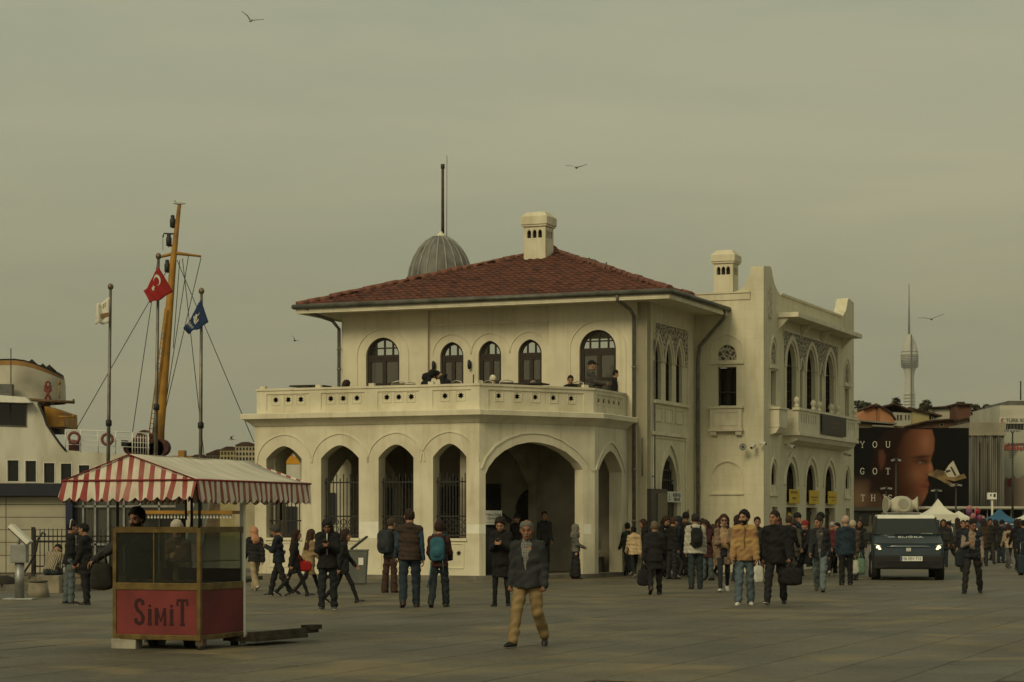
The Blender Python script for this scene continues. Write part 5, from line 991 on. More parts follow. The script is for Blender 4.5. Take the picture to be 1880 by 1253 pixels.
K(lambda b: (b.obox((.28, 1.75, .16), (.1, 1.5, .07), Matrix.Rotation(R(-8), 3, 'Z')), b.obox((.1, 1.6, .1), (.5, 1.2, .05), Matrix.Rotation(R(-8), 3, 'Z')), b.obox((.38, 2.38, .2), (.16, .26, .06), Matrix.Rotation(R(-8), 3, 'Z'))), 'drawbar_platform', WOOD)
b = MB(); b.box(-.17, .17, -.1, .1, 0, .145); o = b.build('stone_block', mat('pale_cut_stone', (.36, .33, .26), .9, .2, 5, .3), bevel=.014); o.location = G(233, 1193); o.rotation_euler[2] = KT + R(4); tag(o, 'pale cut stone block wedged under the front left of the cart', 'stone block')
# ================================================================= right: square, billboard, houses, tower
def grp(name, px, Y, lab, cat, group=None, z=0):
    o = empty(name, (W(px, 955, Y).x, Y, z)); tag(o, lab, cat, group); return o
def part(root, fn, name, m, par=None, kind=None, **k):
    b = MB(); fn(b); o = b.build(name, m, par or root, **k); o.matrix_parent_inverse = Matrix() if par else Matrix.Translation(-root.location)
    return tag(o, kind=kind) if kind else o
class PXY:
    def __init__(s, Y): s.Y = Y; s.d = Vector((1, 0, 0)); s.n = Vector((0, -1, 0))
    def __call__(s, a, c, t=0): v = W(a, c, s.Y); return Vector((v.x, s.Y - t, v.z))
def rect(a, c, a2, c2): return [(a, c2), (a2, c2), (a2, c), (a, c)]
def bx(b, Y, a, c, a2, c2, d0, d1, m=0): b.box(W(a, 0, Y).x, W(a2, 0, Y).x, Y + d0, Y + d1, W(0, c2, Y).z, W(0, c, Y).z, m)
# ---- billboard on its own building
YB = 165.0; B = grp('billboard', 1676, YB, 'huge dark billboard with a face in profile and white widely spaced letters', 'billboard'); PB = PXY(YB)
part(B, lambda b: bx(b, YB, 1560, 786, 1779, 934, .05, .6), 'board', mat('board_black', (.008, .008, .0075), .9, .1, 1, spec=.05))
part(B, lambda b: [bx(b, YB, x, 934, x + 4, 990, .1, .5) for x in (1590, 1650, 1710, 1770)], 'support', DARKIRON)
def flatpoly(pts, t): return lambda b: b.fplate(PB, pts, [], t - .01, t)
def grad_mat(name, c0, c1, ang, scale=.25, noise=3.0):
    """printed tone: two inks blended across the print"""
    m = bpy.data.materials.new(name); m.use_nodes = True; t = m.node_tree; b = t.nodes['Principled BSDF']; b.inputs['Roughness'].default_value = .75
    tcn = t.nodes.new('ShaderNodeTexCoord'); mpn = t.nodes.new('ShaderNodeMapping'); mpn.inputs['Rotation'].default_value = (0, ang, 0); sp = t.nodes.new('ShaderNodeSeparateXYZ'); n = t.nodes.new('ShaderNodeTexNoise'); n.inputs['Scale'].default_value = noise
    r = t.nodes.new('ShaderNodeValToRGB'); r.color_ramp.elements[0].color = (*c0, 1); r.color_ramp.elements[1].color = (*c1, 1); a = t.nodes.new('ShaderNodeMath'); a.operation = 'MULTIPLY_ADD'; a.inputs[1].default_value = .25
    t.links.new(tcn.outputs['Generated'], mpn.inputs[0]); t.links.new(mpn.outputs[0], sp.inputs[0]); t.links.new(tcn.outputs['Object'], n.inputs['Vector']); t.links.new(n.outputs['Fac'], a.inputs[0]); t.links.new(sp.outputs[0], a.inputs[2]); t.links.new(a.outputs[0], r.inputs[0]); t.links.new(r.outputs[0], b.inputs['Base Color']); return m
SK0, SK1 = (.055, .018, .01), (.27, .115, .055)
head = [(1655, 787), (1711, 789), (1716, 806), (1715, 826), (1711, 838), (1709, 846), (1714, 862), (1712, 868), (1704, 873), (1703, 879), (1706, 889), (1702, 896), (1704, 903), (1698, 916), (1690, 930), (1648, 933), (1630, 933), (1612, 900), (1606, 860), (1612, 815), (1630, 792)]
def sdist(X, Y, pts):
    d = np.full(X.shape, 1e9); ins = np.zeros(X.shape, bool); n = len(pts)
    for i in range(n):
        (ax, ay), (bx_, by) = pts[i], pts[(i + 1) % n]; vx, vy = bx_ - ax, by - ay; t = np.clip(((X - ax) * vx + (Y - ay) * vy) / (vx * vx + vy * vy + 1e-9), 0, 1)
        d = np.minimum(d, np.hypot(X - ax - t * vx, Y - ay - t * vy)); c = ((ay > Y) != (by > Y)) & (X < (bx_ - ax) * (Y - ay) / (by - ay + 1e-9) + ax); ins ^= c
    return np.where(ins, -d, d)
def portrait():
    """flat poster print: a plain generic profile, its inks blended point by point"""
    gx = np.arange(1562, 1778.1, 1.2); gy = np.arange(787, 933.1, 1.2); X, Y = np.meshgrid(gx, gy); C = np.zeros((*X.shape, 3)) + (.008, .008, .0075)
    def ink(mask, col): C[:] = C * (1 - mask[..., None]) + np.array(col) * mask[..., None]
    soft = lambda d, w: 1 / (1 + np.exp(np.clip(d / w * 4, -30, 30))); gs = lambda x, y, sx, sy, a=0: np.exp(-(((X - x) * math.cos(a) + (Y - y) * math.sin(a)) / sx) ** 2 - ((-(X - x) * math.sin(a) + (Y - y) * math.cos(a)) / sy) ** 2)
    ink(soft(sdist(X, Y, [(1560, 940), (1660, 940), (1640, 912), (1604, 884), (1560, 880)]), 12) * .9, (.07, .042, .027)); ink(gs(1576, 915, 16, 22) * .7, (.16, .1, .06))
    m = soft(sdist(X, Y, head), 1.6); t = np.clip((X - 1634) / 72, 0, 1); t = t * t * (3 - 2 * t)
    sk = np.array((.022, .01, .007)) + t[..., None] * np.array((.15, .056, .028))
    sk += (gs(1700, 812, 12, 18) * .07 + gs(1684, 872, 13, 12) * .05 + gs(1708, 858, 4, 13) * .1 + gs(1700, 915, 7, 8) * .04)[..., None] * np.array((1, .55, .33))
    sk *= (1 - .6 * gs(1694, 845, 15, 7))[..., None] * (1 - .35 * gs(1668, 905, 22, 20))[..., None] * (1 - .4 * gs(1702, 883, 4, 5))[..., None] * (1 - .3 * gs(1690, 926, 14, 8))[..., None]
    C[:] = C * (1 - m[..., None]) + sk * m[..., None]
    ink(soft(sdist(X, Y, [(1596, 905), (1600, 850), (1606, 815), (1628, 787), (1676, 786), (1660, 797), (1646, 826), (1640, 866), (1634, 890), (1616, 905)]), 5) * .92, (.018, .01, .008))
    ink(soft(sdist(X, Y, [(1613, 828), (1621, 826), (1626, 838), (1623, 856), (1617, 864), (1613, 850)]), 3) * .8, (.1, .04, .022))
    ink(gs(1692, 839, 17, 2.3, -.1) * .97, (.03, .014, .01)); ink(gs(1693, 848.5, 10, 2.8, .05) * .97, (.02, .01, .009)); ink(gs(1691, 849.5, 4.5, 1.4) * .85, (.22, .17, .13)); ink(gs(1693, 849.3, 1.5, 1.5) * .95, (.015, .008, .006)); ink(gs(1702, 872, 3.5, 1.8) * .6, (.05, .02, .014))
    ink(gs(1697, 891, 8, 2.6, .1) * .9, (.13, .035, .028)); ink(gs(1697, 897.5, 7, 2.6, -.1) * .9, (.17, .05, .04)); ink(gs(1698, 894.3, 8, .8) * .8, (.035, .012, .01))
    V = np.array([tuple(W(x, y, YB) + Vector((0, -.008, 0)) - B.location) for x, y in zip(X.ravel(), Y.ravel())]); w_ = len(gx); i = np.arange(len(gy) - 1)[:, None] * w_ + np.arange(w_ - 1)[None, :]; i = i.ravel()
    me = bpy.data.meshes.new('printed_portrait'); me.from_pydata([tuple(v) for v in V], [], [tuple(q) for q in np.stack([i, i + w_, i + w_ + 1, i + 1], 1).tolist()]); at = me.color_attributes.new('ink', 'FLOAT_COLOR', 'POINT'); at.data.foreach_set('color', np.concatenate([np.clip(C, 0, 1), np.ones((*X.shape, 1))], 2).astype(np.float32).ravel())
    m_ = bpy.data.materials.new('poster_print'); m_.use_nodes = True; t_ = m_.node_tree; a_ = t_.nodes.new('ShaderNodeAttribute'); a_.attribute_name = 'ink'; b_ = t_.nodes['Principled BSDF']; b_.inputs['Roughness'].default_value = .9; b_.inputs['Specular IOR Level'].default_value = .05; t_.links.new(a_.outputs['Color'], b_.inputs['Base Color'])
    me.materials.append(m_); o = bpy.data.objects.new('printed_portrait', me); COL.objects.link(o); o.parent = B
portrait()
part(B, flatpoly([(1742, 854), (1750, 846), (1762, 872), (1754, 876), (1740, 876), (1734, 866)], .04), 'printed_card', mat('print_card', (.5, .46, .36), .8, .1, 2))
part(B, lambda b: (b.fplate(PB, [(1744, 858), (1747, 857), (1756, 873), (1753, 875)], [], .04, .046), b.fplate(PB, [(1735, 864), (1745, 863), (1745, 866), (1737, 869)], [], .04, .046)), 'printed_bars', INK)
part(B, lambda b: (b.fplate(PB, [(1702, 872), (1720, 862), (1736, 866), (1748, 876), (1770, 870), (1774, 878), (1752, 884), (1734, 880), (1756, 892), (1748, 895), (1722, 880)], [], .03, .036)), 'printed_foil', mat('print_foil', (.26, .17, .07), .6, .4, 1.2, dark=(.05, .035, .02)))
WL = mat('print_white', (.6, .58, .5), .8, 0)
class PS:  # letters in photo px: s to the right, z up
    def __init__(s, Y): s.Y = Y
    def __call__(s, a, z, t=0): v = W(a, -z, s.Y); return Vector((v.x, s.Y - t, v.z))
for word, xs, y in (('YOU', (1579, 1602, 1626), 822), ('GOT', (1579, 1602, 1626), 871), ('THIS', (1580, 1599, 1619, 1630), 920)):
    for ch, x in zip(word, xs):
        n0 = len(B.children); o = letters('letter', ch, PS(YB), x, -y, 11, 8, 0, 1.0, .06, WL, B)
        for q in o: q.matrix_parent_inverse = Matrix.Translation(-B.location)
# ---- corrugated grey building
YC = 172.0; C_ = grp('office_block', 1810, YC, 'grey ribbed concrete block beside the billboard', 'building')
part(C_, lambda b: bx(b, YC, 1783, 790, 1845, 1000, .25, 8), 'wall', mat('ribbed_concrete', (.22, .21, .17), .9, .25, .5, .1, stretch=(4, 1, .4)))
part(C_, lambda b: bx(b, YC, 1780, 776, 1847, 800, .0, 8.1), 'parapet', mat('parapet_beige', (.3, .27, .2), .9, .15, .6))
rib = MATR = mat('rib_concrete', (.2, .19, .155), .9, .25, .6, stretch=(4, 1, .4)); r0 = None
for k in range(15):
    x = 1783.5 + k * 3.75; o = part(C_, lambda b: bx(b, YC, x, 801, x + 2.3, 940, .02 + .06 * (k % 3), .25), 'rib', rib)
part(C_, lambda b: [bx(b, YC, x, 799, x + 3, 804, -.02, .0) for x in (1807, 1822, 1828)], 'vent', BLACKPAINT)
part(C_, lambda b: [bx(b, YC, x, 812, x + 1, 938, -.03, .02) for x in (1798, 1812, 1831)], 'dark_downpipe', DARKIRON)
# ---- banner building
YT = 178.0; D = grp('banner_building', 1870, YT, 'white office building with large banner at the right edge', 'building'); PT = PXY(YT)
part(D, lambda b: (bx(b, YT, 1837, 752, 1960, 1000, .2, 12), bx(b, YT, 1838, 744, 1960, 752, .5, 11)), 'wall', mat('office_white', (.46, .44, .36), .85, .12, .4))
part(D, lambda b: bx(b, YT, 1857, 735, 1960, 744, 1, 10), 'roof_storey', mat('roof_storey_grey', (.13, .13, .11), .6, .2, .6))
part(D, lambda b: bx(b, YT, 1835, 766, 1960, 778, .05, .19), 'name_band', mat('band_white', (.5, .48, .4), .7, .05, 1))
t_ = text('lettering', 'TÜRK KIZILAY', PT, 1846, 772, .06, .42, INK, None, 'LEFT', 1.0); t_.parent = D; t_.matrix_parent_inverse = Matrix.Translation(-D.location)
part(D, lambda b: b.fplate(PT, ([(1841 + 3.6 * math.cos(R(40 + 28 * k)), 772 + 3.9 * math.sin(R(40 + 28 * k))) for k in range(11)] + [(1841.8 + 2.6 * math.cos(R(320 - 28 * k)), 772 + 3 * math.sin(R(320 - 28 * k))) for k in range(11)]), [], .05, .07), 'red_crescent', mat('crescent_red', (.3, .03, .02), .7, 0))
for k in range(6): w = part(D, lambda b: bx(b, YT, 1845 + 6 * k, 779, 1850 + 6 * k, 789, .15, .19), 'window', PANE_BLACK)
part(D, lambda b: bx(b, YT, 1841, 791, 1960, 932, .05, .19), 'banner', grad_mat('banner_print', (.33, .34, .27), (.4, .39, .31), 0, noise=.6))
part(D, lambda b: (b.fplate(PT, [(1845, 816), (1875, 814), (1890, 813), (1890, 816), (1845, 819)], [], .05, .055), [b.fplate(PT, rect(1842 + 6 * k, 826 + k % 2, 1846.5 + 6 * k, 819 + k % 3), [], .05, .055) for k in range(7)]), 'banner_script', mat('banner_red', (.33, .06, .05), .8, 0))
part(D, lambda b: [b.fplate(PT, rect(1850 + 5 * k, 817, 1853.5 + 5 * k, 814), [], .055, .058) for k in range(6)] + [b.fplate(PT, rect(1852, 829 + 3 * k, 1868 - 2 * k, 828 + 3 * k), [], .055, .058) for k in range(5)], 'banner_small_print', mat('banner_ink', (.08, .07, .06), .8, 0))
part(D, lambda b: b.fplate(PT, [(1842, 930), (1842, 884), (1848, 876), (1853, 882), (1860, 872), (1868, 880), (1880, 872), (1880, 930)], [], .05, .056), 'banner_picture', grad_mat('banner_crowd', (.08, .05, .035), (.27, .2, .15), 0, noise=9))
part(D, lambda b: b.fplate(PT, [(1849, 880), (1857, 878), (1858, 890), (1854, 896), (1849, 892)], [], .057, .06), 'banner_figure', mat('banner_maroon', (.14, .03, .03), .8, 0))
part(D, lambda b: b.tube([W(1874, 735, YT + 2), W(1874, 700, YT + 2)], .06, 5), 'roof_mast', DARKIRON)
part(D, lambda b: [bx(b, YT, 1843 + 7 * k, 936, 1848 + 7 * k, 985, .1, .19) for k in range(8)], 'shop_opening', BLACKPAINT)
# ---- low canopy and shops behind the square
S = grp('market_canopy', 1800, 150, 'long low white canopy across the back of the square', 'canopy')
part(S, lambda b: bx(b, 150, 1700, 930, 1960, 934, 0, 6), 'roof', mat('canopy_white', (.45, .43, .35), .8, .1, .5)); part(S, lambda b: [bx(b, 150, x, 934, x + 1.5, 1000, .5, .6) for x in range(1705, 1950, 22)], 'post', GREYMETAL)
part(S, lambda b: bx(b, 150, 1700, 936, 1960, 1000, 5, 5.4), 'back_wall', mat('shop_dark', (.05, .045, .035), .9, .3, .6))
S2 = grp('dark_kiosk', 1585, 140, 'dark flat roofed kiosk seen between the tower and the van', 'kiosk')
part(S2, lambda b: bx(b, 140, 1560, 931, 1668, 938, 0, 4), 'roof', mat('kiosk_roof', (.045, .042, .035), .8, .2, 1)); part(S2, lambda b: bx(b, 140, 1562, 938, 1664, 1002, .4, 3.8), 'wall', mat('kiosk_wall', (.09, .08, .06), .9, .3, .8)); part(S2, lambda b: [bx(b, 140, x, 942, x + 12, 965, .33, .39) for x in range(1566, 1660, 18)], 'window', PANE_BLACK)
# ---- houses on the slope
BRK = mat('orange_brick_wall', (.42, .2, .1), .9, .12, .8); YEL = mat('ochre_wall', (.36, .3, .15), .9, .15, .6); WHT = mat('white_wall', (.5, .47, .38), .9, .1, .6); RBR = mat('red_brown_wall', (.15, .07, .045), .9, .2, .6); RFD = mat('dark_tiled_roof', (.085, .045, .03), .95, .3, .8, .2); RFG = mat('grey_sheet_roof', (.2, .18, .15), .8, .2, .6)
def house(name, Y, poly, depth, wm, rm, lab, roofline, wins=(), wm2=None, base=985):
    px = sum(p[0] for p in poly) / len(poly); h = grp(name, px, Y, lab, 'house', 'houses on the slope behind the square'); pq = PXY(Y)
    part(h, lambda b: b.fplate(pq, poly, [], -depth, 0), 'wall', wm)
    for (a, c), (a2, c2) in roofline:
        part(h, lambda b: b.fplate(pq, [(a, c - 2.2), (a2, c2 - 2.2), (a2, c2 + .6), (a, c + .6)][::-1], [], -depth - .4, .5), 'roof', rm)
    for a, c, a2, c2 in wins:
        f = part(h, lambda b: b.fstrip(pq, rect(a, c, a2, c2), .5, .001, .05, closed=True), 'window', WHT); part(h, lambda b: b.fplate(pq, rect(a, c, a2, c2), [], .0, .02), 'pane', PANE_BLACK, f)
    return h
house('brick_house', 214, [(1570, 990), (1609, 990), (1609, 745), (1585, 754), (1570, 772)], 9, BRK, RFD, 'bare orange brick house with a sloping gable, left of the row', [((1584, 752), (1609, 743))])
house('brick_house', 212, [(1616, 990), (1642, 990), (1642, 772), (1632, 757), (1616, 749)], 8, BRK, RFD, 'narrow orange brick gable wall stepping down to the right', [((1611, 745), (1634, 758)), ((1634, 758), (1644, 772))])
house('timber_house', 222, [(1640, 990), (1673, 990), (1673, 759), (1640, 757)], 9, mat('pale_grey_wall', (.38, .37, .3), .9, .1, .6), RFD, 'pale house with tall bay windows under a dark roof', [((1622, 747), (1640, 743)), ((1640, 743), (1676, 756))], [(1646, 762, 1650, 772), (1652, 762, 1656, 772), (1661, 762, 1664, 771), (1667, 762, 1670, 771)])
house('ochre_house', 230, [(1673, 990), (1706, 990), (1706, 762), (1697, 755), (1675, 752)], 10, YEL, RFD, 'ochre walled house under a dark tiled roof', [((1668, 750), (1700, 758)), ((1700, 758), (1728, 765))], [(1710, 766, 1714, 771)])
house('white_house', 240, [(1708, 990), (1757, 990), (1757, 749), (1708, 752)], 10, WHT, RFD, 'windowless white side wall of a flat roofed house', [((1708, 750), (1758, 747))])
house('red_brown_house', 236, [(1757, 990), (1782, 990), (1782, 745), (1776, 742), (1757, 743)], 10, RBR, RFD, 'tall red brown house with chimneys at the right of the row', [((1754, 743), (1784, 744))])
part(bpy.data.objects['red_brown_house'], lambda b: [bx(b, 237, x, 737, x + 3, 743, 1, 2) for x in (1762, 1767, 1772)], 'chimney', RFD)
house('low_house', 204, [(1565, 990), (1660, 990), (1660, 783), (1565, 776)], 4, mat('grime_wall', (.14, .1, .06), .9, .3, .5), RFG, 'low building with a long grey lean-to roof above the billboard', [((1565, 773), (1645, 779)), ((1600, 783), (1640, 785))], [(1604, 786, 1609, 790), (1612, 786, 1616, 790)])
house('low_house', 206, [(1660, 990), (1757, 990), (1757, 770), (1700, 774), (1660, 786)], 4, mat('rust_wall', (.13, .07, .045), .9, .3, .5), RFD, 'low rust coloured building with tiled roof above the billboard', [((1658, 785), (1700, 775)), ((1700, 775), (1758, 770))], [(1726, 778, 1732, 783)])
house('far_house', 262, [(1780, 990), (1840, 990), (1840, 760), (1800, 757), (1780, 762)], 8, mat('far_house_wall', (.26, .22, .16), .9, .2, .5), RFD, 'distant house rows between the red brown house and the banner building', [((1782, 759), (1840, 757))], [(1800 + 7 * k, 763, 1804 + 7 * k, 767) for k in range(5)])
house('far_house', 200, [(1776, 990), (1850, 990), (1850, 776), (1776, 770)], 5, mat('dark_house_wall', (.085, .06, .04), .9, .3, .5), RFD, 'dark low house front just above the grey ribbed block', [((1774, 769), (1850, 774))])
# trees on the slope
LEAF = mat('dark_leaf', (.085, .08, .045), .9, .3, 2); BARK = mat('bark', (.06, .045, .03), .95, .2, 3)
def tree(px, py, Y, w, h, lab):
    w *= .6; h *= .62
    p = W(px, py, Y); o = empty('tree', p); tag(o, lab, 'tree', 'trees above the roofs'); b = MB(); b.tube([(0, 0, -8), (0, 0, 0), (.1, 0, h * .6)], [.3, .22, .08], 6)
    for k in range(5): a = random.uniform(0, 6.28); b.tube([(0, 0, h * .1 * k), (w * .4 * math.cos(a), w * .4 * math.sin(a), h * (.25 + .12 * k))], [.08, .03], 4)
    b.build('trunk', BARK, o); c = MB()
    for k in range(420):
        a = random.uniform(0, 6.28); r_ = w * .5 * random.random() ** .5; zz = random.random(); q = Vector((r_ * math.cos(a) * (1 - .6 * zz), r_ * math.sin(a) * (1 - .6 * zz), h * (.1 + .9 * zz))); s_ = random.uniform(.12, .3)
        d = [Vector((random.uniform(-1, 1), random.uniform(-1, 1), random.uniform(-.6, .6))) * s_ for _ in range(3)]; c.add([q + x for x in d], [(0, 1, 2)])
    tag(c.build('crown', LEAF, o, recalc=False), kind='stuff')
for a in ((1645, 752, 226, 2.2, 1.9, 'small bare topped tree above the pale bay window house'), (1576, 758, 250, 4.5, 2.2, 'dark bushy tree beside the tower edge'), (1590, 757, 252, 4, 1.8, 'dark bush right of the tower edge tree'), (1701, 762, 238, 3.2, 2.6, 'round dark tree right of the ochre house roof'), (1694, 757, 240, 2, 1.5, 'small tree on the ochre house ridge'), (1812, 756, 270, 3, 1.4, 'low tree behind the far house roofs'), (1790, 758, 268, 3.5, 1.6, 'dark tree right of the red brown house')): tree(*a)
# ---- television tower on the far hill
YW = 5300.0; TW = grp('television_tower', 1669, YW, 'pale slender television tower with bulbous ribbed top and tall antenna', 'tower', z=150)
def tz(py): return W(0, py, YW).z
cx = W(1670, 0, YW).x; sx = YW / FPX; TWM = mat('tower_white', (.52, .5, .42), .8, .06, .01); TWD = mat('tower_dark', (.07, .07, .065), .7, .1, .01)
part(TW, lambda b: b.lathe([(9.5 * sx, tz(800)), (9.5 * sx, tz(745)), (9 * sx, tz(728)), (8.6 * sx, tz(716)), (8.4 * sx, tz(706)), (8 * sx, tz(694)), (10 * sx, tz(682)), (14 * sx, tz(672)), (16 * sx, tz(660)), (15.5 * sx, tz(648)), (13 * sx, tz(636)), (10 * sx, tz(628)), (6 * sx, tz(618)), (3 * sx, tz(614))], (cx, YW, 0), 20), 'shaft', TWM)
for k in range(12):
    y = 640 + k * 3.1; r_ = 16.4 if 650 < y < 672 else 15.4
    part(TW, lambda b: b.lathe([(r_ * sx * (.9 if y < 644 else 1), tz(y + 1.3)), (r_ * sx * (.9 if y < 644 else 1), tz(y))], (cx, YW, 0), 20), 'window_band', TWD)
part(TW, lambda b: b.box(cx - 1.1 * sx, cx + 1.1 * sx, YW - 17.5 * sx, YW - 15 * sx, tz(800), tz(616)), 'spine', TWD)
for y in (724, 730, 736, 742, 748): part(TW, lambda b: b.lathe([(11.5 * sx, tz(y + 1.5)), (11.5 * sx, tz(y))], (cx, YW, 0), 16), 'gallery', TWM)
part(TW, lambda b: b.lathe([(2.2 * sx, tz(616)), (2 * sx, tz(580)), (1.3 * sx, tz(560)), (.8 * sx, tz(521))], (cx - 1 * sx, YW, 0), 8), 'antenna', mat('antenna_steel', (.2, .2, .2), .6, .1, .02))
# ---- tents, sign, lamp posts
def tent(name, px, base, Y, w, top, m, lab, hs=1.0):
    o = grp(name, px, Y, lab, 'tent'); c = W(px, base, Y); zt = W(0, top, Y).z; ze = c.z; h = w / 2
    def f(b):
        prof = [(1, 0), (.75, .1), (.5, .28), (.3, .5), (.15, .76), (.0, 1)]; vs = []
        for r_, k in prof:
            for sx_, sy_ in ((-1, -1), (1, -1), (1, 1), (-1, 1)): vs.append((c.x + sx_ * h * r_, Y + sy_ * h * r_, ze + (zt - ze) * k))
        b.add(vs, [(4 * i + j, 4 * i + (j + 1) % 4, 4 * i + 4 + (j + 1) % 4, 4 * i + 4 + j) for i in range(len(prof) - 1) for j in range(4)])
    part(o, f, 'roof', m); part(o, lambda b: [b.box(c.x + x0, c.x + x1, Y + y0, Y + y1, ze - .3, ze) for x0, x1, y0, y1 in ((-h, h, -h - .01, -h + .01), (-h, h, h - .01, h + .01), (-h - .01, -h + .01, -h + .02, h - .02), (h - .01, h + .01, -h + .02, h - .02))], 'valance', m)
    for sx_ in (-1, 1):
        for sy_ in (-1, 1): part(o, lambda b: b.tube([(c.x + sx_ * h * .96, Y + sy_ * h * .96, 0), (c.x + sx_ * h * .96, Y + sy_ * h * .96, ze)], .04, 6), 'pole', WHITEMETAL)
    return o
TWH = mat('tent_white', (.62, .6, .5), .85, .06, 1)
tent('peaked_tent', 1722, 945, 120, 1.9, 916, TWH, 'white tent with one sharp high peak behind the van')
bt = tent('blue_tent', 1835, 957, 98, 1.75, 934, mat('tent_blue', (.035, .11, .2), .8, .1, 1), 'blue canopy tent with white print at the right')
part(bt, lambda b: [bx(b, 98, 1812 + 5 * k, 960, 1815.5 + 5 * k, 962, -.93, -.89) for k in range(6)] + [bx(b, 98, 1843 + 4 * k, 962, 1846 + 4 * k, 964, -.93, -.89) for k in range(3)], 'printed_words', TWH)
tent('peaked_tent', 1890, 955, 104, 1.6, 938, TWH, 'white tent cut by the right edge of the picture')
tent('peaked_tent', 1760, 952, 128, 1.9, 938, TWH, 'low white stall tent right of the sharp peaked one')
o = grp('hanging_sign', 1822, 130, 'white boxed sign on a post in front of the ribbed block', 'sign'); part(o, lambda b: bx(b, 130, 1814, 905, 1830, 917, 0, .3), 'box', PAPER); part(o, lambda b: bx(b, 130, 1821, 917, 1824, 1000, .1, .2), 'post', WHITEMETAL); part(o, lambda b: (b.fplate(PXY(130), [(1817, 908), (1821, 908), (1819, 913)], [], .0, .01), b.fplate(PXY(130), rect(1824, 913, 1828, 907), [], 0, .01)), 'symbols', INK)
def lamp(px, top, Y, lab, w=9):
    o = grp('street_lamp', px, Y, lab, 'street lamp', 'street lamps round the square'); x = W(px, 0, Y).x; zt = W(0, top, Y).z
    part(o, lambda b: b.tube([(x, Y, 0), (x, Y, zt)], [.09, .05], 8), 'post', DARKIRON)
    for s_ in (-1, 1): h = part(o, lambda b: b.tube([(x, Y, zt), (x + s_ * w / FPX * Y * .6, Y, zt + .25), (x + s_ * w / FPX * Y, Y, zt + .1)], .04, 6), 'arm', DARKIRON); part(o, lambda b: b.obox((x + s_ * w / FPX * Y * .8, Y, zt + .2), (.5, .25, .12), Matrix.Rotation(s_ * .15, 3, 'Y')), 'lamp_head', GREYMETAL, h)
lamp(1859, 796, 142, 'tall twin headed street lamp in front of the banner building'); lamp(1627, 902, 150, 'thin lamp post in front of the printed shoulder', 5); lamp(1645, 850, 152, 'tall thin post crossing the printed face', 3); lamp(1719, 906, 150, 'thin lamp post right of the printed chin', 4); lamp(1755, 896, 148, 'thin lamp post near the right edge of the billboard', 5)
# ---- skyline across the water on the left
def far_house(px0, px1, top, Y, lab, wm, rm, rows):
    h = grp('waterside_house', (px0 + px1) / 2, Y, lab, 'building', 'houses across the water on the left', z=-1.5); pq = PXY(Y); base = 955 + 3.1 / Y * FPX
    part(h, lambda b: bx(b, Y, px0, top, px1, base, 0, 14), 'wall', wm); part(h, lambda b: b.fplate(pq, [(px0 - 1, top), (px1 + 1, top), ((px0 + px1) / 2 + 6, top - (px1 - px0) * .16), ((px0 + px1) / 2 - 6, top - (px1 - px0) * .16)], [], -14.3, .3), 'roof', rm)
    for r_ in range(rows):
        for k in range(int((px1 - px0) / 6)): part(h, lambda b: bx(b, Y, px0 + 2 + 6 * k, top + 4 + 9 * r_, px0 + 5 + 6 * k, top + 9 + 9 * r_, -.1, -.01), 'window', PANE_BLACK)
far_house(320, 366, 845, 420, 'long low waterside building right of the ferry mast', RBR, RFD, 1); far_house(378, 432, 834, 410, 'dark roofed waterside house behind the right flagpole', mat('grime_wall', (0, 0, 0)), RFD, 2); far_house(432, 470, 818, 360, 'cream apartment block with balconies left of the arcade', mat('apartment_cream', (.4, .34, .22), .9, .15, .3), RFD, 5); far_house(346, 384, 841, 425, 'low brown waterside house in the middle of the row', mat('rust_wall', (0, 0, 0)), RFD, 1); far_house(404, 440, 826, 405, 'brown waterside house with pale windows beside the apartment block', YEL, RFD, 2)
# ---- the van with loudspeakers
VN = empty('loudspeaker_van', G(1668, 1066) + Vector((0, .0, 0))); VY = VN.location.y; VN.rotation_euler[2] = R(-8); VN.scale = (1.07, 1.05, 1.0)
tag(VN, 'dark blue van with white roof, lit headlights and loudspeaker horns on top', 'van')
VB = mat('van_blue', (.009, .027, .042), .4, .2, 2.5, spec=.4); VBK = mat('van_black_plastic', (.018, .018, .018), .6, .1, 4); VG = glass('van_glass', (.25, .28, .26), .45, .04); CHR = mat('chrome', (.5, .5, .46), .25, 0, metal=.9)
v = lambda fn, name, m, par=None, **k: P(fn, name, m, par or VN, **k)
# profile (y from front 0 back to 4.3, z), extruded across with tumblehome
def body(b):
    prof = [(.0, .32), (-.02, .62), (.02, .86), (.12, .98), (.55, 1.1), (.98, 1.2), (1.55, 1.68), (1.72, 1.735), (4.2, 1.735), (4.32, 1.6), (4.35, .35)]
    n = len(prof); vs = []
    wz = lambda z: .885 if z < 1.02 else .885 - (z - 1.02) * .2
    for s_ in (-1, 1):
        for y, z in prof: vs.append((s_ * wz(z) * (.93 if y < .01 else .975 if y < .1 else 1), y, z))
    fs = [tuple(range(n))[::-1], tuple(range(n, 2 * n))] + [(i, i + 1, n + i + 1, n + i) for i in range(n - 1)] + [(n - 1, 0, n, 2 * n - 1)]
    b.add(vs, fs)
o = v(body, 'body', VB, bevel=.05)
v(lambda b: b.hexa([(-.73, 1.6, 1.72), (.73, 1.6, 1.72), (.73, 4.2, 1.72), (-.73, 4.2, 1.72), (-.7, 1.7, 1.765), (.7, 1.7, 1.765), (.7, 4.15, 1.765), (-.7, 4.15, 1.765)]), 'roof_panel', WHITEMETAL, bevel=.02)
v(lambda b: b.hexa([(-.74, 1.5, 1.655), (.74, 1.5, 1.655), (.74, 1.62, 1.66), (-.74, 1.62, 1.66), (-.72, 1.53, 1.735), (.72, 1.53, 1.735), (.72, 1.65, 1.75), (-.72, 1.65, 1.75)]), 'roof_edge', WHITEMETAL, bevel=.015)
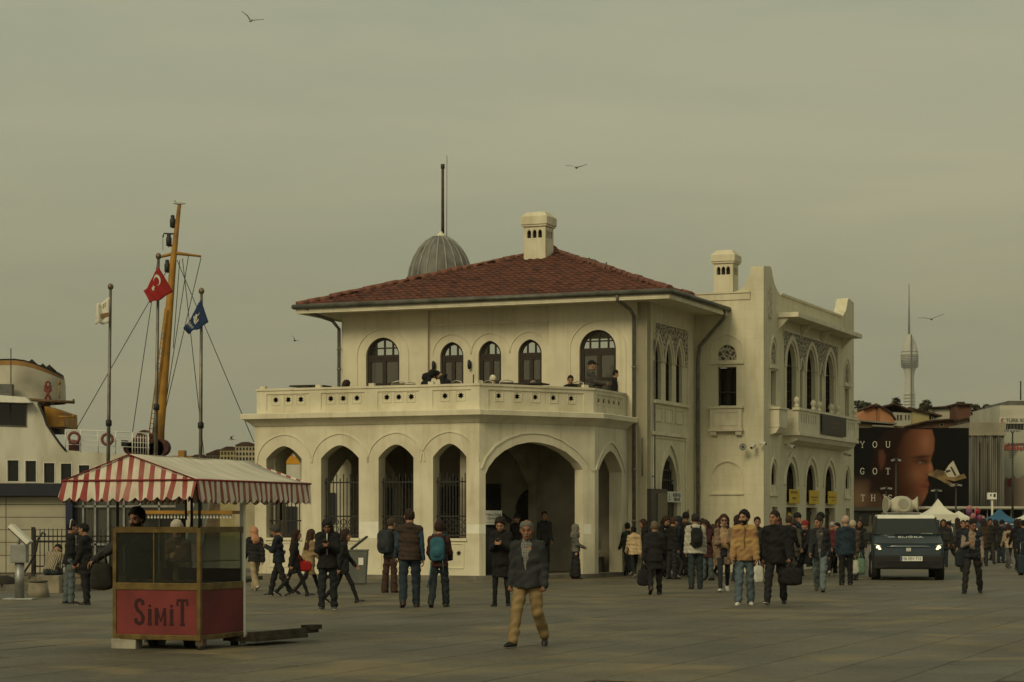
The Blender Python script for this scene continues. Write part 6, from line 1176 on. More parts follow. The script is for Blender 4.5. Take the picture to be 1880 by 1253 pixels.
def ws(b):
    a = Vector((0, .99, 1.21)); c = Vector((0, 1.51, 1.645)); n_ = Vector((0, -.65, .76)) * .02
    b.add([Vector((-.78, a.y, a.z)) + n_, Vector((.78, a.y, a.z)) + n_, Vector((.72, c.y, c.z)) + n_, Vector((-.72, c.y, c.z)) + n_], [(0, 1, 2, 3)])
v(ws, 'windscreen', mat('van_screen', (.014, .017, .015), .18, .1, 3, spec=.5), recalc=False)
v(lambda b: b.obox((0, .96, 1.185), (1.5, .1, .02), Matrix.Rotation(R(15), 3, 'X')), 'wiper_cowl', VBK); v(lambda b: b.tube([(-.68, .985, 1.2), (-.3, .99, 1.215)], .008, 5), 'wiper', CHR)
v(lambda b: b.obox((.5, .985, 1.235), (.3, .015, .06), Matrix.Rotation(R(50), 3, 'X')), 'dashboard_papers', mat('green_paper', (.28, .34, .24), .8, .2, 9))
for s_ in (-1, 1):
    v(lambda b: (b.add([(s_ * .838, 1.25, 1.2), (s_ * .838, 1.95, 1.2), (s_ * .77, 1.95, 1.6), (s_ * .775, 1.6, 1.58)], [(0, 1, 2, 3)]), b.add([(s_ * .838, 2.05, 1.2), (s_ * .838, 3.0, 1.2), (s_ * .77, 3.0, 1.6), (s_ * .77, 2.05, 1.6)], [(0, 1, 2, 3)])), 'side_window', VG)
    m_ = v(lambda b: b.obox((s_ * .99, 1.15, 1.17), (.2, .12, .25), Matrix.Identity(3)), 'wing_mirror', VBK, bevel=.03)
    for y in (.62, 3.4):
        w = v(lambda b: b.tube([(s_ * .68, y, .32), (s_ * .9, y, .32)], .32, 24), 'wheel', mat('tyre_rubber', (.016, .016, .015), .85, .1, 5)); v(lambda b: b.tube([(s_ * .895, y, .32), (s_ * .91, y, .32)], .2, 16), 'rim', GREYMETAL, w)
    hl = v(lambda b: b.hexa([(s_ * .5, .03, .83), (s_ * .84, .06, .8), (s_ * .84, .3, .82), (s_ * .5, .3, .84), (s_ * .52, .06, .9), (s_ * .84, .1, .98), (s_ * .84, .34, 1.0), (s_ * .52, .34, .93)]), 'headlight', mat('headlight_lens', (.25, .24, .2), .15, 0, spec=.6), bevel=.012)
    em = bpy.data.materials.get('lit_headlamp') or bpy.data.materials.new('lit_headlamp'); em.use_nodes = True; q = em.node_tree.nodes['Principled BSDF']; q.inputs['Emission Color'].default_value = (1, .74, .36, 1); q.inputs['Emission Strength'].default_value = 2.2; q.inputs['Base Color'].default_value = (.8, .75, .6, 1)
    v(lambda b: (b.lathe([(.02, -.045), (.05, -.02), (.05, .03)], (0, 0, 0), 12)), 'bulb', em, hl)
    bb = [x for x in hl.children][0]; bb.rotation_euler = (R(90), 0, 0); bb.location = (s_ * .75, .05, .885)
    bb2 = inst(bb, hl, (s_ * .71, .035, .84)); bb2.scale = (.7, .7, .7)
v(lambda b: b.tube([(-.52, .02, .9), (-.4, .0, .915), (.4, .0, .915), (.52, .02, .9)], .012, 6), 'grille_bar', CHR)
v(lambda b: b.box(-.86, .86, -.045, .1, .3, .68), 'bumper', VBK, bevel=.04)
for x in (-.68, .68): v(lambda b: b.box(x - .1, x + .1, -.055, -.035, .42, .52), 'fog_lamp_recess', mat('grille_black', (.01, .01, .01), .5, 0))
v(lambda b: b.tube([(-.84, .12, .99), (-.4, .06, .985), (.4, .06, .985), (.84, .12, .99)], .006, 5), 'bonnet_gap', mat('grille_black', (0, 0, 0)))
for s_ in (-1, 1): v(lambda b: b.tube([(s_ * .8, .98, 1.215), (s_ * .745, 1.53, 1.675)], .03, 6), 'screen_pillar', VBK); v(lambda b: b.tube([(s_ * .889, 1.18, 1.15), (s_ * .893, 1.18, .4)], .006, 4), 'door_gap', mat('grille_black', (0, 0, 0))); v(lambda b: b.tube([(s_ * .889, 2.05, 1.15), (s_ * .893, 2.05, .4)], .006, 4), 'door_gap', mat('grille_black', (0, 0, 0)))
v(lambda b: b.box(-.905, -.896, 1.35, 1.75, .75, .95), 'door_sticker', PAPER); v(lambda b: [b.box(x - .22, x + .22, 1.75, 1.9, .9, 1.45) for x in (-.4, .4)], 'seat_back', VBK)
v(lambda b: [b.box(-.55, .55, -.06, -.04, .36 + .06 * k, .385 + .06 * k) for k in range(3)], 'lower_grille', mat('grille_black', (.01, .01, .01), .5, 0))
v(lambda b: b.box(-.06, .06, -.035, -.015, .78, .87), 'badge', mat('badge_pale', (.5, .5, .45), .4, .05, 3))
FV = Fr((0, -.06), (1, 0)); pl = v(lambda b: b.fbox(FV, -.2, .34, .52, .645, .0, .012), 'number_plate', PAPER)
text('lettering', '06 EEV 715', FV, .09, .582, .014, .115, INK, pl, sx=.82); v(lambda b: b.fbox(FV, -.198, -.155, .523, .642, .0125, .014), 'plate_band', mat('plate_blue', (.02, .06, .25), .6, 0), pl)
bt_ = text('lettering', 'BUĞRA', FV, 0, 0, 0, .13, mat('hood_white', (.55, .55, .5), .5, 0), VN, sx=1.5); bt_.matrix_basis = Matrix.Translation((.08, .74, 1.152)) @ Matrix.Rotation(R(15), 4, 'X') @ Matrix.Diagonal((1.5, 1.6, 1, 1))
v(lambda b: b.obox((-.4, .74, 1.155), (.18, .12, .006), Matrix.Rotation(R(15), 3, 'X')), 'bonnet_logo', mat('hood_grey', (.2, .23, .25), .5, 0))
v(lambda b: (b.box(-.95, -.89, 1.6, 2.4, .62, .8)), 'door_sticker', mat('sticker', (.3, .3, .26), .7, .3, 20)) if False else None
# loudspeakers and beacon on the roof
LS = empty('loudspeaker_set', VN.matrix_world.translation + Vector((-.1, 1.9, 1.77))); LS.location = Matrix.Translation(VN.location) @ Matrix.Rotation(R(-8), 4, 'Z') @ Vector((-.1, 2.2, 1.768)); tag(LS, 'cluster of pale loudspeaker horns on a rack on the van roof', 'loudspeaker')
HRN = mat('horn_cream', (.5, .47, .37), .6, .12, 3); l = lambda fn, name, m, par=None: P(fn, name, m, par or LS)
l(lambda b: (b.box(-.5, .5, -.3, .3, .03, .06), [b.box(x - .02, x + .02, y - .02, y + .02, -.003, .05) for x in (-.45, .45) for y in (-.25, .25)]), 'rack', GREYMETAL)
for dx, dy, ry in ((-1, -.22, 0), (1, -.22, 0), (0, -1, 0), (0, 1, 0)):
    d = Vector((dx, dy, .05)).normalized(); c = Vector((dx * .16, dy * .06, .27)); hn = l(lambda b: b.tube([c - d * .05, c + d * .1, c + d * .22, c + d * .3], [.07, .1, .16, .24 if dx else .19], 18), 'horn', HRN); l(lambda b: b.tube([c + d * .22, c + d * .305], [.06, .085], 12), 'horn_core', HRN, hn); l(lambda b: b.tube([c + d * .306, c + d * .312], .2 if dx else .15, 18), 'horn_mouth', mat('horn_inner', (.3, .28, .22), .7, .1, 4), hn)
l(lambda b: b.lathe([(.3, .06), (.36, .2), (.3, .4), (.16, .5), (.02, .52)], n=18), 'dome_cover', HRN)
# white estate car behind the van
CR = empty('white_car', G(1752, 1003)); tag(CR, 'white van partly hidden behind the walkers right of the blue van', 'van'); c_ = lambda fn, name, m: P(fn, name, m, CR)
CR.rotation_euler[2] = R(12)
c_(lambda b: b.hexa([(-.95, 0, .35), (.95, 0, .35), (.95, 4.4, .35), (-.95, 4.4, .35), (-.93, .1, 1.1), (.93, .1, 1.1), (.93, 4.3, 1.1), (-.93, 4.3, 1.1)]).hexa([(-.93, .8, 1.1), (.93, .8, 1.1), (.93, 4.3, 1.1), (-.93, 4.3, 1.1), (-.8, 1.5, 1.95), (.8, 1.5, 1.95), (.8, 4.2, 1.95), (-.8, 4.2, 1.95)]), 'body', mat('car_white', (.6, .58, .5), .4, .06, 2, spec=.5))
c_(lambda b: b.add([(-.84, .84, 1.17), (.84, .84, 1.17), (.74, 1.41, 1.88), (-.74, 1.41, 1.88)], [(0, 1, 2, 3)]), 'windscreen', mat('van_screen', (0, 0, 0))); c_(lambda b: [b.tube([(x - .1, y, .35), (x + .1, y, .35)], .34, 18) for x in (-.86, .86) for y in (.8, 3.6)], 'wheel', mat('tyre_rubber', (0, 0, 0))); c_(lambda b: [b.box(x - .17, x + .17, -.03, .05, .75, .95) for x in (-.7, .7)], 'headlight', mat('headlight_lens', (0, 0, 0)))
# ---- haze over the far shore
# ================================================================= people: one distance field per body or garment
class SDF:
    def __init__(s, lo, hi, h):
        s.lo = np.array(lo, float); s.h = h; n = np.ceil((np.array(hi) - s.lo) / h).astype(int) + 1
        s.ax = [s.lo[i] + h * np.arange(n[i]) for i in range(3)]; s.d = np.full(n, .3)
    def add(s, fn, lo, hi, k=.02, cut=False):
        sl = []
        for i in range(3):
            a = int(np.searchsorted(s.ax[i], lo[i] - k - .03)); b = int(np.searchsorted(s.ax[i], hi[i] + k + .03)); sl.append(slice(a, b))
        X, Y, Z = s.ax[0][sl[0]][:, None, None], s.ax[1][sl[1]][None, :, None], s.ax[2][sl[2]][None, None, :]
        d = s.d[tuple(sl)]
        if d.size == 0: return s
        n = fn(X, Y, Z)
        if cut: s.d[tuple(sl)] = np.maximum(d, -n)
        else:
            t = np.clip(.5 + .5 * (d - n) / k, 0, 1); s.d[tuple(sl)] = d * (1 - t) + n * t - k * t * (1 - t)
        return s
    def cone(s, a, b, ra, rb, k=.02, cut=False):
        a, b = np.array(a, float), np.array(b, float); v = b - a; L = float(v @ v) + 1e-9; r = max(ra, rb)
        def f(X, Y, Z):
            x, y, z = X - a[0], Y - a[1], Z - a[2]; t = np.clip((x * v[0] + y * v[1] + z * v[2]) / L, 0, 1)
            return np.sqrt((x - t * v[0]) ** 2 + (y - t * v[1]) ** 2 + (z - t * v[2]) ** 2) - (ra + (rb - ra) * t)
        return s.add(f, np.minimum(a, b) - r, np.maximum(a, b) + r, k, cut)
    def ell(s, c, r, k=.02, M=None, cut=False):
        c, r = np.array(c, float), np.array(r, float); Q = np.eye(3) if M is None else np.array(M); m = r.max()
        def f(X, Y, Z):
            x, y, z = X - c[0], Y - c[1], Z - c[2]; u = [x * Q[0, i] + y * Q[1, i] + z * Q[2, i] for i in range(3)]
            k0 = np.sqrt(sum((u[i] / r[i]) ** 2 for i in range(3))) + 1e-9; k1 = np.sqrt(sum((u[i] / r[i] ** 2) ** 2 for i in range(3))) + 1e-9
            return k0 * (k0 - 1) / k1
        return s.add(f, c - m, c + m, k, cut)
    def econe(s, M, o, z0, z1, r0, r1, flat, k=.03, lip=0):
        """elliptic frustum along the frame's z, flattened front to back; flat cut ends"""
        Q = np.array(M); o = np.array(o, float); m = max(r0, r1) * 1.05; pts = [o + Q @ np.array([sx * m, sy * m, z]) for sx in (-1, 1) for sy in (-1, 1) for z in (z0, z1)]
        def f(X, Y, Z):
            x, y, z = X - o[0], Y - o[1], Z - o[2]; u = [x * Q[0, i] + y * Q[1, i] + z * Q[2, i] for i in range(3)]
            t = np.clip((u[2] - z0) / (z1 - z0), 0, 1); r = r0 + (r1 - r0) * t
            return np.maximum(np.sqrt(u[0] ** 2 + (u[1] / flat) ** 2) - r, np.maximum(z0 - u[2], u[2] - z1)) * (.8 if flat < .9 else 1)
        return s.add(f, np.min(pts, 0), np.max(pts, 0), k)
    def mesh(s):
        d = s.d; nx, ny, nz = d.shape
        C = [d[i:nx - 1 + i, j:ny - 1 + j, k:nz - 1 + k] for i in (0, 1) for j in (0, 1) for k in (0, 1)]
        cnt = sum((c < 0).astype(np.int8) for c in C); act = (cnt > 0) & (cnt < 8); idx = np.argwhere(act)
        if len(idx) == 0: return np.zeros((0, 3)), np.zeros((0, 4), int)
        V = np.stack([c[act] for c in C], 1); off = np.array([(i, j, k) for i in (0, 1) for j in (0, 1) for k in (0, 1)], float)
        P_ = np.zeros((len(idx), 3)); n = np.zeros(len(idx))
        for a in range(8):
            for b in range(a + 1, 8):
                if abs(off[a] - off[b]).sum() != 1: continue
                va, vb = V[:, a], V[:, b]; m = (va < 0) != (vb < 0); t = va[m] / (va[m] - vb[m]); P_[m] += off[a] + t[:, None] * (off[b] - off[a]); n[m] += 1
        P_ = (idx + P_ / n[:, None]) * s.h + s.lo
        ID = np.full(act.shape, -1); ID[act] = np.arange(len(idx)); F = []
        ins = d < 0
        for ax in range(3):
            o = [(1, 2), (2, 0), (0, 1)][ax]; A = np.moveaxis(ins, (ax, *o), (0, 1, 2)); I = np.moveaxis(ID, (ax, *o), (0, 1, 2))
            e = np.argwhere(A[:-1, 1:-1, 1:-1] != A[1:, 1:-1, 1:-1]); i, j, k = e[:, 0], e[:, 1] + 1, e[:, 2] + 1
            q = np.stack([I[i, j - 1, k - 1], I[i, j, k - 1], I[i, j, k], I[i, j - 1, k]], 1); fl = ~A[i, j, k]; q[fl] = q[fl][:, ::-1]; F.append(q)
        F = np.concatenate(F); return P_, F[(F >= 0).all(1)]
def rx(a): a = R(a); return np.array([[1, 0, 0], [0, math.cos(a), -math.sin(a)], [0, math.sin(a), math.cos(a)]])
def ry(a): a = R(a); return np.array([[math.cos(a), 0, math.sin(a)], [0, 1, 0], [-math.sin(a), 0, math.cos(a)]])
def rz(a): a = R(a); return np.array([[math.cos(a), -math.sin(a), 0], [math.sin(a), math.cos(a), 0], [0, 0, 1]])
DN = np.array([0, 0, -1.0])
def npmesh(name, V, F, mats, parent, mi=None, tint=None, smooth=True):
    me = bpy.data.meshes.new(name); me.vertices.add(len(V)); me.vertices.foreach_set('co', np.asarray(V, np.float32).ravel())
    F = np.asarray(F, np.int32); me.loops.add(F.size); me.loops.foreach_set('vertex_index', F.ravel()); me.polygons.add(len(F)); me.polygons.foreach_set('loop_start', np.arange(0, F.size, F.shape[1], dtype=np.int32))
    me.polygons.foreach_set('use_smooth', np.full(len(F), smooth))
    for m in (mats if isinstance(mats, (list, tuple)) else [mats]): me.materials.append(m)
    if mi is not None: me.polygons.foreach_set('material_index', np.asarray(mi, np.int32))
    if tint is not None:
        at = me.color_attributes.new('tint', 'FLOAT_COLOR', 'POINT'); at.data.foreach_set('color', np.concatenate([tint, np.ones((len(V), 1))], 1).astype(np.float32).ravel())
    me.update(calc_edges=True); o = bpy.data.objects.new(name, me); COL.objects.link(o)
    if parent: o.parent = parent
    return o
# ---- canonical head (forward +Y, centre of the skull at the origin), hands
def make_head():
    s = SDF((-.12, -.14, -.21), (.12, .16, .15), .0075)
    s.ell((0, -.012, .022), (.075, .095, .1)); s.ell((0, .03, -.045), (.058, .066, .07), .03); s.ell((0, .06, -.09), (.03, .03, .022), .03); s.cone((0, -.02, -.06), (0, -.03, -.2), .055, .06, .02)
    s.cone((0, .085, .012), (0, .112, -.028), .009, .015, .012); s.ell((0, .078, .03), (.05, .018, .012), .015); s.ell((.04, .065, -.025), (.024, .02, .02), .02); s.ell((-.04, .065, -.025), (.024, .02, .02), .02)
    for x in (-1, 1): s.ell((x * .03, .092, .012), (.013, .012, .008), .004, cut=True); s.ell((x * .03, .083, .011), (.013, .01, .01), .002); s.ell((x * .078, -.005, -.005), (.012, .022, .034), .008)
    s.ell((0, .09, -.062), (.026, .012, .009), .006); s.ell((0, .1, -.06), (.02, .006, .002), .003, cut=True)
    V, F = s.mesh(); T_ = np.ones((len(V), 3))
    x, y, z = np.abs(V[:, 0]), V[:, 1], V[:, 2]
    T_[(abs(x - .03) < .012) & (abs(z - .011) < .0065) & (y > .06)] = (.12, .1, .1); T_[(abs(x - .031) < .019) & (abs(z - .032) < .007) & (y > .06)] = (.22, .18, .16); T_[(x < .024) & (abs(z + .062) < .01) & (y > .075)] = (.72, .5, .48)
    T_[(abs(x - .03) < .02) & (z < .006) & (z > -.012) & (y > .06)] *= .86
    return V, F, T_
HEAD = make_head()
def make_hand(curl, thumb):
    s = SDF((-.07, -.075, -.21), (.07, .085, .05), .0052)
    s.cone((0, 0, .03), (0, 0, -.01), .027, .026, .01)
    for k in range(4): y = .031 - .0205 * k; s.cone((0, y * .6, -.01), (0, y, -.085 + .004 * abs(k - 1.2)), .0135, .0125, .012)
    for k, L in enumerate((.072, .08, .075, .058)):
        y = .032 - .021 * k; p = np.array([0, y, -.083 + .004 * abs(k - 1.2)]); a = 0
        for q, f in enumerate((.45, .32, .23)):
            a += curl * (1, 1.15, .8)[q]; d = np.array([-math.sin(R(a)), .04 * (1.5 - k) * .5, -math.cos(R(a))]); n = p + d * L * f; s.cone(p, n, .0098 - .0009 * q, .0092 - .001 * q, .003); p = n
    b = np.array([-.004, .026, -.03]); m = b + np.array([-.018, .026, -.032]); e = m + np.array([-.02 - .02 * thumb, .012 - .018 * thumb, -.026]); s.cone(b, m, .0155, .0115, .008); s.cone(m, e, .011, .008, .004)
    return s.mesh()
HANDS = {'relaxed': make_hand(22, .3), 'grip': make_hand(72, .9), 'phone': make_hand(48, .6)}
def tint_mat(col):
    key = 'skin_%.2f' % col[0]
    if key in _m: return _m[key]
    m = mat(key, col, .6, .1, 9, spec=.3); t = m.node_tree; b = t.nodes['Principled BSDF']; a = t.nodes.new('ShaderNodeAttribute'); a.attribute_name = 'tint'; x = t.nodes.new('ShaderNodeMixRGB'); x.blend_type = 'MULTIPLY'; x.inputs[0].default_value = 1
    t.links.new(b.inputs['Base Color'].links[0].from_socket, x.inputs[1]); t.links.new(a.outputs['Color'], x.inputs[2]); t.links.new(x.outputs[0], b.inputs['Base Color']); return m
SKINS = [(.36, .2, .125), (.29, .155, .095), (.24, .12, .07)]
def cmat(c, kind='cloth'): return mat('%s_%02d_%02d_%02d' % (kind, c[0] * 100, c[1] * 100, c[2] * 100) if max(c) > .09 else '%s_dark_%03d_%03d_%03d' % (kind, c[0] * 1000, c[1] * 1000, c[2] * 1000), c, .85 if kind != 'gloss' else .45, .16, 7, .12, detail=6)
WALK = dict(spread=.5, legs=((26, 6), (-20, 22)), arms=((-16, 6, 12), (20, 6, 22))); WALK2 = dict(spread=.5, legs=((-20, 22), (26, 6)), arms=((20, 6, 22), (-16, 6, 12)))
STAND = dict(legs=((3, 3), (-3, 3)), arms=((2, 7, 12), (3, 7, 14))); PHONE = dict(legs=((4, 3), (-4, 4)), arms=((22, 4, 96, 32), (22, 4, 96, 32)), pitch=28, hands=('phone', 'phone'))
SIT = dict(legs=((86, 84), (84, 88)), arms=((28, 6, 62, 20), (28, 6, 62, 20)), lean=14)
BAGIN = {}
def person(px, fy, hy, yaw, label, top, legs=('trousers', (.02, .02, .022)), shoes=((.02, .02, .02), None), hair=('short', (.02, .015, .012)), skin=0, pose=STAND, wide=1.0, res=.018, group=None, at=None, H=None, lower=True, **kw):
    """px, fy: picture column and row of the feet; hy: row of the head's top"""
    p = dict(STAND); p.update(pose); p.update(kw)
    if at is None: at = G(px, fy)
    if H is None: H = max(1.45, min(1.9, (fy - hy) * at.y / FPX))
    k = H / 1.75; o = empty('person', at, R(yaw)); tag(o, label, 'person', group); w = .9 * wide ** .7
    hip = np.array([0, 0, .92 * k]); tq = rx(-p.get('lean', 2)) @ rz(p.get('twist', 0)) @ ry(p.get('roll', 0))
    tors = lambda x, y, z: hip + tq @ (np.array([x, y, z]) * k)
    J = {}; lo_z = 9
    for s_, i in ((1, 0), (-1, 1)):
        th, kn = p['legs'][i]; a = hip + rz(p.get('twist', 0) * .4) @ np.array([s_ * .088 * k * w, 0, -.02 * k]); sp = s_ * p.get('spread', 2.5)
        A = ry(-sp) @ rx(th); B_ = ry(-sp * .5) @ rx(th - kn); b = a + A @ DN * .43 * k; c = b + B_ @ DN * .42 * k; sh = th - kn
        pit = p.get('pitchfoot', (None, None))[i]
        if pit is None: pit = 0 if p is SIT or th > 60 else (min(45, (-sh - 14) * 1.1) if sh < -14 else (-10 if sh > 14 else 0))
        Fm = rz(-s_ * p.get('splay', 8)) @ rx(-pit); J['L%d' % i] = (a, b, c, Fm)
        for q in ((0, -.06, -.07), (0, .17, -.07)): lo_z = min(lo_z, (c + Fm @ (np.array(q) * k))[2])
    dz = np.array([0, 0, -lo_z]) if p.get('ground', True) else np.zeros(3)
    hip = hip + dz
    for i in (0, 1): a, b, c, Fm = J['L%d' % i]; J['L%d' % i] = (a + dz, b + dz, c + dz, Fm)
    for s_, i in ((1, 0), (-1, 1)):
        q = list(p['arms'][i]) + [0, 0]; sw, ab, el, tw = q[:4]; ab = ab * .75 if ab < 30 else ab; a = tors(s_ * .165 * w, 0, .462); A = tq @ rx(sw) @ ry(-s_ * ab) @ rz(s_ * tw); Bm = A @ rx(el); b = a + A @ DN * .285 * k; c = b + Bm @ DN * .245 * k; J['A%d' % i] = (a, b, c, Bm)
    neck = tors(0, 0, .535); hq = tq @ rz(p.get('hyaw', 0)) @ rx(-p.get('pitch', 4)); hc = neck + tq @ np.array([0, .012, .06]) * k + hq @ np.array([0, .02, .095]) * k
    hs = k * 1.08; H2 = lambda v: hc + hq @ (np.array(v) * hs)
    allp = [hip] + [q for n in ('L0', 'L1', 'A0', 'A1') for q in J[n][:3]] + [hc, neck]; LO = np.min(allp, 0) - .26; HI = np.max(allp, 0) + .26; LO[2] = min(LO[2], -.03) if p.get('ground', True) else LO[2]
    mk_ = lambda h=res: SDF(LO, HI, h)
    # body: continuous figure under the clothes
    b = mk_(max(res, .02))
    for i in (0, 1):
        A, B_, C_2, _ = J['L%d' % i]; b.cone(A, B_, .068 * k * w, .05 * k, .02); b.cone(B_, C_2, .048 * k, .034 * k, .02); A, B_, C_2, Bm = J['A%d' % i]; b.cone(A, B_, .042 * k, .036 * k, .02); b.cone(B_, C_2, .036 * k, .027 * k, .02)
    b.econe(tq, hip, -.06 * k, .43 * k, .12 * k * w, .13 * k * w, .6, .04); b.cone(tors(-.13, 0, .45), tors(.13, 0, .45), .05 * k, .05 * k, .04); b.cone(neck - tq @ np.array([0, 0, .06]) * k, hc - hq @ np.array([0, .02, .07]) * k, .055 * k, .052 * k, .03)
    V, F = b.mesh(); Ts = [np.ones((len(V), 3))]; Vs = [V]; Fs = [F]; n = len(V)
    hv, hf, ht = HEAD; Vs.append(hc + (hv * hs) @ hq.T); Fs.append(hf + n); n += len(hv); Ts.append(ht)
    hp = p.get('hands', ('relaxed', 'relaxed')); J['hand'] = {}
    for s_, i in ((1, 0), (-1, 1)):
        hV, hF = HANDS[hp[i]]; c = J['A%d' % i][2]; Bm = J['A%d' % i][3]; v = hV * k * .98 * np.array([s_, 1, 1]); Vs.append(c + v @ Bm.T); Fs.append((hF if s_ > 0 else hF[:, ::-1]) + n); n += len(hV); Ts.append(np.ones((len(hV), 3))); J['hand'][i] = c + Bm @ np.array([0, 0, -.09]) * k
    npmesh('body', np.concatenate(Vs), np.concatenate(Fs), tint_mat(SKINS[skin]), o, tint=np.concatenate(Ts))
    def wr(s, amp, pf=0):
        X, Y, Z = s.ax[0][:, None, None], s.ax[1][None, :, None], s.ax[2][None, None, :]; q = px * .7
        s.d = s.d + (.5 if res < .013 else 1.1) * amp * (np.sin(9 * X - 17 * Z + q * 3) * np.sin(14 * Y + 22 * Z + q)) + amp * (np.sin(27 * X + 33 * Z + q) * np.sin(21 * Y - 26 * Z + q * 2) + .7 * np.sin(48 * X - 31 * Y + 39 * Z + q))
        if pf: s.d = s.d + .011 * (1 - np.abs(np.sin(PI * (Z + .1 * X) / pf))) - .006
        return s
    # trousers or skirt
    kind, col = legs[:2]
    if lower:
        t = mk_(); fl = 1.0
        if kind in ('trousers', 'jeans', 'wide'):
            hemr = {'trousers': .064, 'jeans': .07, 'wide': .092}[kind]
            for i in (0, 1): A, B_, C_2, _ = J['L%d' % i]; t.cone(A, B_, .096 * k * w, .074 * k, .03); t.cone(B_, C_2 + (B_ - C_2) * .04, .074 * k, hemr * k, .02)
            t.econe(tq, hip, -.08 * k, .12 * k, .16 * k * w, .145 * k * w, .68, .04); wr(t, .007)
        elif kind == 'slim':
            for i in (0, 1): A, B_, C_2, _ = J['L%d' % i]; t.cone(A, B_, .08 * k * w, .055 * k, .03); t.cone(B_, C_2, .056 * k, .042 * k, .02)
            t.econe(tq, hip, -.08 * k, .12 * k, .145 * k * w, .135 * k * w, .68, .04); wr(t, .003)
        elif kind == 'skirt':
            t.econe(np.eye(3), hip * np.array([1, 1, 1]), -.8 * k, .12 * k, .21 * k * w, .14 * k * w, .8, .03)
            for i in (0, 1): A, B_, C_2, _ = J['L%d' % i]; t.cone(B_, C_2 + (B_ - C_2) * .15, .1 * k, .12 * k, .06)
            wr(t, .007)
        V, F = t.mesh(); npmesh('skirt' if kind == 'skirt' else 'trousers', V, F, cmat(col), o)
        for i in (0, 1):
            c, Fm = J['L%d' % i][2:]; s2 = SDF((-.07 * k, -.12 * k, -.1 * k), (.07 * k, .23 * k, .07 * k), .011)
            s2.cone((0, -.02 * k, .03 * k), (0, -.02 * k, -.03 * k), .042 * k, .044 * k, .02); s2.cone((0, -.04 * k, -.035 * k), (0, .1 * k, -.045 * k), .04 * k, .042 * k, .02); s2.cone((0, .09 * k, -.046 * k), (0, .155 * k, -.05 * k), .042 * k, .03 * k, .02)
            Zg = s2.ax[2][None, None, :]; s2.d = np.maximum(s2.d, (-.07 * k) - Zg); V, F = s2.mesh()
            low = (V[F][:, :, 2].mean(1) < -.05 * k); npmesh('shoe', c + V @ Fm.T, F, [cmat(shoes[0], 'gloss'), cmat(shoes[1] or tuple(x * .7 for x in shoes[0]), 'sole')], o, mi=low)
    # top garment
    tk, tc_ = top[0], top[1]; op = dict(top[2]) if len(top) > 2 else {}; puff = op.get('puff', 0); pad = op.get('pad', .012) + (.012 if puff else 0); hem = {'jacket': -.1, 'sweater': -.06, 'puffer': -.1, 'coat': -.45, 'midcoat': -.28, 'vest': -.08}[tk]; hem = op.get('hem', hem)
    s = mk_()
    s.econe(tq, hip, max(hem, -.12) * k, .12 * k, (.178 * w + pad) * k, (.152 * w + pad) * k, .86, .04); s.econe(tq, hip, .1 * k, .3 * k, (.152 * w + pad) * k, (.165 * w + pad) * k, .68, .04); s.econe(tq, hip, .28 * k, .42 * k, (.16 * w + pad) * k, (.135 * w + pad) * k, .62, .06)
    [s.cone(tors(x * .02, -.01, .5), tors(x * .148 * w, 0, .452), (.066 + pad * .7) * k, (.06 + pad) * k, .05) for x in (-1, 1)]
    if hem < -.13: s.econe(np.eye(3), hip, hem * k, -.04 * k, (.19 * w + pad) * k, (.15 * w + pad) * k, .72, .05)
    if tk != 'vest':
        for i in (0, 1): A, B_, C_2, _ = J['A%d' % i]; s.cone(A, B_, (.056 + pad) * k, (.05 + pad) * k, .04); s.cone(B_, C_2 + (C_2 - B_) * .06, (.05 + pad) * k, (.04 + pad * .8) * k, .02)
    if op.get('collar', 1): 
        for q in range(12): a0 = 2 * PI * q / 12; a1 = 2 * PI * (q + 1) / 12; s.cone(tors(.068 * math.cos(a0), .06 * math.sin(a0), .535), tors(.068 * math.cos(a1), .06 * math.sin(a1), .535), .026 * k, .026 * k, .015)
    if op.get('hoodback'): s.cone(tors(-.07, -.1, .5), tors(.07, -.1, .5), .06 * k, .06 * k, .04)
    if 'open' in op:   # open front: cut a wedge down to height z_
        z_, w0, w1 = op['open']
        def wedge(X, Y, Z):
            x, y, z = X - hip[0], Y - hip[1], Z - hip[2]; u = [x * tq[0, i] + y * tq[1, i] + z * tq[2, i] for i in range(3)]
            return np.maximum(np.maximum(np.abs(u[0]) - k * (w0 + (w1 - w0) * np.clip((u[2] / k - z_) / (.52 - z_), 0, 1)), .045 * k - u[1]), z_ * k - u[2])
        s.add(wedge, LO, HI, .0, cut=True)
    wr(s, op.get('wr', .0045), puff); V, F = s.mesh()
    g_ = npmesh({'midcoat': 'coat', 'puffer': 'jacket'}.get(tk, tk), V, F, op.get('mat') or cmat(tc_), o)
    if tk == 'vest' or 'shirt' in op:
        sc_ = op.get('shirt', (.1, .1, .1)); s = mk_(); s.econe(tq, hip, -.06 * k, .42 * k, .146 * k * w, .15 * k * w, .62, .05); [s.cone(tors(x * .02, 0, .49), tors(x * .145 * w, 0, .45), .06 * k, .056 * k, .05) for x in (-1, 1)]
        s.cone(tors(0, 0, .48), tors(0, .01, .545), .075 * k, .066 * k, .02)
        if tk == 'vest':
            for i in (0, 1): A, B_, C_2, _ = J['A%d' % i]; s.cone(A, B_, .066 * k, .054 * k, .03); s.cone(B_, C_2, .054 * k, .042 * k, .02)
        wr(s, .003); V, F = s.mesh(); npmesh('shirt', V, F, op.get('shirtmat') or cmat(sc_), o)
    if 'zip' in op:
        b_ = MB(); zc = [tors(0, (.162 * w + pad) * .66 + .012 - .02 * abs(q - 3) * .12, max(hem, -.12) + .02 + q * (.5 - max(hem, -.12)) / 6) for q in range(7)]; b_.tube(zc, .011, 6); x = b_.build('zipper', cmat(op['zip'])); x.parent = o
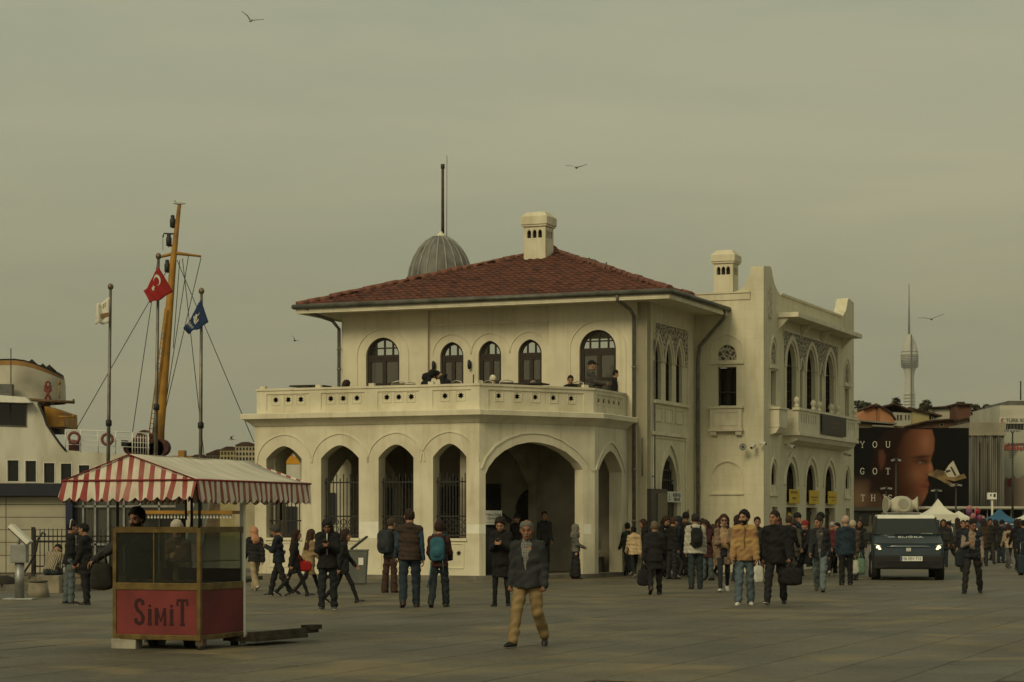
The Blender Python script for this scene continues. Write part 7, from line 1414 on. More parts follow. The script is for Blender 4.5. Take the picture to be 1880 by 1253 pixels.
    # hair and headwear, in head coordinates
    hk, hcol = hair[:2]; hb = SDF((-.17, -.24, -.45), (.17, .17, .2), .012)
    X, Y, Z = hb.ax[0][:, None, None], hb.ax[1][None, :, None], hb.ax[2][None, None, :]
    nm = 'hair'
    if hk in ('short', 'bald', 'thick', 'long', 'bun', 'bob', 'curly'):
        e = {'short': .008, 'bald': .006, 'thick': .02, 'long': .014, 'bun': .012, 'bob': .02, 'curly': .022}[hk]
        hb.ell((0, -.014, .024), (.077 + e, .097 + e, .102 + e)); front = .82 * Y - .58 * (Z - .048) - .045; hb.d = np.maximum(hb.d, front); hb.d = np.maximum(hb.d, -.088 - Z + .2 * np.abs(X) + .1 * np.maximum(Y, 0))
        if hk == 'bald': hb.d = np.maximum(hb.d, Z - .098 - .25 * np.abs(Y + .03))
        if hk in ('long', 'bob'):
            L = .36 if hk == 'long' else .12
            for x in (-.06, 0, .06): hb.cone((x, -.05, .03), (x * 1.3, -.085, -L), .05, .045 if hk == 'long' else .03, .03)
            for x in (-1, 1): hb.cone((x * .075, -.01, .03), (x * .08, .0, -L * .72), .028, .022, .02)
        if hk == 'bun': hb.ell((0, -.12, .06), (.045, .04, .045), .02)
        hb.d = hb.d + .006 * np.sin(70 * X + 40 * Z + px) * np.sin(60 * Y + 30 * Z) + .004 * np.sin(130 * X - 60 * Y) + (.006 * np.sin(95 * X) * np.sin(90 * Z) if hk == 'curly' else 0)
    elif hk == 'beanie': nm = 'beanie'; hb.ell((0, -.014, .035), (.092, .113, .115)); hb.d = np.maximum(hb.d, -(Z + .004 - .36 * Y)); hb.d = hb.d + .003 * np.sin(150 * X)
    elif hk == 'cap': nm = 'cap'; hb.ell((0, -.014, .03), (.088, .108, .108)); hb.d = np.maximum(hb.d, -(Z - .022 - .24 * Y)); hb.ell((0, .125, .052), (.07, .075, .009), .006)
    elif hk in ('scarf', 'hood'):
        nm = 'headscarf' if hk == 'scarf' else 'hood'; hb.ell((0, -.016, .015), (.095, .118, .122)); hb.cone((0, -.02, -.06), (0, -.035, -.2), .085, .13, .05); hb.ell((0, .11, -.025), (.062, .11, .09), 0, cut=True)
        if hk == 'scarf': hb.cone((0, .05, -.15), (0, .06, -.26), .07, .06, .03)
        hb.d = hb.d + .004 * np.sin(60 * Z + 30 * X)
    V, F = hb.mesh(); npmesh(nm, hc + (V * hs) @ hq.T, F, (hair[2] if len(hair) > 2 else cmat(hcol, 'hair')), o)
    if 'beard' in p:
        hb = SDF((-.12, -.03, -.16), (.12, .16, .06), .009); X, Y, Z = hb.ax[0][:, None, None], hb.ax[1][None, :, None], hb.ax[2][None, None, :]; bl = p['beard']
        if bl == 'full': hb.ell((0, .028, -.052), (.066, .074, .078)); hb.d = np.maximum(hb.d, Z + .03 - .4 * (np.abs(X) - .02)); hb.d = np.maximum(hb.d, .0 - Y); hb.ell((0, .1, -.062), (.02, .02, .007), 0, cut=True)
        hb.cone((-.024, .09, -.052), (.024, .09, -.052), .009, .009, .01); hb.ell((0, .103, -.047), (.014, .012, .009), .008)
        V, F = hb.mesh(); npmesh('beard' if bl == 'full' else 'moustache', hc + (V * hs) @ hq.T, F, cmat(p.get('beardcol', hcol), 'hair'), o)
    if p.get('glasses'):
        b_ = MB(); FL2 = Fr((0, 0), (1, 0))
        for x in (-.031, .031): b_.tube([H2((x, .1, .012)), H2((x, .107, .012))], .022 * hs, 10)
        b_.tube([H2((-.05, .1, .016)), H2((.05, .1, .016))], .005, 5); [b_.tube([H2((x, .1, .016)), H2((x * 1.45, .0, .016))], .004, 5) for x in (-.052, .052)]; x = b_.build('sunglasses', INK); x.parent = o
    o['_j'] = 0; del o['_j']
    M = Matrix.Translation(at) @ Matrix.Rotation(R(yaw), 4, 'Z'); ret = dict(o=o, k=k, M=M, hand={i: M @ Vector(J['hand'][i]) for i in (0, 1)}, back=M @ Vector(tors(0, -.2 * (.66 + pad), .3)), yaw=yaw, tors=lambda *a: M @ Vector(tors(*a)))
    return ret
def backpack(q, col, label, w=.3, h=.44, d=.17, straps=True):
    c = q['tors'](0, -.2, .28); o = empty('backpack', c, R(q['yaw'])); tag(o, label, 'backpack'); s = SDF((-.26, -.2, -.34), (.26, .2, .34), .014); k = q['k']
    s.add(lambda X, Y, Z: (np.maximum(np.abs(X) / w * 2, 0) ** 4 + (np.abs(Y) / d * 2) ** 4 + (np.abs(Z + .02) / h * 2) ** 4) ** .25 * .14 - .14, (-w / 2, -d / 2, -h / 2), (w / 2, d / 2, h / 2), .01); s.ell((0, -d * .45, -.08), (w * .36, .05, h * .22), .02)
    X, Y, Z = s.ax[0][:, None, None], s.ax[1][None, :, None], s.ax[2][None, None, :]; s.d = s.d + .004 * np.sin(30 * X + 25 * Z); V, F = s.mesh(); npmesh('bag', V, F, cmat(col, 'bag'), o)
    if straps:
        for x in (-1, 1): b = MB(); b.tube([(x * .09, .06, .16), (x * .11, .13, .25), (x * .12, .22, .24), (x * .135, .31, .1), (x * .15, .24, -.1), (x * .13, .06, -.18)], .018, 6); z = b.build('strap', cmat(tuple(v * .7 for v in col), 'bag'), o)
    return o
def handbag(p, col, label, w=.3, h=.28, d=.12, name='handbag', yaw=0, drop=.14, cat='bag', mat_=None):
    """bag hanging by its handles from point p"""
    o = empty(name, p, R(yaw)); tag(o, label, cat); s = SDF((-w, -d - .05, -h - drop - .06), (w, d + .05, .05), .014); c = -drop - h / 2
    s.add(lambda X, Y, Z: (np.abs(X / (w / 2 * (1.06 - .5 * (Z - c) * .9))) ** 3 + np.abs(Y / (d / 2)) ** 3 + np.abs((Z - c) / (h / 2)) ** 5) ** .3 * .1 - .1, (-w / 2, -d / 2, c - h / 2), (w / 2, d / 2, c + h / 2), .01)
    X, Y, Z = s.ax[0][:, None, None], s.ax[1][None, :, None], s.ax[2][None, None, :]; s.d = s.d + .005 * np.sin(40 * X + 31 * Z) * np.sin(35 * Y + 20 * Z); V, F = s.mesh(); npmesh('bag_body', V, F, mat_ or cmat(col, 'bag'), o)
    for y in (-1, 1): b = MB(); b.tube([(-w * .22, y * d * .25, -drop - .01), (-w * .12, y * .01, -.03), (0, 0, .0), (w * .12, y * .01, -.03), (w * .22, y * d * .25, -drop - .01)], .009, 5); b.build('handle', mat_ or cmat(col, 'bag'), o)
    return o
def phone(q, label):
    c = (q['hand'][0] + q['hand'][1]) / 2 + Vector((0, 0, .03)); o = MB().obox((0, 0, 0), (.075, .012, .15), Matrix.Rotation(R(-55), 3, 'X')).build('phone', mat('phone_black', (.02, .02, .022), .2, 0, spec=.5), bevel=.004); o.location = c; o.rotation_euler[2] = R(q['yaw']); tag(o, label, 'phone')
BK = (.0105, .0105, .0115); NV = (.014, .018, .028); DKB = (.028, .02, .016); JN = (.085, .11, .13); DJ = (.022, .033, .045); BG = (.3, .22, .12); WHS = (.55, .53, .47); BRN = (.03, .016, .011); BLKH = (.01, .008, .008); GRH = (.2, .19, .17)
def plaid():
    m = bpy.data.materials.new('plaid_shirt'); m.use_nodes = True; t = m.node_tree; b = t.nodes['Principled BSDF']; b.inputs['Roughness'].default_value = .9; tcn = t.nodes.new('ShaderNodeTexCoord'); br = t.nodes.new('ShaderNodeTexBrick')
    br.offset = 0; br.inputs['Scale'].default_value = 1; br.inputs['Brick Width'].default_value = .034; br.inputs['Row Height'].default_value = .034; br.inputs['Mortar Size'].default_value = .006; br.inputs['Color1'].default_value = (.09, .09, .088, 1); br.inputs['Color2'].default_value = (.13, .128, .12, 1); br.inputs['Mortar'].default_value = (.2, .195, .18, 1)
    mp_ = t.nodes.new('ShaderNodeMapping'); mp_.inputs['Rotation'].default_value = (R(90), 0, 0); t.links.new(tcn.outputs['Object'], mp_.inputs[0]); t.links.new(mp_.outputs[0], br.inputs['Vector']); t.links.new(br.outputs['Color'], b.inputs['Base Color']); return m
# the old man walking towards the camera
person(970, 1191, 955, 158, 'old man with grey hair and moustache in dark jacket and beige trousers walking forward', ('jacket', (.03, .032, .034), dict(open=(.14, .01, .075), shirt=(.1, .1, .1), shirtmat=plaid(), pad=.016, wr=.006)), ('jeans', (.26, .18, .085)), ((.016, .014, .012), None), ('bald', (.13, .126, .115)), 2, dict(legs=((20, 3), (-6, 34)), arms=((-2, 10, 16), (-6, 10, 20)), hands=('grip', 'grip'), pitch=10, hyaw=16, lean=3, splay=14, pitchfoot=(0, 40)), 1.3, .012, beard='moustache', beardcol=(.3, .29, .26))
# left of the cart
q = person(128, 1110, 958, -70, 'man with headphones in black jacket and jeans standing left of the cart', ('jacket', BK, dict(zip=WHS)), ('jeans', (.1, .12, .13)), ((.02, .018, .015), None), ('short', BLKH), 1, dict(arms=((5, 6, 40, 20), (2, 6, 20))))
b = MB(); hcx = q['tors'](0, .02, .72); b.tube([hcx + Vector((-.02, -.09, -.04)), hcx + Vector((-.01, -.06, .1)), hcx + Vector((0, 0, .125)), hcx + Vector((.01, .06, .1)), hcx + Vector((.02, .09, -.04))], .012, 6); x = b.build('headphones', cmat(WHS)); tag(x, 'white over ear headphones on the man left of the cart', 'headphones')
person(158, 1112, 962, 75, 'man in plain black clothes seen from behind, hands in front, near the fence', ('midcoat', (.012, .012, .012)), ('trousers', (.014, .014, .014)), ((.015, .014, .013), None), ('short', BLKH), 1, dict(arms=((12, 6, 30), (8, 8, 20))), 1.08)
st = bpy.data.materials.new('striped_sleeve'); st.use_nodes = True; t = st.node_tree; w_ = t.nodes.new('ShaderNodeTexWave'); w_.inputs['Scale'].default_value = 9; r_ = t.nodes.new('ShaderNodeValToRGB'); r_.color_ramp.elements[0].color = (.05, .035, .02, 1); r_.color_ramp.elements[1].color = (.4, .33, .22, 1); r_.color_ramp.elements[0].position = .55; r_.color_ramp.elements[1].position = .7; tcn = t.nodes.new('ShaderNodeTexCoord'); t.links.new(tcn.outputs['Object'], w_.inputs['Vector']); t.links.new(w_.outputs['Fac'], r_.inputs[0]); t.links.new(r_.outputs[0], t.nodes['Principled BSDF'].inputs['Base Color'])
gp = G(84, 1096); gp.z = 0
person(0, 0, 0, -10, 'person in striped top and black beanie bent forward, seated near the round bollard', ('sweater', (.2, .15, .1), dict(mat=st)), ('jeans', (.04, .06, .075)), (BK, None), ('beanie', BK), 0, dict(SIT, lean=38, pitch=30), at=G(92, 1090), H=1.62)
b = MB(); b.box(-.25, .25, -.2, .2, 0, .4); x = b.build('stone_block', mat('concrete_striped', (0, 0, 0)), bevel=.02); x.location = G(92, 1090) + Vector((0, -.02, 0)); tag(x, 'low stone block under the seated person in the striped top', 'stone block')
q_ = person(0, 0, 0, 172, 'bearded street seller with dark hair behind the cart glass reaching out an arm', ('jacket', (.03, .03, .033)), ('trousers', BK), (BK, None), ('thick', BLKH), 1, dict(arms=((10, 52, 8), (35, 8, 60, 10)), hyaw=-20, pitch=12), at=Vector((-4.9, 28.05, 0)), H=1.77, beard='full')
person(0, 0, 0, 185, 'woman in pale cap and brown coat waiting behind the cart glass', ('midcoat', (.1, .065, .04)), ('trousers', BK), (BK, None), ('beanie', (.45, .4, .32)), 0, dict(arms=((30, 4, 80, 20), (4, 6, 20))), at=Vector((325 - 940, 0, 0)) / FPX * 29.6 + Vector((0, 29.6, 0)), H=1.6)
handbag(Vector((-5.38, 28.0, 1.2)), (.022, .02, .016), 'large dark sack hanging beside the left end of the cart', .28, .36, .18, 'sack')
b = MB(); b.lathe([(.16, 0), (.24, .08), (.25, .2), (.15, .32), (.05, .36)], n=12, sx=1.3); x = b.build('bundle', cmat((.025, .022, .018))); x.location = G(8, 1086); tag(x, 'dark cloth bundle lying by the kerb at the left picture edge', 'bundle')
# between the cart and the arch
q = person(468, 1086, 964, 25, 'woman in peach headscarf, black puffer jacket and beige trousers walking away', ('puffer', (.018, .018, .018), dict(puff=.09)), ('wide', (.33, .26, .16)), (WHS, WHS), ('scarf', (.5, .24, .14)), 0, WALK)
q = person(512, 1096, 962, 80, 'grey haired man in dark clothes looking at his phone beside the cart', ('jacket', NV), ('trousers', (.017, .018, .02)), (BK, WHS), ('thick', (.06, .055, .05)), 1, dict(PHONE, legs=((20, 8), (-16, 14)))); phone(q, 'dark phone held by the grey haired man beside the cart')
q = person(540, 1097, 970, -75, 'woman in black coat with a bright red shoulder bag walking right', ('midcoat', BK), ('slim', BK), (BK, WHS), ('long', (.03, .014, .01)), 0, WALK)
o = handbag(q['tors'](.02, .25, .07), (.33, .012, .012), 'bright red handbag hung across the woman in black', .3, .22, .1, drop=.02, yaw=10); b = MB(); a_ = q['tors'](.02, .25, .06); c_ = q['tors'](-.1, .1, .5); b.tube([a_ + Vector((-.06, -.1, 0)), a_.lerp(c_, .5) + Vector((-.09, -.12, 0)), c_ + Vector((-.02, -.06, .04))], .018, 6); x = b.build('shoulder_strap', cmat((.33, .012, .012), 'bag')); x.parent = o; x.matrix_parent_inverse = (Matrix.Translation(o.location) @ Matrix.Rotation(R(10), 4, 'Z')).inverted()
q = person(568, 1092, 971, -60, 'woman with long brown hair in a beige trench coat', ('coat', (.3, .21, .11), dict(hem=-.36)), ('slim', BK), (BRN, None), ('long', (.045, .022, .013)), 0, WALK2)
q = person(602, 1121, 951, 178, 'man in black hooded jacket with white zip reading his phone', ('jacket', BK, dict(zip=WHS, pad=.022, hem=-.14)), ('trousers', (.016, .018, .022)), ((.06, .06, .055), WHS), ('hood', (.014, .014, .016)), 2, PHONE, 1.1); phone(q, 'dark phone in the hands of the hooded man')
q = person(630, 1109, 969, -88, 'woman in black jacket and leggings striding right behind the hooded man', ('midcoat', (.016, .017, .018), dict(hem=-.2)), ('slim', BK), (BK, WHS), ('bob', (.03, .016, .012)), 0, WALK)
q = person(716, 1090, 952, -35, 'man in brown trousers with a grey rucksack, seen from behind', ('jacket', (.035, .035, .03)), ('wide', (.055, .03, .02)), ((.02, .014, .012), None), ('short', (.06, .04, .025)), 0, STAND); backpack(q, (.03, .034, .042), 'large grey rucksack on the man in brown trousers', .34, .52, .22)
q = person(752, 1117, 936, 4, 'tall man in brown padded vest with blue sleeves walking away', ('vest', (.045, .028, .02), dict(puff=.085, shirt=(.03, .065, .11))), ('jeans', DJ), ((.05, .022, .016), None), ('short', (.03, .018, .014)), 0, dict(legs=((5, 4), (-10, 12)), arms=((-5, 9, 10), (8, 9, 30))), 1.3)
q = person(806, 1117, 957, -8, 'person in maroon jacket carrying a bright blue daypack', ('jacket', (.06, .02, .017), dict(hoodback=1)), ('jeans', (.02, .028, .034)), ((.025, .025, .02), None), ('thick', (.035, .016, .012)), 0, dict(legs=((16, 8), (-12, 16)), arms=((18, 12, 70, 30), (12, 14, 50, 20))), 1.1); bp_ = backpack(q, (.03, .115, .16), 'bright blue daypack with dangling straps on the maroon jacket', .27, .44, .16)
b = MB(); b.tube([(-.1, -.03, -.2), (-.13, -.04, -.5), (-.18, -.02, -.72)], .012, 5); b.tube([(.1, -.03, -.2), (.12, -.02, -.45)], .01, 5); b.build('loose_strap', cmat((.05, .12, .15), 'bag'), bp_)
handbag(q['hand'][0] + Vector((.02, -.05, .12)), (.018, .018, .018), 'dark round camera bag at the side of the maroon jacket', .22, .2, .16, drop=.03)
q = person(920, 1115, 949, 170, 'young man in long black coat looking down at a white phone', ('coat', BK, dict(hem=-.36)), ('slim', BK), (BK, None), ('thick', (.018, .013, .01)), 0, dict(PHONE, spread=4)); phone(q, 'phone in the hands of the young man in the long black coat')
# under the arch
Q = lambda px, Y, z=.115: Vector(((px - 940) / FPX * Y, Y, z))
person(0, 0, 0, 165, 'man in dark puffer jacket standing in the arch behind the old man', ('puffer', BK, dict(puff=.09)), hair=('beanie', BK), skin=1, at=Q(950, 60.2), H=1.66)
person(0, 0, 0, 190, 'short haired man in dark jacket standing under the wide arch', ('jacket', (.022, .022, .024)), hair=('short', (.035, .025, .018)), skin=1, pose=dict(arms=((8, 6, 30), (8, 6, 30))), at=Q(999, 60.8), H=1.74)
person(0, 0, 0, -85, 'woman in patterned grey headscarf and black skirt leaning at the arch pier', ('sweater', (.12, .115, .1)), ('skirt', (.016, .016, .018)), (BRN, None), ('scarf', (.14, .13, .115), mat('patterned_scarf', (.2, .19, .165), .9, .4, 45, dark=(.05, .048, .045))), 0, dict(lean=-3, arms=((6, 5, 60, 20), (6, 5, 60, 20))), at=Q(1057, 58.5, .0), H=1.5)
# crowd in front of the side wall
q = person(1143, 1055, 964, -40, 'woman with dark bob in red top and pale jeans leaning forward', ('sweater', (.12, .02, .022)), ('jeans', (.14, .16, .16)), (BK, WHS), ('bob', (.03, .014, .01)), 0, dict(WALK, lean=8)); handbag(q['hand'][1], (.16, .08, .04), 'orange brown paper bag beside the woman in the red top', .26, .3, .12)
q = person(1164, 1062, 964, 10, 'woman in cream padded jacket with hair tied up, walking away', ('puffer', (.5, .36, .21), dict(puff=.1)), ('trousers', BK), (DKB, WHS), ('bun', BLKH), 0, WALK)
q = person(1202, 1094, 957, 0, 'broad grey haired man in a long black coat seen from behind', ('coat', (.012, .012, .012), dict(hem=-.3, pad=.022)), ('trousers', BK), ((.06, .045, .03), None), ('short', (.14, .1, .07)), 1, dict(legs=((14, 6), (-12, 30)), arms=((10, 10, 20), (-8, 12, 14))), 1.22); handbag(q['hand'][1], (.015, .015, .015), 'black shopping bag low beside the broad man in black', .24, .36, .14)
person(1234, 1064, 951, -60, 'man in black jacket with a white hood edge looking right', ('jacket', BK, dict(zip=WHS)), hair=('short', (.05, .022, .014)), pose=STAND)
person(1250, 1058, 954, 30, 'dark haired woman in black between the white hood man and the white jacket', ('jacket', BK), hair=('long', BLKH), pose=WALK)
q = person(1277, 1083, 944, 3, 'man in white padded jacket with a black backpack, back turned', ('puffer', (.45, .43, .36), dict(puff=.1)), ('jeans', (.025, .036, .04)), (BK, None), ('short', (.025, .02, .018)), 1, dict(legs=((4, 4), (-5, 8))), 1.08); backpack(q, (.014, .014, .014), 'black backpack on the white padded jacket', .27, .46, .16)
person(1291, 1062, 953, 10, 'dark haired person half hidden behind the white jacket', ('jacket', (.03, .03, .024)), hair=('short', (.02, .015, .012)))
q = person(1308, 1062, 961, -40, 'woman with brown hair in a long camel coat', ('coat', (.2, .13, .075), dict(hem=-.5)), ('trousers', BK), (WHS, WHS), ('bob', (.05, .024, .014)), 0, WALK); handbag(q['hand'][1] + Vector((-.05, -.15, .1)), (.38, .28, .15), 'cream leather shoulder bag in front of the camel coat', .34, .3, .14)
q = person(1329, 1088, 941, 176, 'woman in sunglasses, white roll neck and beige coat walking forward', ('midcoat', (.2, .14, .095), dict(open=(-.3, .07, .09), shirt=(.36, .25, .14))), ('slim', (.018, .019, .024)), (WHS, WHS), ('long', (.045, .018, .012)), 0, dict(WALK, arms=((16, 4, 85, 30), (16, 4, 85, 30))), glasses=True)
b = MB(); torus(b, (0, 0, 0), .062, .03, (0, .15, 1), 16, 8); x = b.build('roll_neck', cmat(WHS)); x.parent = q['o']; x.location = Vector((0, .03, .92 * q['k'] + .56 * q['k']))
tf = bpy.data.materials.new('two_tone_fleece'); tf.use_nodes = True; t = tf.node_tree; b_ = t.nodes['Principled BSDF']; b_.inputs['Roughness'].default_value = .95; tcn = t.nodes.new('ShaderNodeTexCoord'); sp = t.nodes.new('ShaderNodeSeparateXYZ'); r_ = t.nodes.new('ShaderNodeValToRGB'); r_.color_ramp.interpolation = 'CONSTANT'; e = r_.color_ramp.elements; e[0].color = (.28, .165, .07, 1); e[1].position = .44; e[1].color = (.36, .225, .085, 1)
for ps_, c_ in ((.56, (.27, .15, .065, 1)), (.7, (.36, .225, .085, 1))): z_ = e.new(ps_); z_.color = c_
n_ = t.nodes.new('ShaderNodeTexNoise'); n_.inputs['Scale'].default_value = 45; mr = t.nodes.new('ShaderNodeMapRange'); mr.inputs['From Min'].default_value = .6; mr.inputs['From Max'].default_value = 1.8; bp = t.nodes.new('ShaderNodeBump'); bp.inputs['Strength'].default_value = .5; t.links.new(tcn.outputs['Object'], n_.inputs['Vector']); t.links.new(n_.outputs['Fac'], bp.inputs['Height']); t.links.new(bp.outputs[0], b_.inputs['Normal'])
t.links.new(tcn.outputs['Object'], sp.inputs[0]); t.links.new(sp.outputs[2], mr.inputs['Value']); t.links.new(mr.outputs[0], r_.inputs[0]); t.links.new(r_.outputs[0], b_.inputs['Base Color'])
q = person(1367, 1112, 937, 172, 'bearded man in a two tone tan fleece jacket and blue jeans', ('jacket', (.3, .175, .075), dict(pad=.026, wr=.007, mat=tf, zip=(.2, .12, .05))), ('jeans', (.085, .115, .135)), ((.6, .58, .52), (.6, .58, .52)), ('thick', BLKH), 0, dict(legs=((12, 4), (-4, 10)), arms=((4, 10, 26), (4, 10, 26)), hyaw=-25, pitch=4), 1.05, .014, beard='full')
q = person(1390, 1068, 946, 178, 'man in dark jacket walking behind the tan fleece jacket', ('jacket', (.025, .026, .028)), ('trousers', (.06, .015, .02)), (BK, WHS), ('short', BLKH), 1, WALK2)
handbag(G(1391, 1078) + Vector((0, -.1, .66)), (.55, .53, .47), 'white paper carrier bag carried between the two men in front', .24, .42, .12, 'carrier_bag')
q = person(1424, 1112, 937, 165, 'man in black jacket and trousers carrying a black holdall', ('jacket', BK, dict(pad=.026, hem=-.16, hoodback=1)), ('trousers', (.016, .016, .017)), (BK, WHS), ('short', (.02, .015, .012)), 1, dict(legs=((22, 6), (-14, 14)), arms=((-4, 10, 20), (6, 16, 18)), hyaw=-30, hands=('relaxed', 'grip')), 1.16, .014); handbag(q['hand'][1] + Vector((.02, 0, -.02)), (.012, .012, .012), 'black holdall hanging from the hand of the man in black', .38, .34, .2, drop=.08)
person(1458, 1060, 951, 15, 'man in olive green coat walking away behind the black holdall', ('midcoat', (.07, .062, .045)), ('trousers', (.03, .028, .025)), hair=('short', (.035, .026, .02)), pose=WALK)
person(1481, 1063, 954, 120, 'person in red beanie and long black coat', ('coat', BK), ('trousers', BK), (BK, WHS), ('beanie', (.22, .02, .022)), 0, WALK)
q = person(1505, 1088, 944, 168, 'young man in dark quilted jacket and light jeans walking forward', ('jacket', (.02, .021, .024), dict(open=(-.1, .012, .08), shirt=(.06, .06, .06), hoodback=1)), ('jeans', (.12, .15, .155)), ((.06, .04, .028), None), ('short', (.02, .014, .01)), 1, dict(WALK2, hyaw=-35, pitch=12), 1.1)
person(1528, 1058, 956, -10, 'person in wine red jacket half hidden behind the quilted jacket', ('jacket', (.1, .02, .024)), ('trousers', BK), (WHS, WHS), ('cap', (.3, .29, .27)), 1, WALK)
q = person(1553, 1077, 949, 2, 'person in dark blue coat and pale pink beanie seen from behind', ('midcoat', (.016, .03, .045), dict(hem=-.16, pad=.022)), ('trousers', BK), (BK, WHS), ('beanie', (.42, .3, .24)), 0, STAND, 1.15)
PB_ = glass('plastic_bag', (.75, .75, .68), .35, .4); handbag(q['hand'][0] + Vector((-.02, 0, .02)), (.5, .48, .4), 'white plastic bag hanging from the hand of the blue coat', .26, .36, .16, 'plastic_bag'); handbag(q['hand'][0] + Vector((.16, .05, .06)), (.12, .2, .14), 'greenish plastic bag beside the white one near the van', .24, .4, .16, 'plastic_bag')
person(1567, 1066, 957, 20, 'person in pale beanie and brown coat beside the van', ('midcoat', (.09, .06, .04)), hair=('beanie', (.4, .35, .26)), pose=STAND)
EX = [(1153, 1058, 'in dark green anorak between the red top and the cream jacket'), (1184, 1060, 'in black puffer left of the broad man in black'), (1191, 1056, 'in charcoal hood behind the broad man in black'), (1219, 1058, 'in black coat right behind the broad man in black'), (1243, 1060, 'in navy coat touching the white hood man'), (1259, 1056, 'in brown jacket close to the arched niche'), (1267, 1060, 'in black hoodie left of the white padded jacket'), (1299, 1066, 'in maroon coat left of the camel coat'), (1318, 1058, 'in grey jacket between the camel coat and the sunglasses woman'), (1352, 1070, 'in olive trousers left of the tan fleece'), (1447, 1064, 'in black coat left of the olive green coat'), (1469, 1058, 'in dark blue jacket left of the red beanie'), (1540, 1058, 'in charcoal coat left of the pale pink beanie'), (1578, 1054, 'in dark jacket beside the van door'), (1133, 1052, 'in black coat left of the woman in the red top'), (1208, 1052, 'in blue jacket at the black display cabinet'), (1430, 1054, 'in wine scarf at the tower doorway'), (1510, 1052, 'in pale jacket at the farthest doorway')]
EC = {'green': (.02, .03, .022), 'charcoal': (.03, .03, .031), 'navy': (.014, .018, .03), 'brown': (.05, .034, .022), 'maroon': (.05, .016, .016), 'grey': (.075, .074, .068), 'blue': (.02, .03, .05), 'pale': (.3, .28, .23)}
for n_, (px, fy, l_) in enumerate(EX):
    c_ = next((v_ for k_, v_ in EC.items() if k_ in l_.split(' ', 3)[1:3] or k_ in l_.split()[1:3]), BK); hr = [('short', BLKH), ('long', (.03, .016, .012)), ('thick', (.02, .014, .01)), ('bob', BRN), ('short', (.05, .03, .02)), ('beanie', BK)][n_ % 6]
    if ' hood' in l_ or 'hoodie' in l_: hr = ('hood', c_)
    if ' cap' in l_: hr = ('cap', BK)
    if 'scarf' in l_: hr = ('scarf', (.1, .025, .03))
    person(px, fy, 0, (n_ * 67 + 20) % 360, 'person ' + l_, ('puffer' if 'puffer' in l_ or 'parka' in l_ else 'midcoat' if 'coat' in l_ else 'jacket', c_, dict(puff=.09) if 'puffer' in l_ else {}), (['trousers', 'jeans', 'slim'][n_ % 3], [BK, DJ, (.03, .026, .022), (.07, .09, .1)][n_ % 4]), (BK, WHS if n_ % 3 == 0 else None), hr, n_ % 3, [WALK, STAND, WALK2, PHONE][n_ % 4], res=.021, group='people crowding along the side wall', H=1.58 + .05 * (n_ * 7 % 6))
# right of the van
q = person(1785, 1091, 951, 165, 'heavy man in navy padded vest and beige sweatshirt looking at his phone', ('vest', (.018, .024, .034), dict(puff=.1, open=(-.08, .04, .09), shirt=(.26, .205, .155), pad=.016)), ('trousers', (.02, .018, .017)), (BK, None), ('short', BLKH), 2, dict(legs=((16, 4), (-14, 12)), arms=((20, 8, 92, 34), (-2, 10, 18)), pitch=24, hyaw=25, spread=7), 1.2, .014); handbag(q['tors'](.22, .0, .16), (.018, .022, .03), 'dark blue shoulder bag at the hip of the heavy man', .3, .4, .14, drop=.04)
person(1852, 1044, 960, 8, 'woman with long auburn hair in a cream hooded top walking away', ('jacket', (.36, .28, .19), dict(hoodback=1)), ('wide', (.075, .07, .068)), (WHS, None), ('long', (.045, .016, .012)), 0, WALK)
lab_ = ['in black coat just right of the blue van', 'in dark jacket in front of the white van', 'in charcoal coat behind the white van', 'in dark suit behind the heavy man', 'in brown coat under the blue tent edge', 'in dark jacket right of the heavy man', 'in olive jacket before the blue tent', 'in dark coat left of the auburn haired woman', 'in dark green jacket beside the blue tent', 'in black coat at the right picture edge', 'in navy coat at the right picture edge holding a suitcase', 'in grey jacket far back by the low stall', 'in dark red coat far back before the canopy', 'in black jacket far back between the tents', 'in dark blue jacket far back before the shop', 'in brown jacket far right behind the crowd', 'in maroon cap far back left of the stall', 'in grey coat far back under the canopy edge', 'in pale scarf and black coat far back', 'in black hood far back near the sign post']
sp_ = [(1714, 1046, 952, 10), (1732, 1042, 955, 170), (1744, 1036, 956, 90), (1768, 1050, 951, 175), (1806, 1040, 955, 0), (1817, 1036, 954, 180), (1829, 1030, 956, 40), (1838, 1034, 958, -60), (1812, 1022, 956, 120), (1868, 1048, 953, 5), (1880, 1056, 952, 10), (1758, 1018, 957, 0), (1776, 1014, 957, 170), (1795, 1012, 958, 60), (1822, 1010, 957, 0), (1872, 1020, 956, 180), (1702, 1020, 956, 30), (1845, 1012, 957, 0), (1862, 1014, 957, 150), (1886, 1012, 957, 0)]
cl_ = [BK, (.02, .02, .022), (.03, .03, .03), (.018, .02, .028), (.05, .032, .022), (.02, .02, .018), (.045, .042, .028), (.016, .016, .018), (.02, .028, .024), BK, (.014, .02, .03), (.07, .07, .065), (.07, .018, .018), BK, (.02, .03, .05), (.06, .04, .028), (.03, .02, .02), (.08, .08, .075), BK, BK]
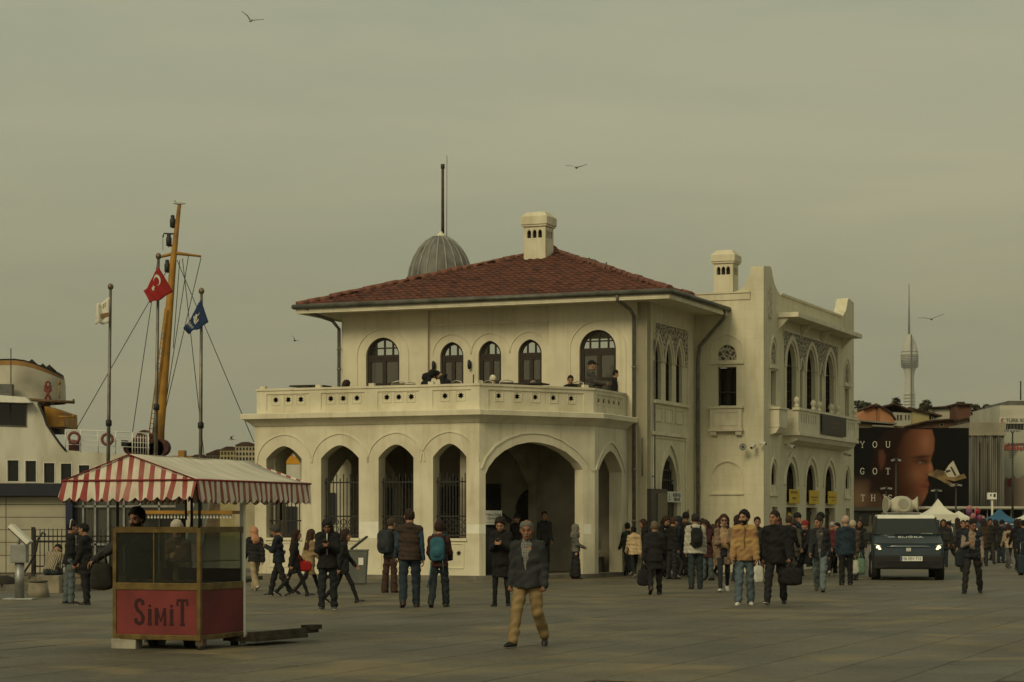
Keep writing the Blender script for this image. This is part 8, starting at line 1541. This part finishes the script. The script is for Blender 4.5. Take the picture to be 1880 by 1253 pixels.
for n_, ((px, fy, hy, yw), l_, c_) in enumerate(zip(sp_, lab_, cl_)):
    hr = [('short', BLKH), ('long', (.03, .016, .012)), ('beanie', BK), ('short', (.05, .035, .025)), ('bob', BRN)][n_ % 5]
    if 'cap' in l_: hr = ('cap', (.1, .02, .025))
    if 'hood' in l_: hr = ('hood', BK)
    if 'scarf' in l_: hr = ('scarf', (.35, .32, .26))
    person(px, fy, hy, yw, 'person ' + l_, ('midcoat' if n_ % 3 else 'jacket', c_), ('trousers', [BK, DJ, (.03, .026, .022)][n_ % 3]), hair=hr, skin=n_ % 3, pose=[WALK, STAND, WALK2][n_ % 3], res=.024, group='people walking on the far side of the square', H=random.uniform(1.6, 1.78))
q = G(1872, 1056); o = empty('suitcase', q + Vector((.1, -.2, 0))); MB().box(-.2, .2, -.12, .12, .05, .6).build('shell', cmat((.02, .035, .05), 'gloss'), o, bevel=.03); MB().tube([(-.1, .08, .6), (-.1, .08, .95), (.1, .08, .95), (.1, .08, .6)], .012, 6).build('pull_handle', STEEL, o); [MB().tube([(x - .02, 0, .03), (x + .02, 0, .03)], .03, 8).build('castor', BLACKPAINT, o) for x in (-.15, .15)]; tag(o, 'dark blue suitcase with raised handle at the right edge', 'suitcase')
b = MB(); s_ = W(1790, 942, 84)
o = empty('balloon_bunch', s_); tag(o, 'bunch of red and pink balloons above the crowd', 'balloons')
for k in range(9): x = MB().lathe([(.01, -.17), (.08, -.12), (.13, 0), (.1, .11), (.01, .15)], n=10).build('balloon', mat(['balloon_red', 'balloon_pink', 'balloon_violet'][k % 3], [(.3, .02, .03), (.4, .16, .18), (.14, .06, .14)][k % 3], .3, .05, 3), o); x.location = (random.uniform(-.3, .3), random.uniform(-.2, .2), random.uniform(-.35, .45))
MB().tube([(0, 0, .2), (.02, 0, -.9)], .006, 4).build('string', WHITEMETAL, o)
# ---- terrace guests, chairs and tables
def chair(u, v, rz_, lab):
    o = empty('cafe_chair', L2W(u, v, ZT + .2)); o.scale = (1.05,) * 3; o.rotation_euler[2] = ROT + R(rz_); tag(o, lab, 'chair', 'metal cafe chairs on the terrace')
    MB().box(-.2, .2, -.2, .2, .43, .46).build('seat', mat('chair_dark_seat', (.04, .035, .03), .7, .1, 4), o, bevel=.01)
    b = MB(); b.tube([(-.2, -.2, .45), (-.21, -.24, .8), (-.17, -.26, .9), (0, -.27, .94), (.17, -.26, .9), (.21, -.24, .8), (.2, -.2, .45)], .014, 6); b.build('back_frame', mat('chair_chrome', (.5, .48, .42), .35, .05, 4, metal=.6), o); MB().box(-.18, .18, -.265, -.25, .62, .88).build('backrest', mat('chair_wicker', (.16, .13, .09), .8, .3, 30), o)
    for x in (-.18, .18):
        for y in (-.18, .18): MB().tube([(x, y, .44), (x * 1.1, y * 1.1, 0)], .013, 6).build('leg', mat('chair_chrome', (0, 0, 0)), o)
def table(u, v, lab, w=.9, z=.76, m=None):
    o = empty('cafe_table', L2W(u, v, ZT + .2)); o.rotation_euler[2] = ROT; tag(o, lab, 'table', 'cafe tables on the terrace'); MB().box(-w / 2, w / 2, -.38, .38, z - .04, z).build('table_top', m or mat('table_dark', (.03, .024, .02), .5, .15, 4), o, bevel=.006); MB().tube([(0, 0, .03), (0, 0, z - .04)], .035, 8).build('pedestal', DARKIRON, o); MB().lathe([(.22, 0), (.22, .02), (.05, .04)], n=12).build('foot', DARKIRON, o)
def onT(px, Y): return Vector(((px - 940) / FPX * Y, Y, ZT))
def w2l(p): d = p - TC; return d.x * CA - d.y * SA, d.x * SA + d.y * CA
for px, Y, lab, w in ((570, 61.5, 'dark cafe table at the far left of the terrace', 1.0), (668, 62.4, 'dark cafe table below the leftmost terrace door', .8), (800, 61.3, 'cafe table between the two bent guests', .8), (955, 60.6, 'wide dark cafe table behind the kink of the parapet', 1.5)): u, v = w2l(onT(px, Y)); table(u, v, lab, w, .87)
for px, Y, rz_, lab in ((620, 61.8, 150, 'metal chair left of the leftmost terrace door'), (736, 61.5, 10, 'metal chair with wicker back before the leftmost door'), (752, 61.9, 20, 'metal chair behind the guest in black'), (850, 61.2, -20, 'metal chair right of the bent guest'), (884, 60.8, 160, 'metal chair left of the white cap'), (1052, 61.2, 170, 'metal chair of the guest near the right parapet'), (928, 61, 30, 'metal chair between the white cap and the wide table')): u, v = w2l(onT(px, Y)); chair(u, v, rz_, lab)
def guest(px, Y, hy, yaw, lab, top, hair, seat=True, **k):
    zt = EYE + (HOR - hy) * Y / FPX - ZT; at = onT(px, Y)
    ps = dict(SIT, **k) if seat else dict(STAND, **k); H_ = 1.7
    if seat: at.z = ZT + (zt - 1.33) + (.16 if k.get('lean', 0) > 20 else 0)
    else: H_ = zt
    return person(0, 0, 0, yaw, lab, top, hair=hair, pose=ps, at=at, H=H_, res=.02)
guest(625, 61.6, 697, -60, 'dark haired guest whose head shows over the left parapet', ('jacket', (.05, .04, .03)), ('bob', BRN))
guest(772, 61.2, 681, -70, 'guest in black hood bent over a terrace table, facing right', ('jacket', BK), ('hood', BK), lean=28, pitch=25)
guest(832, 61.3, 676, 75, 'guest in black coat leaning far over the table, facing left', ('jacket', (.016, .016, .016), dict(hoodback=1)), ('thick', BLKH), lean=42, pitch=30)
guest(909, 60.9, 688, 20, 'guest with a white cap seen over the parapet kink', ('jacket', (.2, .18, .14)), ('beanie', (.66, .6, .46)))
guest(983, 60.8, 698, 160, 'grey haired guest whose face just shows over the parapet', ('jacket', (.1, .09, .07)), ('bald', GRH))
guest(1047, 61.4, 689, 180, 'seated guest in dark jacket facing the square beside the right window', ('jacket', BK), ('short', BLKH))
guest(1083, 61.8, 663, -80, 'standing man in grey padded jacket and dark cap before the right door', ('puffer', (.075, .068, .06), dict(puff=.09)), ('cap', BK), False, arms=((25, 8, 60), (25, 8, 60)))
guest(1128, 62.4, 680, -100, 'guest in black standing at the right edge of the large terrace door', ('midcoat', BK), ('short', BLKH), False)
o = empty('umbrella_pole', L2W(*w2l(onT(868, 61)), ZT)); MB().tube([(0, 0, 0), (.02, 0, 1.36)], .02, 6).build('pole', DARKIRON, o); MB().lathe([(.2, 0), (.2, .06), (.03, .08)], n=10).build('base', DARKIRON, o); tag(o, 'thin dark pole standing between the second and third terrace doors', 'pole')
# ---- bin by the arcade
o = empty('rubbish_bin', G(658, 1074)); GB = mat('bin_grey', (.13, .135, .12), .6, .15, 3); MB().hexa([(-.19, -.22, .03), (.19, -.22, .03), (.19, .22, .03), (-.19, .22, .03), (-.24, -.27, .84), (.24, -.27, .84), (.24, .27, .84), (-.24, .27, .84)]).build('bin_body', GB, o, bevel=.02); MB().box(-.25, .25, -.28, .28, .84, .88).build('rim', GB, o, bevel=.01)
q = Matrix.Rotation(R(-38), 3, 'Y'); MB().obox((.02, 0, 1.05), (.52, .5, .05), q).build('lid', mat('bin_lid_green', (.035, .05, .03), .5, .15, 3), o, bevel=.02); MB().box(.02, .14, -.262, -.255, .5, .68).build('label_sticker', PAPER, o); tag(o, 'grey rubbish bin with open green lid at the arcade wall', 'bin')
# ---- gulls and pigeons
def bird(px, py, Y, span, roll, yaw, dih, lab, cat='gull', dark=False, perched=False):
    o = empty('seagull' if cat == 'gull' else 'pigeon', W(px, py, Y), R(yaw)); tag(o, lab, cat); s = span; bm_ = mat('gull_white', (.45, .44, .4), .8, .1, 4) if not dark else mat('pigeon_grey', (.06, .06, .06), .8, .2, 5); wm = mat('gull_grey_wing', (.16, .16, .15), .8, .15, 4) if not dark else bm_
    b = MB(); b.tube([(-.2 * s, 0, 0), (-.1 * s, 0, 0), (.03 * s, 0, 0), (.14 * s, 0, .01 * s), (.19 * s, 0, .02 * s), (.235 * s, 0, .01 * s)], [.012 * s, .035 * s, .055 * s, .042 * s, .034 * s, .006 * s], 8); b.build('body', bm_, o)
    if not perched:
        for sd in (-1, 1):
            a = R(dih[0 if sd < 0 else 1]); b = MB(); p0 = Vector((.04 * s, sd * .03 * s, .01 * s)); p1 = p0 + Vector((.05 * s, sd * .22 * s * math.cos(a), .22 * s * math.sin(a))); p2 = p1 + Vector((-.1 * s, sd * .26 * s * math.cos(a * .4), .26 * s * math.sin(a * .4)))
            vs = []
            for p, c in ((p0, .11), (p1, .09), (p2, .012)): vs += [p + Vector((c * s * .4, 0, .006 * s)), p - Vector((c * s * .6, 0, -.006 * s)), p + Vector((c * s * .4, 0, -.006 * s)), p - Vector((c * s * .6, 0, .006 * s))]
            b.add(vs, [f for i in (0, 4) for f in ((i, i + 1, i + 5, i + 4), (i + 2, i + 6, i + 7, i + 3), (i, i + 4, i + 6, i + 2), (i + 1, i + 3, i + 7, i + 5))]); w_ = b.build('wing', wm, o); T2 = MB(); T2.obox(p2, (.05 * s, .07 * s, .012 * s), Matrix.Identity(3)); T2.build('wing_tip', INK, w_)
    else:
        MB().box(-.05 * s, .05 * s, -.012 * s, .012 * s, -.14 * s, -.02 * s).build('legs', mat('bird_leg', (.2, .12, .05), .7, 0), o); b = MB(); b.tube([(.15 * s, 0, 0), (.17 * s, 0, .1 * s), (.21 * s, 0, .11 * s)], [.03 * s, .034 * s, .01 * s], 8); b.build('head', bm_, o)
    o.rotation_euler = (R(roll), 0, R(yaw)); return o
bird(461, 38, 75, .85, 0, 115, (14, 62), 'seagull flying high at the top left of the sky'); bird(1058, 308, 90, .9, -8, 70, (6, 34), 'seagull gliding above the chimney'); bird(1710, 586, 80, .9, -12, 80, (12, 26), 'seagull gliding beside the television tower'); bird(541, 626, 140, .8, 30, 60, (40, 40), 'tiny distant gull left of the upper storey', dark=True)
bird(330, 374, YM, 1.7, 0, 180, (0, 0), 'gull perched on top of the yellow mast', perched=True)
bird(1106, 487, 65.6, .75, 0, 20, (0, 0), 'dark pigeon perched on the roof ridge right of the chimney', 'pigeon', True, True); bird(1088, 478, 66.2, .65, 0, 200, (0, 0), 'small grey pigeon perched on the ridge nearer the chimney', 'pigeon', True, True); bird(968, 536, 63.2, .5, 0, 170, (0, 0), 'pigeon sitting low on the front roof slope above the gutter', 'pigeon', True, True); bird(426, 807, 300, 2.2, 0, 200, (30, 40), 'distant gull low over the waterside houses')
# ================================================================= the air between here and the far shore
hz = MB(); hz.box(-3300, 3300, -90, 7200, -4.2, 640); HZ = hz.build('haze', []); hm = bpy.data.materials.new('haze'); hm.use_nodes = True; t = hm.node_tree; t.nodes.clear()
o_ = t.nodes.new('ShaderNodeOutputMaterial'); pv_ = t.nodes.new('ShaderNodeVolumePrincipled'); pv_.inputs['Density'].default_value = .00006; pv_.inputs['Color'].default_value = (.92, .92, .9, 1); pv_.inputs['Anisotropy'].default_value = .2
t.links.new(pv_.outputs[0], o_.inputs['Volume']); HZ.data.materials.append(hm); tag(HZ, kind='stuff')
